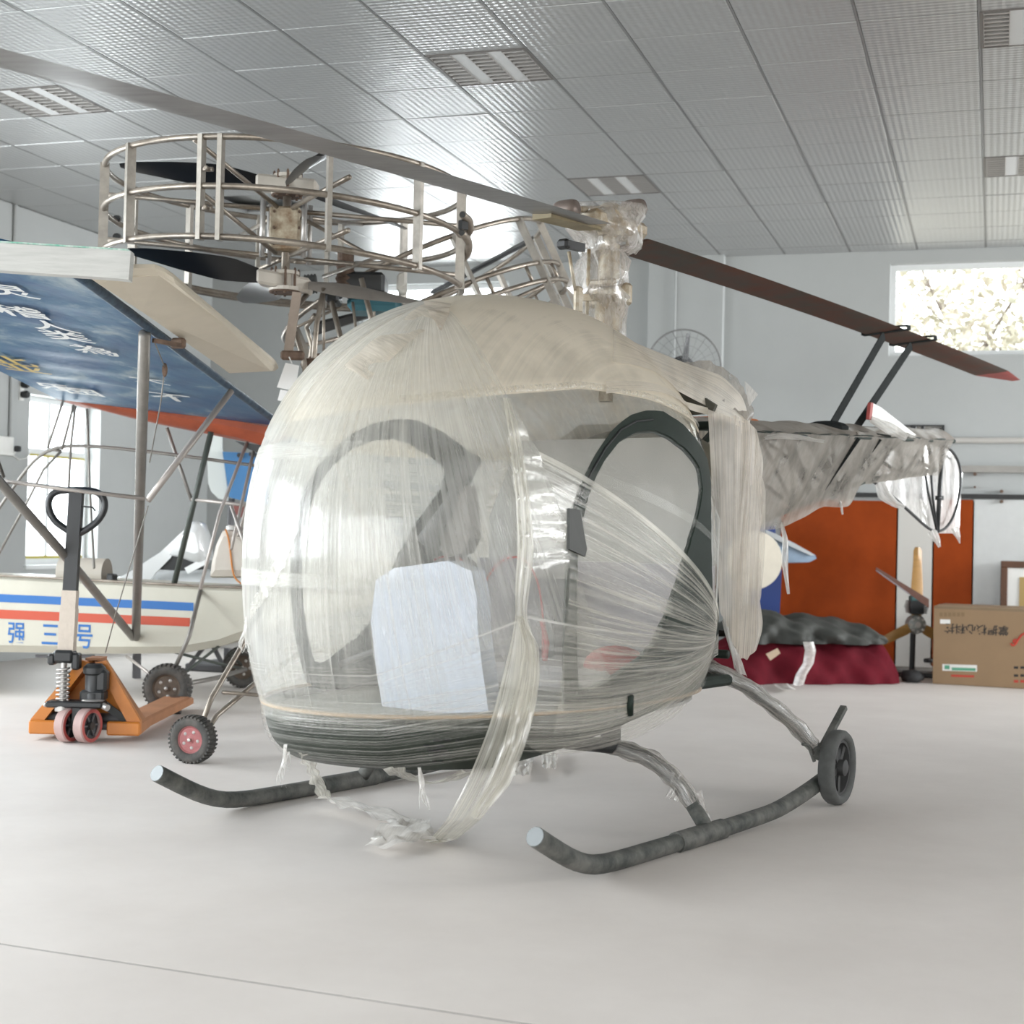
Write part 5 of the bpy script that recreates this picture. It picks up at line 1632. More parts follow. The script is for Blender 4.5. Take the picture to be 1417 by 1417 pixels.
def stripe(ytl, ybl, ytr, ybr, xr, m, name):
    a, b = fl(on_f(0, ytl)), fl(on_f(0, ybl)); c, d = fl(on_f(xr, ytr)), fl(on_f(xr, ybr))
    def ext(p, q, u): return p[2] + (q[2] - p[2]) * (u - p[0]) / (q[0] - p[0])
    u0 = -3.6
    # follow the skin, a paint layer a millimetre proud
    us = np.linspace(u0, c[0], 30)
    pts = [fu(u, -.002, ext(a, c, u)) for u in us] + [fu(u, -.002, ext(b, d, u)) for u in us[::-1]]
    mb = MB(); n = 30
    vs = [fu(u, -.002, ext(a, c, u)) for u in us] + [fu(u, -.002, ext(b, d, u)) for u in us]
    mb.add(vs, [(i, i + 1, n + i + 1, n + i) for i in range(n - 1)])
    obj(name, mb, m, fuse)
stripe(822, 833, 834, 845.5, 268, M['stripe_blue'], 'blue_stripe')
stripe(843.5, 856, 855, 867, 263, M['stripe_red'], 'red_stripe')

def text_mesh(name, s, origin, xd, yd, size, m, parent, extrude=.0008, align='LEFT', wx=1.0, bold=.012):
    cu = bpy.data.curves.new('t', 'FONT')
    cu.body = s; cu.size = 1.0; cu.offset = bold; cu.extrude = 0.0; cu.align_x = align
    to = bpy.data.objects.new('t', cu)
    COL.objects.link(to)
    dg = bpy.context.evaluated_depsgraph_get()
    me = to.evaluated_get(dg).to_mesh()
    vs = np.array([v.co[:] for v in me.vertices]) if len(me.vertices) else np.zeros((0, 3))
    fs = [tuple(p.vertices) for p in me.polygons]
    to.evaluated_get(dg).to_mesh_clear()
    bpy.data.objects.remove(to); bpy.data.curves.remove(cu)
    mb = MB()
    if len(vs):
        xd, yd = V3(xd), V3(yd)
        mb.add([V3(origin) + xd * v[0] * size * wx + yd * v[1] * size for v in vs], fs)
    return obj(name, mb, m, parent)
def fus_text(s, x0, yb, x1, yt):
    a, b = fl(on_f(x0, yb, -.003)), fl(on_f(x1, yt, -.003))
    hgt = b[2] - a[2]; wd_ = b[0] - a[0]
    up = V3((0, 0, 1)) * 1.0
    text_mesh('lettering', s, on_f(x0, yb, -.003) + V3((0, 0, hgt * .08)), FH + V3((0, 0, -.02)), up, hgt * 1.12, M['stripe_blue'], fuse, wx=wd_ / hgt / 1.12)
fus_text('强', 9.5, 889, 36, 861)
fus_text('三', 56, 893, 83, 862)
fus_text('号', 103, 896, 130, 864)
# engine fairing / tank on the rear of the pod and the drum on top of it
obj('drum', MB().lathe([(.0, 0), (.105, 0), (.105, .32), (0, .32)], on_f(140, 800, .22) - FH * .28 + V3((0, 0, .03)), FH, 22), mat('beige_drum', (.46, .42, .36), .6), plane, 'auto')
obj('drum_strap', MB().tube([on_f(133, 776, .2), on_f(137, 790, .15), on_f(140, 806, .12)], .006, 6).bevbox(on_f(155, 800, .15), (.06, .06, .06), .01), M['black'], plane)
hs = [(288, 800), (290, 780), (297, 752), (306, 733), (318, 733), (335, 740), (352, 760), (362, 800)]
P = [on_f(x, y, .12) for x, y in hs]
c = sum(P) / len(P)
rings = []
for f_, v_ in ((.7, 0), (.94, .02), (1, .08), (1, .40), (.9, .48), (.6, .5)):
    rings.append([c + (p - c) * f_ + FM * v_ for p in P])
mbt = MB().grid(np.transpose(np.array(rings), (1, 0, 2)), closed=True).add(list(rings[0]), [tuple(range(len(P)))]).add(list(rings[-1]), [tuple(range(len(P)))])
tk = obj('fuel_tank', mbt, M['tank'], plane, 'auto')
obj('fuel_hose', MB().tube(list(smooth_line(np.array([on_f(x, y, .11) for x, y in ((312, 732), (316, 742), (319, 765), (321, 785), (324, 800), (334, 808))]), 20)), .006, 6), mat('orange_hose', (.60, .22, .04), .5), tk, True)
obj('tank_cap', MB().lathe([(.035, 0), (.035, .03), (.025, .04)], on_f(320, 735, .25), (0, 0, 1), 14), M['white_paint'], tk, 'auto')

# wing: underside blue with clouds and white brush writing; edges from the photograph at their real depth
WT, WR = gd(105, 380, 6.0), gd(390, 590, 9.8)
LR, LT = gd(80, 553, 9.8), gd(-399, 318, 6.0)
def wing(u, v, up=0.0):        # u 0 = trailing edge, 1 = leading edge ; v 0 = root, 1 = tip
    p = (WR * (1 - v) + WT * v) * (1 - u) + (LR * (1 - v) + LT * v) * u
    return p + V3((0, 0, up))
def wing_mat():
    m = mat('blue_cloudy_underwing', (.028, .085, .165), .45)
    nt = m.node_tree; L = nt.links.new; N = nt.nodes.new
    b = nt.nodes['Principled BSDF']
    tc = nt.nodes.new('ShaderNodeUVMap')
    mp = N('ShaderNodeMapping'); mp.inputs['Scale'].default_value = (3.0, 5.5, 1)
    L(tc.outputs['UV'], mp.inputs['Vector'])
    n = N('ShaderNodeTexNoise'); n.inputs['Scale'].default_value = 1.5; n.inputs['Detail'].default_value = 7; n.inputs['Roughness'].default_value = .6
    n.inputs['Distortion'].default_value = .5
    L(mp.outputs['Vector'], n.inputs['Vector'])
    r = N('ShaderNodeValToRGB')
    r.color_ramp.elements[0].position = .40; r.color_ramp.elements[0].color = (.014, .075, .18, 1)
    r.color_ramp.elements[1].position = .74; r.color_ramp.elements[1].color = (.40, .46, .47, 1)
    e = r.color_ramp.elements.new(.54); e.color = (.035, .12, .22, 1)
    L(n.outputs['Fac'], r.inputs['Fac']); L(r.outputs['Color'], b.inputs['Base Color'])
    n2 = N('ShaderNodeTexNoise'); n2.inputs['Scale'].default_value = 5; L(mp.outputs['Vector'], n2.inputs['Vector'])
    bp = N('ShaderNodeBump'); bp.inputs['Strength'].default_value = .25; bp.inputs['Distance'].default_value = .02
    L(n2.outputs['Fac'], bp.inputs['Height']); L(bp.outputs['Normal'], b.inputs['Normal'])
    return m
nu, nv = 22, 40
us = np.linspace(0, 1, nu)
G = np.array([[wing(u, v, -.012 * math.sin(v * math.pi * 9) ** 2 * math.sin(math.pi * u)) for v in np.linspace(0, 1, nv)] for u in us])
wg = MB().grid(G)
Gt = np.array([[wing(u, v, .02 + .10 * math.sin(math.pi * u ** .7)) for v in np.linspace(0, 1, nv)] for u in us])
wg.grid(Gt[::-1])
wg.grid(np.stack([G[0], Gt[0]], 0)).grid(np.stack([Gt[-1], G[-1]], 0))
wing_o = obj('wing', wg, wing_mat(), plane, 'auto')
M['navy'] = mat('navy_spar_tape', (.012, .03, .06), .5, noise=.5, nscale=20, color2=(.05, .09, .13))
obj('trailing_spar', MB().tube([wing(.0, v, .005) for v in np.linspace(0, 1, 20)], .022, 8), M['navy'], wing_o, True)
M['white_letter'] = mat('white_brush_paint', (.72, .74, .74), .5)
M['yellow_letter'] = mat('yellow_brush_paint', (.52, .38, .10), .5)
def on_wing(x, y, off=-.016):
    a, e1, e2 = WR, WT - WR, LR - WR
    n = np.cross(e1, e2); r = ray(x, y)
    return CC + r * (((a - CC) @ n) / (r @ n)) + V3((0, 0, off))
CH_ = unit(WR - LR); SP_ = unit(WT - WR)
def wing_text(s, x, y, size, m=None, tilt=0.0):
    xd = CH_ * math.cos(tilt) + SP_ * math.sin(tilt)
    yd = SP_ * math.cos(tilt) - CH_ * math.sin(tilt)
    o = on_wing(x, y)
    text_mesh('brush_writing', s, o - xd * size * .5 - yd * size * .4, xd, yd, size, m or M['white_letter'], wing_o)
for (s, x, y, sz) in (('灵', 8, 396, .24), ('稽', 26, 426, .25), ('人', 70, 446, .24), ('类', 90, 460, .25), ('為', 130, 480, .24), ('不', 238, 546, .30), ('大', 205, 522, .22)):
    wing_text(s, x, y, sz)
wing_text('乐', 78, 532, .26); wing_text('园', 112, 538, .26)
wing_text('北', 8, 494, .30, M['yellow_letter']); wing_text('亚', 30, 505, .28, M['yellow_letter'])
# orange centre fairing along the root
M['orange_fab'] = mat('orange_fabric', (.36, .075, .03), .6, noise=.3, nscale=6, bump=.1)
low = [(78, 553, 0), (100, 556, .02), (150, 569, .04), (200, 580, .06), (260, 592, .07), (330, 606, .08), (395, 626, .08)]
hi = [(78, 550), (100, 553), (150, 557), (200, 563), (260, 572), (330, 583), (398, 596)]
rows = []
for (lx, ly, _), (hx, hy) in zip(low, hi):
    a, b = gd(hx, hy, 9.8), gd(lx, ly, 9.86)
    rows.append([a, a * .6 + b * .4 - E2 * .03, b, b + E2 * .6, a + E2 * .6 + V3((0, 0, .05))])
P = np.array(rows); m_, k_ = P.shape[:2]
fo = MB().add(P.reshape(-1, 3), [(i * k_ + j, i * k_ + (j + 1) % k_, (i + 1) * k_ + (j + 1) % k_, (i + 1) * k_ + j) for i in range(m_ - 1) for j in range(k_)] + [tuple(range(k_)), tuple((m_ - 1) * k_ + j for j in range(k_))])
obj('centre_fairing', fo, M['orange_fab'], plane, 'auto')
obj('fairing_shade', MB().prism([gd(325, 610, 9.9), gd(396, 622, 9.9), gd(396, 636, 9.9), gd(372, 632, 9.9), gd(345, 622, 9.9)], E2 * .1), M['black'], plane)  # black strip stands in for the shading under the fairing
# tip fence in peeling white
tp_ = [gd(-60, 331, 5.9), gd(181, 347, 5.9), gd(178, 387, 5.9), gd(160, 385, 5.9), gd(-60, 370, 5.9)]
M['peel'] = mat('peeling_white_wood', (.50, .50, .48), .6, noise=.15, nscale=6, stretch=(1, 1, 10))
tf = obj('wing_tip_board', MB().prism(tp_, SP_ * -.045), M['peel'], plane)
obj('green_edge', MB().prism([gd(-60, 329.5, 5.9), gd(60, 337, 5.9), gd(176, 344.5, 5.9), gd(181, 347.3, 5.9), gd(60, 340, 5.9), gd(-60, 332, 5.9)], SP_ * -.046), mat('green_flaking_paint', (.55, .62, .57), .6, color2=(.10, .35, .25), nscale=25), tf)
# flap hinged at the trailing edge
al = [gd(124, 386, 5.98), gd(150, 378, 5.98), gd(178, 373, 6.0), gd(215, 373, 6.03), gd(228, 378, 6.06), gd(240, 386, 6.1), gd(310, 445, 7.1), gd(383, 505, 8.3), gd(386, 511, 8.35), gd(380, 515, 8.3), gd(318, 518, 8.2), gd(305, 508, 8.0), gd(255, 473, 7.3), gd(190, 428, 6.55)]
c = sum(al) / len(al)
n_ = np.cross(al[6] - al[0], al[13] - al[0]); n_ = unit(n_); n_ = n_ if n_[2] > 0 else -n_
rings = [[c + (p - c) * f_ + n_ * h for p in al] for f_, h in ((.93, -.006), (1, .006), (1, .022), (.96, .034))]
fp = MB().grid(np.transpose(np.array(rings), (1, 0, 2)), closed=True).add(rings[0], [tuple(range(len(al)))]).add(rings[-1], [tuple(range(len(al)))])
M['cream_flap'] = mat('cream_flap', (.58, .52, .42), .5, noise=.05)
fpo = obj('flap', fp, M['cream_flap'], plane)
obj('flap_rib', MB().tube([gd(252, 470, 7.28), gd(290, 463, 7.35), gd(322, 458, 7.42)], .008, 6), M['cream_flap'], fpo, True)
obj('hinge', MB().bevbox(gd(247, 475, 7.15), (.07, .04, .05), .01).bar(gd(212, 471, 7.0), gd(250, 478, 7.1), .02, .02), M['rust'], fpo)
# struts and tail frame
M['strut'] = mat('grey_strut', (.235, .22, .20), .4, .3, noise=.2)
M['strut_lt'] = mat('pale_strut', (.42, .38, .35), .4, .3)
M['strut_dk'] = mat('dark_green_strut', (.055, .065, .055), .5)
fb = on_f(188, 882, -.02)
obj('wing_strut', MB().tube([gd(200, 462, 6.95), gd(196, 600, 7.6), fb], .028, 12), M['strut'], plane, True)
obj('wing_strut', MB().tube([fb - FH * .02, gd(95, 775, 8.2), gd(0, 668, 7.7), gd(-120, 530, 7.2), gd(-214, 425, 6.9)], .026, 12), M['strut'], plane, True)
obj('jury_strut', MB().tube([gd(320, 541, 8.4), gd(205, 692, 7.9)], .018, 10), M['strut_lt'], plane, True)
obj('jury_strut', MB().tube([gd(0, 665, 7.75), gd(92, 677, 7.8), gd(200, 690, 7.9)], .011, 8), M['strut_lt'], plane, True)
obj('jury_strut', MB().tube([gd(5, 660, 7.75), gd(-30, 560, 7.5), gd(-60, 490, 7.3)], .010, 8), M['strut'], plane, True)
obj('cabane_strut', MB().tube([gd(292, 598, 9.8), on_f(240, 812, .05)], .019, 10), M['strut_dk'], plane, True)
obj('cabane_strut', MB().tube([gd(231, 592, 10.0), gd(247, 640, 10.0), gd(265, 692, 9.9)], .012, 8), M['strut'], plane, True)
fb2 = [[(342, 612, 9.9), (304, 710, 9.6), (277, 815, 9.4)], [(352, 620, 9.95), (328, 725, 9.7), (320, 760, 9.6)], [(356, 640, 9.95), (342, 700, 9.8), (330, 742, 9.7)], [(265, 691, 9.9), (322, 697, 9.8), (360, 702, 9.8)],
       [(320, 700, 9.7), (338, 752, 9.6), (352, 790, 9.6)], [(200, 690, 7.92), (320, 698, 9.0)]]
for f_ in fb2[:5]:
    obj('frame_tube', MB().tube([gd(*p) for p in f_], .011, 8), M['strut_lt'], plane, True)
boom = smooth_line(np.array([gd(x, y, 9.9) for x, y in ((-40, 760), (20, 672), (45, 638), (66, 621), (95, 616), (150, 619), (240, 629), (335, 642), (370, 646))]), 40)
obj('tail_frame_tube', MB().tube(list(boom), .011, 8), M['strut'], plane, True)
obj('tail_frame_tube', MB().tube([gd(66, 621, 9.9), gd(85, 624, 9.9)], .009, 8).tube([gd(85, 624, 9.9), gd(60, 650, 9.9), gd(40, 690, 9.9), gd(-20, 800, 9.9)], .009, 8), M['strut'], plane, True)
wr = MB()
for (a, b) in (((88, 553), (66, 620)), ((102, 560), (86, 622)), ((104, 562), (98, 616), (95, 676)), ((120, 566), (122, 616), (124, 676)), ((124, 676), (130, 770), (131, 786)), ((66, 621), (0, 700)), ((212, 592), (200, 690), (170, 800)), ((207, 700), (150, 885), (146, 903)), ((212, 471), (228, 508), (210, 600)), ((55, 640), (40, 720), (0, 770)),)[:0]: pass
wires = [((88, 553, 9.8), (66, 620, 9.9)), ((102, 560, 9.8), (86, 622, 9.9)), ((104, 562, 9.8), (98, 616, 9.9), (95, 676, 9.9)), ((120, 566, 9.8), (122, 616, 9.9), (124, 676, 9.9), (130, 786, 9.3)),
         ((205, 700, 8.0), (160, 850, 8.6), (146, 903, 8.75)), ((213, 471, 7.0), (228, 508, 7.2)), ((228, 508, 7.2), (222, 560, 7.3), (207, 640, 7.6))]
for wv in wires:
    obj('wire', MB().tube([gd(*p) for p in wv], .009 if wv[0][0] < 150 else .0035, 5), M['strut'], plane, True)
obj('turnbuckle', MB().hull_ellipsoid(gd(228, 512, 7.2), (.014, .014, .035), 8, 6), M['rust'], plane)
# main wheels
wa = gd(232, 952, 9.54); wa[2] = .152
wb = gd(337, 921, 11.1); wb[2] = .152
wxx = unit(-FM * .99 + FH * .13)
tyre_wheel(plane, wa, wxx, .152, .12, M['hub_rust'])
tyre_wheel(plane, wb, wxx, .152, .12, M['hub_rust'])
gl = MB().tube([on_f(278, 815, .02), gd(262, 880, 9.45), wa + FM * .05 + V3((0, 0, .06))], .014, 8)
obj('gear_leg', gl, M['strut'], plane, True)
obj('gear_leg', MB().tube([wa + FM * .06, gd(300, 938, 10.2), gd(340, 926, 10.9)], .016, 8), M['strut'], plane, True)
obj('gear_leg', MB().tube([fu(.2, .1, .40), gd(257, 930, 9.6)], .010, 8).tube([fu(-.15, .1, .34), gd(302, 918, 10.4), gd(335, 925, 11.0)], .010, 8), M['strut_dk'], plane, True)
obj('gear_leg', MB().tube([on_f(175, 908, .05), gd(208, 933, 9.5)], .010, 8), M['strut_lt'], plane, True)
obj('gear_leg', MB().tube([fu(.45, .6, .48), gd(318, 905, 10.9), wb], .012, 8), M['strut_dk'], plane, True)
# nose / tail leg off to the left so that the pod stands on the floor
tyre_wheel(plane, fu(-3.4, .36, .152), wxx, .152, .12, M['hub_rust'])
obj('gear_leg', MB().tube([fu(-3.3, .36, .34), fu(-3.4, .36, .152)], .02, 8), M['strut'], plane, True)
obj('skid_rail', MB().bbox((0, 0, 0), (.001, .001, .001)) if False else MB().bar(on_f(50, 908, .1), on_f(130, 908, .1), .03, .02), M['dkgrey'], plane)

# ================================================================== white sailplane and the blue tail behind
gp = thing('sailplane', 'white sailplane with its pointed canopy hood raised, behind the striped aircraft', 'aircraft', (*gd(240, 900, 11.6)[:2], 0))
dg_ = 11.6
def dq(x, y, d=dg_): return gd(x, y, d)
bod = []
for x, yc, hh in ((120, 826, 8), (150, 828, 26), (190, 832, 42), (240, 838, 50), (300, 842, 54), (360, 845, 56), (460, 850, 40)):
    c = dq(x, yc); r = hh / FPX * dg_
    bod.append([c + V3((0, 0, 1)) * r * math.cos(t) + E2 * r * 1.1 * math.sin(t) for t in np.linspace(0, 2 * math.pi, 17)[:-1]])
P = np.transpose(np.array(bod), (1, 0, 2))
gm = mat('white_gelcoat', (.80, .82, .82), .25, coat=.5)
obj('fuselage', MB().grid(P, closed=True), gm, gp, True)
nose_ = [(150, 808), (185, 788), (222, 764), (255, 733), (236, 772), (216, 792), (206, 805)]
obj('windscreen_frame', MB().prism([dq(x, y, 11.3) for x, y in nose_], E2 * .04), gm, gp)
cp = [(262, 728), (266, 722), (272, 721), (279, 726), (284, 742), (287, 762), (288, 775), (276, 780), (262, 776), (248, 771), (234, 768), (243, 752)]
cq = [dq(x, y, 11.25) for x, y in cp]; cc_ = sum(cq) / len(cq)
rings = [[cc_ + (p - cc_) * f_ + E2 * h for p in cq] for f_, h in ((.5, -.07), (.85, -.04), (1, 0), (1, .2), (.8, .28))]
obj('canopy_hood', MB().grid(np.transpose(np.array(rings), (1, 0, 2)), closed=True).add(rings[0], [tuple(range(len(cq)))]), gm, gp, True)
obj('cockpit_opening', MB().prism([dq(x, y, 11.32) for x, y in ((220, 788), (232, 768), (252, 772), (276, 781), (284, 788), (250, 790))], E2 * .05), M['black'], gp)
obj('cockpit_rail', MB().bar(dq(258, 790, 11.25), dq(288, 774, 11.25), .03, .05), gm, gp)
obj('trestle', MB().bar(V3((*dq(285, 900)[:2], 0)) - E1 * .2, dq(290, 885), .03, .03).bar(V3((*dq(285, 900)[:2], 0)) + E1 * .2, dq(290, 885), .03, .03), M['dkgrey'], gp)
obj('nose_rest', MB().bar(V3((*dq(190, 900)[:2], 0)), dq(190, 868), .05, .05), M['dkgrey'], gp)
tl = thing('stored_tail', 'white tail fin with blue rudder leaning upright behind the striped aircraft', 'aircraft part', (*gd(330, 900, 12.45)[:2], 0))
fx = [(286, 600), (306, 600), (306, 620), (310, 640), (316, 690), (316, 693), (302, 690), (292, 680), (288, 668), (287, 640)]
obj('fin', MB().prism([gd(x, y, 12.45) for x, y in fx], E2 * .06), mat('white_fin', (.70, .74, .72), .45), tl)
rx = [(308, 625), (372, 628), (370, 698), (350, 697), (317, 688)]
ru = obj('rudder', MB().prism([gd(x, y, 12.41) for x, y in rx], E2 * .05), mat('blue_rudder', (.045, .19, .42), .5), tl)
obj('rudder_fitting', MB().cyl(gd(331, 630, 12.39), gd(331, 630, 12.35), .02, 10).bar(gd(345, 628, 12.38), gd(362, 632, 12.38), .03, .03), M['black'], ru)
obj('stand_post', MB().tube([gd(320, 690, 12.48), V3((*gd(320, 690, 12.48)[:2], 0.0))], .03, 8).bevbox(V3((*gd(320, 690, 12.48)[:2], .03)), (.5, .5, .06), .01), M['dkgrey'], tl)
obj('red_patch', MB().prism([gd(x, y, 12.3) for x, y in ((322, 697), (338, 697), (333, 716), (326, 712))], E2 * .05), mat('dark_red', (.22, .07, .06), .6), tl)

# ================================================================== pallet jack
JW = unit((.945, .326, 0)); JG = unit((-.30, .954, 0))
JO = V3((-4.690, 7.150, 0))
def J(a, b, z): return JO + JW * a + JG * b + V3((0, 0, z))
def jf(x, y, b): # point on the jack's upright plane at distance b along the forks
    m = np.cross(JW, (0, 0, 1.0)); r = ray(x, y); p0 = J(0, b, 0)
    return CC + r * (((p0 - CC) @ m) / (r @ m))
jack = thing('pallet_jack', 'orange pallet jack with black loop handle and taped shaft, in front of the striped aircraft', 'pallet jack', J(0, .3, 0))
M['jorange'] = mat('orange_enamel', (.60, .20, .025), .4, noise=.15, nscale=6)
M['jdust'] = mat('dusty_orange', (.42, .19, .09), .7, noise=.25, nscale=4)
ap = jf(128, 912, .06)
wl, wr_ = -.295, .295
fr = MB()
az = ap[2]
def leg(mb, sg, b0, b1):
    a0 = sg * .295; a1 = .03 + sg * .035
    mb.prism([J(a0, b0, .035), J(a0 - sg * .07, b0, .10), J(a1 - sg * .02, b0, az - .01), J(a1 + sg * .035, b0, az), J(a0, b0, .11)], JG * (b1 - b0))
lb_ = obj('frame', leg(MB(), 1, -.02, .012) or MB(), M['jorange'], jack) if False else None
f1 = MB(); leg(f1, 1, -.02, .02); leg(f1, -1, -.02, .02)
obj('frame_front', f1, M['jorange'], jack)
f2 = MB()
f2.prism([J(.295, .02, .10), J(.235, .02, .10), J(.030, .02, az - .01), J(.066, .02, az)], JG * .10)
obj('frame_side', f2, M['jdust'], jack)
f3 = MB().prism([J(-.295, .02, .10), J(-.235, .02, .10), J(.02, .02, az - .01), J(-.005, .02, az)], JG * .10)
obj('frame_side', f3, M['jorange'], jack)
obj('frame_back', MB().prism([J(-.26, .11, .08), J(.26, .11, .08), J(.066, .11, az), J(-.005, .11, az)], JG * .012), M['jorange'], jack)
obj('frame_cap', MB().prism([J(-.01, -.02, az), J(.07, -.02, az), J(.07, .12, az), J(-.01, .12, az)], (0, 0, .012)), M['jdust'], jack)
for (a0, a1) in ((-.30, -.13), (.12, .30)):
    obj('front_bar', MB().bevbox(J((a0 + a1) / 2, -.03, .068), (a1 - a0, .03, .075), .008, (JW, JG, (0, 0, 1))), M['jorange'], jack)
for sg in (1, -1):
    c = sg * .205
    fk = MB()
    w_ = .085
    secs = [(.0, .03, .10, 1), (.25, .05, .105, 1), (1.25, .05, .105, 1), (1.42, .045, .085, .85), (1.47, .05, .075, .55)]
    rows = []
    for (b, z0, z1, ww) in secs:
        x = w_ * ww
        rows.append([J(c - x, b, z0), J(c - x, b, z1 - .012), J(c - x + .012, b, z1), J(c + x - .012, b, z1), J(c + x, b, z1 - .012), J(c + x, b, z0)])
    P = np.array(rows); m_, k_ = P.shape[:2]
    fk.add(P.reshape(-1, 3), [(i * k_ + j, i * k_ + (j + 1) % k_, (i + 1) * k_ + (j + 1) % k_, (i + 1) * k_ + j) for i in range(m_ - 1) for j in range(k_)] + [tuple(range(k_)), tuple((m_ - 1) * k_ + j for j in range(k_))])
    f_ = obj('fork', fk, M['jdust'], jack)
    sl = []
    for t in np.linspace(0, 2 * math.pi, 17)[:-1]:
        sl.append(J(c + .03 * math.cos(t), 1.28 + (.07 if math.sin(t) > 0 else -.07) + .03 * math.sin(t), .1055))
    obj('slot', MB().prism(sl, (0, 0, .0015)), mat('slot_shadow', (.10, .05, .03), .8), f_)
    obj('load_roller', MB().cyl(J(c - .04, 1.2, .037), J(c + .04, 1.2, .037), .036, 16), M['black'], f_, 'auto')
    obj('lift_lug', MB().bevbox(J(c - sg * .02, .16, .13), (.05, .06, .09), .01, (JW, JG, (0, 0, 1))), M['jdust'], f_)
obj('torsion_bar', MB().cyl(J(-.24, .06, .11), J(.24, .06, .11), .03, 14).cyl(J(-.20, .0, .075), J(.22, .0, .075), .02, 12), M['dkgrey'], jack, 'auto')
obj('push_rod', MB().bar(J(.10, -.03, .20), J(.27, .02, .06), .035, .04), M['black'], jack)
obj('cross_plate', MB().bevbox(J(-.03, -.09, .205), (.30, .12, .035), .008, (JW, JG, (0, 0, 1))).bevbox(J(-.02, -.09, .15), (.06, .09, .10), .01, (JW, JG, (0, 0, 1))), M['black'], jack)
obj('plate_bolt', MB().cyl(J(.12, -.12, .20), J(.15, -.14, .19), .018, 10).cyl(J(-.19, -.12, .20), J(-.175, -.14, .2), .012, 10), M['alu'], jack)
pc = J(.01, -.07, 0)
obj('hydraulic_pump', MB().lathe([(.055, .225), (.055, .26), (.048, .27), (.048, .36), (.06, .37), (.06, .40), (.04, .42)], pc + JW * .045, (0, 0, 1), 18)
    .bevbox(pc + JW * .045 + V3((0, 0, .25)), (.13, .10, .06), .012, (JW, JG, (0, 0, 1))).bevbox(pc + JW * .08 + V3((0, 0, .33)), (.08, .08, .12), .015, (JW, JG, (0, 0, 1))), M['black'], jack, 'auto')
obj('pump_flange', MB().lathe([(.055, .222), (.062, .226), (.055, .232)], pc + JW * .05 - JG * .03, (0, 0, 1), 20), M['alu'], jack)
sp = jf(87, 950, -.11)
obj('spring', MB().tube([sp + JW * .032 * math.cos(t) + JG * .032 * math.sin(t) + V3((0, 0, -.10 + .20 * t / (2 * math.pi * 9))) for t in np.linspace(0, 2 * math.pi * 9, 150)], .006, 6), M['alu'], jack, True)
obj('spring_seat', MB().cyl(sp - V3((0, 0, .13)), sp + V3((0, 0, .15)), .018, 12).lathe([(.04, -.13), (.04, -.10)], sp, (0, 0, 1), 16), M['alu'], jack, 'auto')
obj('handle_base', MB().bevbox(jf(90, 908, -.09), (.11, .10, .07), .015, (JW, JG, (0, 0, 1))).bevbox(jf(73, 912, -.10), (.04, .07, .06), .01, (JW, JG, (0, 0, 1))).bevbox(jf(106, 915, -.10), (.04, .07, .09), .01, (JW, JG, (0, 0, 1))), M['black'], jack)
hb0, hb1 = jf(92, 905, -.08), jf(106, 682, -.04)
tb_ = hb0 * .62 + hb1 * .38
sx_ = unit(np.cross(hb1 - hb0, JG))
obj('shaft', MB().bar(tb_, hb1, .072, .05, JG), M['black'], jack)
obj('taped_sleeve', MB().bar(hb0, hb0 * .72 + hb1 * .28, .084, .062, JG).bar(hb0 * .74 + hb1 * .26, tb_ * .98 + hb1 * .02, .079, .056, JG), mat('beige_paper_tape', (.62, .54, .46), .7, noise=.12, bump=.3, bscale=40), jack)
lp = [(106, 740), (92, 733), (76, 722), (68, 708), (66, 695), (70, 684), (80, 679), (106, 678), (130, 679), (141, 684), (146, 695), (144, 708), (135, 722), (120, 733), (106, 740)]
obj('handle_loop', MB().tube(list(smooth_line(np.array([jf(x, y, -.045) for x, y in lp]), 50)), .019, 10), mat('black_chipped', (.02, .021, .023), .3), jack, True)
obj('release_lever', MB().tube([jf(108, 700, -.06), jf(128, 702, -.06), jf(132, 707, -.06)], .005, 6), M['black'], jack, True)
M['jwheel'] = mat('dusty_pink_polyurethane', (.46, .32, .30), .6, noise=.15)
jx = unit(JW * .93 - JG * .37)
for (x, y, b) in ((121, 1009, -.125), (95, 1004, -.105)):
    c = jf(x, y, b); c[2] = .094
    t_ = obj('steer_wheel', MB().lathe([(.07, -.03), (.088, -.03), (.094, -.024), (.094, .024), (.088, .03), (.07, .03), (.07, -.03)], c, jx, 32, caps=False), M['jwheel'], jack, 'auto')
    obj('rim_band', MB().lathe([(.07, .0305), (.088, .0305), (.088, .032), (.07, .032), (.07, .0305)], c, jx, 32, caps=False), mat('red_pu_edge', (.42, .08, .07), .5), t_)
    obj('hub', MB().lathe([(.071, -.02), (.071, .015), (.055, .008), (.025, .012), (.022, .034), (0, .034)], c, jx, 24), M['black'], t_, 'auto')
    sp_ = MB()
    a = unit(np.cross(jx, (0, 0, 1))); b2_ = np.cross(jx, a)
    for k in range(6):
        d = a * math.cos(k * math.pi / 3) + b2_ * math.sin(k * math.pi / 3)
        sp_.bar(c + d * .02 + jx * .016, c + d * .068 + jx * .016, .008, .01, jx)
    obj('hub_web', sp_, M['dkgrey'], t_)

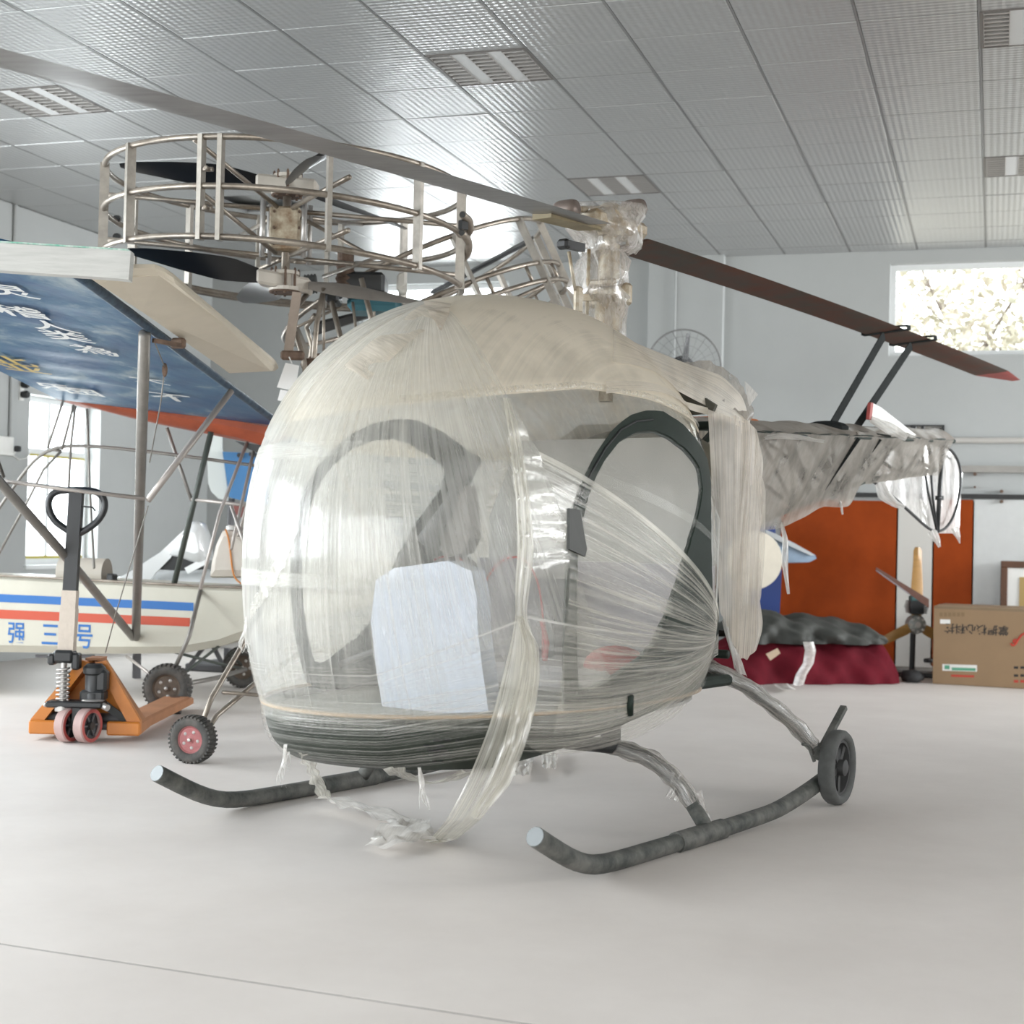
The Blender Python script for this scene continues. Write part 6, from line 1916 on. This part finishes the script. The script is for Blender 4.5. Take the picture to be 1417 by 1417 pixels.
# ================================================================== right-hand wall: panels, boxes, bundle
M['orange_panel'] = mat('orange_red_board', (.33, .055, .008), .6, spec=.12, noise=.25, nscale=2.2)
def board(name, x0, x1, yt, yb, lb, cat, m, thick=.03, yoff=.0):
    a, b = gy(x0, yt, YB), gy(x1, yb, YB)
    return tag(obj(name, MB().bevbox(((a[0] + b[0]) / 2, YB - .005 - thick / 2 - yoff, (a[2] + b[2]) / 2), (b[0] - a[0], thick, a[2] - b[2]), .004), m), lb, cat)
board('wall_panel', 1082, 1240, 691, 924, 'wide orange-red wall panel below the black track, behind the dark bundle', 'panel', M['orange_panel'])
board('wall_panel', 1291, 1345, 691, 924, 'narrow orange-red wall panel to the right of the wooden propeller', 'panel', M['orange_panel'])
board('wall_panel', 1241, 1290, 691, 924, 'narrow white wall panel between the two orange-red panels', 'panel', mat('offwhite_board', (.62, .60, .56), .6))
board('wall_panel', 1346, 1480, 691, 924, 'wide white wall panel at the right edge, above the cardboard box', 'panel', mat('white_board', (.60, .61, .60), .6, noise=.05))
# framed picture
pf = thing('picture_frame', 'brown wooden picture frame with white mount and ochre panel, right edge', 'picture frame', gy(1425, 860, YB - .12))
a, b = gy(1385, 776, YB - .12), gy(1475, 900, YB - .12)
cx_, cz_ = (a[0] + b[0]) / 2, (a[2] + b[2]) / 2
W_, Hh = b[0] - a[0], a[2] - b[2]
M['wood_dk'] = mat('dark_brown_wood', (.11, .045, .02), .5, noise=.3)
for (dx, dz, sx, sz) in ((-W_ / 2 + .03, 0, .06, Hh - .12), (W_ / 2 - .03, 0, .06, Hh - .12), (0, Hh / 2 - .03, W_, .06), (0, -Hh / 2 + .03, W_, .06)):
    obj('frame_bar', MB().bevbox((cx_ + dx, YB - .12, cz_ + dz), (sx, .035, sz), .005), M['wood_dk'], pf)
obj('mount', MB().box((cx_, YB - .112, cz_), (W_ - .1, .012, Hh - .1)), M['white_paint'], pf)
obj('ochre_panel', MB().box((cx_ + .03, YB - .120, cz_ - .03), (W_ - .26, .012, Hh - .22)), mat('ochre', (.42, .29, .11), .6), pf)
# dark frame on the wall near the tail
bf = thing('wall_frame', 'small black-framed panel on the wall behind the helicopter tail', 'frame', gy(1275, 606, YB - .02))
a, b = gy(1241, 588, YB - .02), gy(1306, 640, YB - .02)
for q in (((a[0], a[2] - .014), (b[0], a[2])), ((b[0] - .02, b[2] + .014), (b[0], a[2] - .014)), ((a[0], b[2] + .014), (a[0] + .02, a[2] - .014)), ((a[0], b[2]), (b[0], b[2] + .014))):
    obj('frame_bar', MB().bbox((q[0][0], YB - .03, q[0][1]), (q[1][0], YB - .002, q[1][1])), M['black'], bf)
obj('backing', MB().bbox((a[0] + .015, YB - .012, b[2] + .01), (b[0] - .015, YB - .003, a[2] - .01)), mat('grey_backing', (.36, .35, .32), .7, noise=.2), bf)
cl_ = MB()
for x in (1262, 1266, 1277): cl_.bevbox(gy(x, 593, YB - .035), (.03, .02, .045), .006)
cl_.bar(gy(1258, 596, YB - .035), gy(1268, 597, YB - .035), .02, .02).prism([gy(x, y, YB - .016) for x, y in ((1288, 592), (1303, 592), (1303, 600))], (0, -.01, 0))
obj('clip', cl_, M['black'], bf)

# cardboard box
bx0, bx1 = gz(1290, 946), gz(1460, 956)
BD = unit(bx1 - bx0); BN = V3((-BD[1], BD[0], 0))
hb_ = None
def on_b(x, y, off=0):
    r = ray(x, y); p0 = bx0 - BN * off
    return CC + r * (((p0 - CC) @ BN) / (r @ BN))
htop = on_b(1290, 838)[2]
M['card'] = mat('brown_cardboard', (.31, .205, .115), .75, noise=.08, nscale=3)
Lb = np.linalg.norm(bx1 - bx0)
box = thing('cardboard_box', 'big brown cardboard box printed with upside-down characters, at the right edge', 'box', bx0 + BD * Lb / 2 + BN * .3)
bc = bx0 + BD * Lb / 2 + BN * .32
obj('carton', MB().bevbox(bc + V3((0, 0, htop / 2)), (Lb, .64, htop), .006, (BD, BN, (0, 0, 1))), M['card'], box)
M['tape_dk'] = mat('brown_tape', (.22, .15, .085), .5)
obj('packing_tape', MB().box(bc + V3((0, 0, htop + .001)), (Lb + .004, .07, .003), (BD, BN, (0, 0, 1))).bar(bx0 - BN * .001 + V3((0, 0, htop - .012)), bx0 + BD * Lb - BN * .001 + V3((0, 0, htop - .012)), .003, .022), M['tape_dk'], box)
M['ink'] = mat('black_ink', (.025, .022, .02), .7); M['ink_red'] = mat('red_ink', (.50, .05, .03), .7); M['ink_green'] = mat('green_ink', (.10, .35, .22), .6)
# the characters stand on their head, so they read from the right to the left
x1_, yb_ = 1394.5, 878.5
p = on_b(1396, 879.5, .002); q = on_b(1306, 875.5, .002)
wtxt = np.linalg.norm(p - q)
text_mesh('print_characters', '掌握核心科技', p + V3((0, 0, .070)) * 1.0, (q - p) / wtxt, (0, 0, -1), wtxt / 6.0, M['ink'], box, wx=1.0, bold=.016)
obj('red_script', MB().tube(list(smooth_line(np.array([on_b(x, y, .003) for x, y in ((1399, 890), (1400, 894), (1404, 893), (1408, 887), (1406, 884), (1401, 887), (1405, 891), (1410, 883), (1415, 877), (1422, 876), (1432, 884))]), 40)), .009, 6), M['ink_red'], box, True)
def lab(x0, y0, x1, y1, m, name, off=.0015):
    obj(name, MB().prism([on_b(x0, y0, off), on_b(x1, y0 + (x1 - x0) * .03, off), on_b(x1, y1 + (x1 - x0) * .03, off), on_b(x0, y1, off)], BN * .001), m, box)
lab(1301, 857, 1315, 863, M['white_paint'], 'white_sticker')
lab(1304, 919, 1352, 928, M['white_paint'], 'white_label')
lab(1317, 923.6, 1350, 927.6, M['ink_green'], 'green_print', .003); lab(1307, 920.5, 1314, 926, M['ink_green'], 'green_print', .003)
lab(1316, 933.5, 1348, 936.5, M['ink_red'], 'red_print')
for (y0, m_) in ((922, M['ink']), (933, M['ink']), (941, M['ink_red'])):
    for k in range(3):
        x = 1403 + k * 9
        lab(x, y0, x + 6, y0 + 3.5, m_, 'small_print')
mi = mat('faded_ink', (.24, .16, .085), .8)
for k in range(6): lab(1300 + k * 6, 847.5, 1304.5 + k * 6, 853, mi, 'faded_print')

# red covered bundle and the dark tarpaulin on it
M['maroon'] = mat('maroon_fabric', (.12, .008, .016), .85, spec=.15, noise=.3, nscale=5, bump=.2, bscale=12)
M['tarp'] = mat('dark_grey_tarpaulin', (.05, .052, .046), .7, noise=.4, nscale=5, bump=.3, bscale=9)
bl, br_ = gz(1005, 948), gz(1262, 948)
BA = unit(br_ - bl); BB = V3((-BA[1], BA[0], 0)); Ltot = np.linalg.norm(br_ - bl)
def bundle(L, hprof, depth, z0, seed, x0=0.0, amp=.05, nx=90, nk=34):
    R = np.random.default_rng(seed)
    ph_ = R.uniform(0, 6, 12)
    rows = []
    for i in range(nx):
        u = i / (nx - 1)
        h = np.interp(u, hprof[0], hprof[1]); dw = depth * np.interp(u, [0, .06, .2, .9, .97, 1], [.5, .85, 1, 1, .75, .3])
        row = []
        for k in range(nk):
            t = math.pi * k / (nk - 1)
            r = 1 + amp * (math.sin(7 * u * 3 + 3 * t + ph_[0]) + .7 * math.sin(17 * u + 5 * t + ph_[1]) + .6 * math.sin(31 * u - 4 * t + ph_[2]) + .4 * math.sin(9 * t + 50 * u) - .9 * abs(math.sin(6 * u + 1.7 * t + ph_[5])) - .7 * abs(math.sin(13 * u - 3 * t + ph_[6])) + 1.1 * math.sin(4.5 * u + 2.2 * t + ph_[3]) * math.sin(11 * u + ph_[4]))
            y = -math.cos(t) * dw * .5 * r; z = z0 + (abs(math.sin(t)) ** .9) * (h - z0) * r
            row.append(bl + BA * (x0 + u * L) + BB * (depth * .5 + y) + V3((0, 0, max(z, .004))))
        rows.append(row)
    return np.array(rows)
P = bundle(Ltot, ([0, .05, .15, .5, .78, .86, .93, .98, 1], [.22, .33, .41, .41, .42, .40, .32, .20, .06]), .85, .0, 5)
cbun = tag(obj('covered_bundle', MB().grid(P).add([p for p in P[0]], [tuple(range(P.shape[1]))]).add([p for p in P[-1]], [tuple(range(P.shape[1]))]), M['maroon'], None, True), 'large maroon fabric-covered bundle lying on the floor by the orange panel', 'bundle')
P2 = bundle(Ltot * .86, ([0, .1, .2, .35, .5, .7, .85, .95, 1], [.44, .50, .60, .545, .56, .53, .50, .44, .34]), .92, .33, 9, Ltot * .06, .085)
P2 = P2 - BB * .02
tag(obj('tarpaulin', MB().grid(P2), M['tarp'], None, True), 'crumpled dark grey tarpaulin draped over the maroon bundle', 'tarpaulin')
for k, pts in enumerate((((1060, 905), (1076, 897), (1080, 904), (1066, 914)),)):
    pp = [gd(x, y, 11.96) for x, y in pts]
    obj('paper_label', MB().prism(pp, BB * .004), mat('tan_label', (.55, .42, .30), .7), cbun)
sc1 = np.array([[gd(x + dx, y, 11.9) for dx in (-7, -2, 3, 8)] for x, y in ((1118, 888), (1121, 900), (1118, 918), (1108, 934), (1104, 948))])
sc1[:, 1:3] -= BB * .03
tag(obj('film_scrap', MB().grid(sc1), F['white'], None, True), 'upright scrap of clear film against the maroon bundle', 'film scrap')
sc2 = np.array([[gz(x + dx * 4, y, .02 + .02 * (dx % 2)) for dx in range(6)] for x, y in ((1070, 946), (1074, 950), (1082, 954))])
tag(obj('film_scrap', MB().grid(sc2), F['white'], None, True), 'thin scrap of clear film on the floor before the maroon bundle', 'film scrap')
# loose film under the helicopter
R = np.random.default_rng(4)
for k, (x, y, w_, lb) in enumerate(((722, 1060, 34, 'torn clear film heap on the floor under the helicopter chin'), (760, 1050, 26, 'smaller torn clear film scrap on the floor, right of the film heap'))):
    G = np.array([[gz(x + w_ * (i / 7 - .5) * (1 - .3 * (j / 5)), y + 5 * (j - 2.5) + R.uniform(-2, 2), .012 + .035 * R.random()) for j in range(6)] for i in range(8)])
    tag(obj('film_scrap', MB().grid(G), F['white']), lb, 'film scrap')
# dark bag end beside the bundle
tag(obj('black_bag', MB().hull_ellipsoid(gz(1262, 944) + V3((0, 0, .05)), (.10, .10, .055), 14, 9, fn=lambda q: 1 + .12 * math.sin(7 * q[0] + 5 * q[1])), M['black_soft'], None, True), 'small black bag on the floor between maroon bundle and cardboard box', 'bag')

# three-blade wooden propeller on its engine, standing behind the cardboard box
pe = thing('propeller_engine', 'three-blade wooden propeller on a small black engine, left of the cardboard box', 'engine', V3((*gd(1268, 865, 13.3)[:2], 0)))
M['prop_wood'] = mat('varnished_prop_wood', (.42, .23, .07), .4, noise=.25, nscale=5, stretch=(1, 1, 5))
dp_ = 13.25
hc = gd(1268, 864, dp_)
def wood_blade(tip, w0, w1, name='propeller_blade'):
    d = tip - hc; L = np.linalg.norm(d); d = d / L; s_ = unit(np.cross(d, CF))
    prof_ = [(.06, w0 * .7), (.25, w0), (.5, w0 * .95), (.8, w1 * 1.05), (.95, w1), (1, w1 * .6)]
    rows = []
    for f_, w_ in prof_:
        c = hc + d * L * f_
        rows.append([c - s_ * w_, c - CF * .014, c + s_ * w_, c + CF * .014])
    P = np.array(rows); m_, k_ = P.shape[:2]
    obj(name, MB().add(P.reshape(-1, 3), [(i * k_ + j, i * k_ + (j + 1) % k_, (i + 1) * k_ + (j + 1) % k_, (i + 1) * k_ + j) for i in range(m_ - 1) for j in range(k_)] + [tuple(range(k_)), tuple((m_ - 1) * k_ + j for j in range(k_))]), M['prop_wood'], pe, 'auto')
wood_blade(gd(1270, 757, dp_ + .1), .055, .038)
wood_blade(gd(1210, 893, dp_ - .1), .045, .035)
wood_blade(gd(1330, 900, dp_ + .05), .045, .035)
obj('crankcase', MB().lathe([(.035, -.05), (.075, -.04), (.085, 0), (.085, .06), (.06, .10)], hc, CF, 18), mat('grey_alloy', (.30, .31, .29), .45, .5, noise=.3, nscale=20), pe, 'auto')
bs = MB()
for k in range(8):
    t = k * math.pi / 4
    c = hc + (E1 * math.cos(t) + V3((0, 0, 1)) * math.sin(t)) * .062 - CF * .045
    bs.cyl(c, c - CF * .02, .011, 8)
obj('hub_bolts', bs.lathe([(.026, 0), (.026, .01)], hc - CF * .06, CF, 14), M['alu'], pe)
cyl_ = MB()
for k in range(7): cyl_.bevbox(gd(1268, 832 + k * 2.6, dp_ + .04), (.17 - .008 * abs(k - 3), .16, .010), .002, (E1, E2, (0, 0, 1)))
obj('cylinder_fins', cyl_.bevbox(gd(1268, 840, dp_ + .04), (.11, .11, .13), .01, (E1, E2, (0, 0, 1))), M['black'], pe)
obj('cylinder_head', MB().bevbox(gd(1266, 828, dp_ + .02), (.09, .1, .05), .01, (E1, E2, (0, 0, 1))), mat('teal_head', (.03, .09, .09), .5), pe)
obj('stand', MB().tube([hc + CF * .1, V3((*(hc + CF * .12)[:2], .03))], .025, 8).bevbox(V3((*(hc + CF * .12)[:2], .02)), (.5, .3, .04), .008).tube([gd(1280, 914, 13.3), gd(1292, 914, 13.35)], .02, 8), M['black'], pe)
# long pole leaning across
pa, pb = gd(1213, 787, 13.0), gd(1284, 834, 12.6)
pole = thing('wooden_blade', 'long narrow reddish wooden blade leaning over the box corner, in front of the propeller', 'blade', pb)
obj('blade', MB().prism([pa - V3((0, 0, .012)), pa + V3((0, 0, .012)), pb + V3((0, 0, .035)) + (pb - pa) * .02, pb - V3((0, 0, .035)) + (pb - pa) * .02], E2 * .025), mat('reddish_wood', (.20, .075, .045), .45, noise=.3), pole)
obj('pale_edge', MB().prism([pa - V3((0, 0, .02)), pa - V3((0, 0, .011)), pa * .35 + pb * .65 - V3((0, 0, .025)), pa * .35 + pb * .65 - V3((0, 0, .034))], E2 * .022), mat('pale_edge', (.45, .42, .45), .5), pole)

# blue aircraft parts seen between the helicopter and the wide orange panel
bp_ = thing('blue_aircraft', 'dark blue aircraft tail with pale blue wing tip, behind the film curtain', 'aircraft', V3((*gd(1066, 860, 13.55)[:2], 0)))
obj('body_panel', MB().prism([gd(x, y, 13.55) for x, y in ((1040, 730), (1073, 728), (1074, 760), (1082, 790), (1078, 868), (1040, 870))], E2 * .12), mat('deep_blue', (.012, .035, .16), .45), bp_)
obj('wing_tip', MB().prism([gd(x, y, 13.3) for x, y in ((1060, 733), (1072, 738), (1100, 752), (1128, 768), (1130, 773), (1120, 778), (1060, 779))], E2 * .24 + V3((0, 0, -.01))), mat('pale_blue_grey', (.24, .32, .42), .5, noise=.15), bp_)
obj('wing_edge', MB().prism([gd(x, y, 13.27) for x, y in ((1060, 733), (1072, 738), (1100, 752), (1128, 768), (1122, 769), (1096, 757), (1070, 745), (1060, 742))], E2 * .02), mat('grey_edge', (.42, .44, .45), .5), bp_)
obj('support', MB().bbox(V3((*gd(1052, 860, 13.6)[:2], 0)) - V3((.12, .05, 0)), V3((*gd(1052, 860, 13.6)[:2], .48)) + V3((.12, .05, 0))), M['dkgrey'], bp_)
dc = gd(1042, 775, 13.2)
obj('round_cowl', MB().lathe([(.0, 0), (.25, 0), (.26, .02), (.25, .06), (0, .06)], dc, unit(-E2 + E1 * .25), 36), mat('cream_board', (.56, .51, .42), .6, noise=.1), bp_, 'auto')

# industrial pedestal fan against the column
fc = gd(947, 508, 13.2)
fan = thing('pedestal_fan', 'large black-bladed pedestal fan with wire guard standing by the wall column', 'fan', V3((*fc[:2], 0)))
FRd = 52 / FPX * 13.2
M['wire_grey'] = mat('dull_wire', (.20, .20, .195), .5, .3)
gr = MB()
ax_f = unit(-CF * .98 + E1 * .1)
sa_ = unit(np.cross((0, 0, 1.0), ax_f)); sb2 = np.cross(ax_f, sa_)
def fring(r, o): return [fc + ax_f * o + (sa_ * math.cos(t) + sb2 * math.sin(t)) * r for t in np.linspace(0, 2 * math.pi, 49)[:-1]]
gr.tube(fring(FRd, .0), .008, 6, closed=True)
for r_, o_ in ((.8, .05), (.55, .075), (.3, .085)): gr.tube(fring(FRd * r_, o_), .002, 4, closed=True)
for k in range(26):
    t = 2 * math.pi * k / 26
    d = sa_ * math.cos(t) + sb2 * math.sin(t)
    gr.tube([fc + d * FRd, fc + d * FRd * .8 + ax_f * .05, fc + d * FRd * .3 + ax_f * .085, fc + d * .03 + ax_f * .09], .0022 if k % 4 else .0045, 4, caps=False)
obj('wire_guard', gr, M['wire_grey'], fan, True)
fh = obj('hub', MB().lathe([(.06, -.06), (.07, 0), (.06, .05), (.03, .07)], fc, ax_f, 18).lathe([(.10, -.22), (.11, -.2), (.11, -.08), (.07, -.05)], fc, ax_f, 18), M['black'], fan, 'auto')
for k in range(3):
    t = math.pi / 2 + .10 + k * 2 * math.pi / 3
    d = sa_ * -math.cos(t) + sb2 * math.sin(t); s_ = np.cross(ax_f, d)
    obj('fan_blade', MB().prism([fc + d * .05 - s_ * .028, fc + d * .05 + s_ * .035 + ax_f * .02, fc + d * .29 + s_ * .022 + ax_f * .02, fc + d * .30 - s_ * .012], ax_f * .006), M['black'], fh)
pf0 = fc - ax_f * .14
obj('post', MB().cyl(V3((*pf0[:2], .04)), pf0, .02, 12), M['black'], fan, 'auto')
obj('base', MB().lathe([(.0, 0), (.26, 0), (.26, .02), (.05, .05), (0, .05)], V3((*pf0[:2], 0)), (0, 0, 1), 28), M['black'], fan, 'auto')
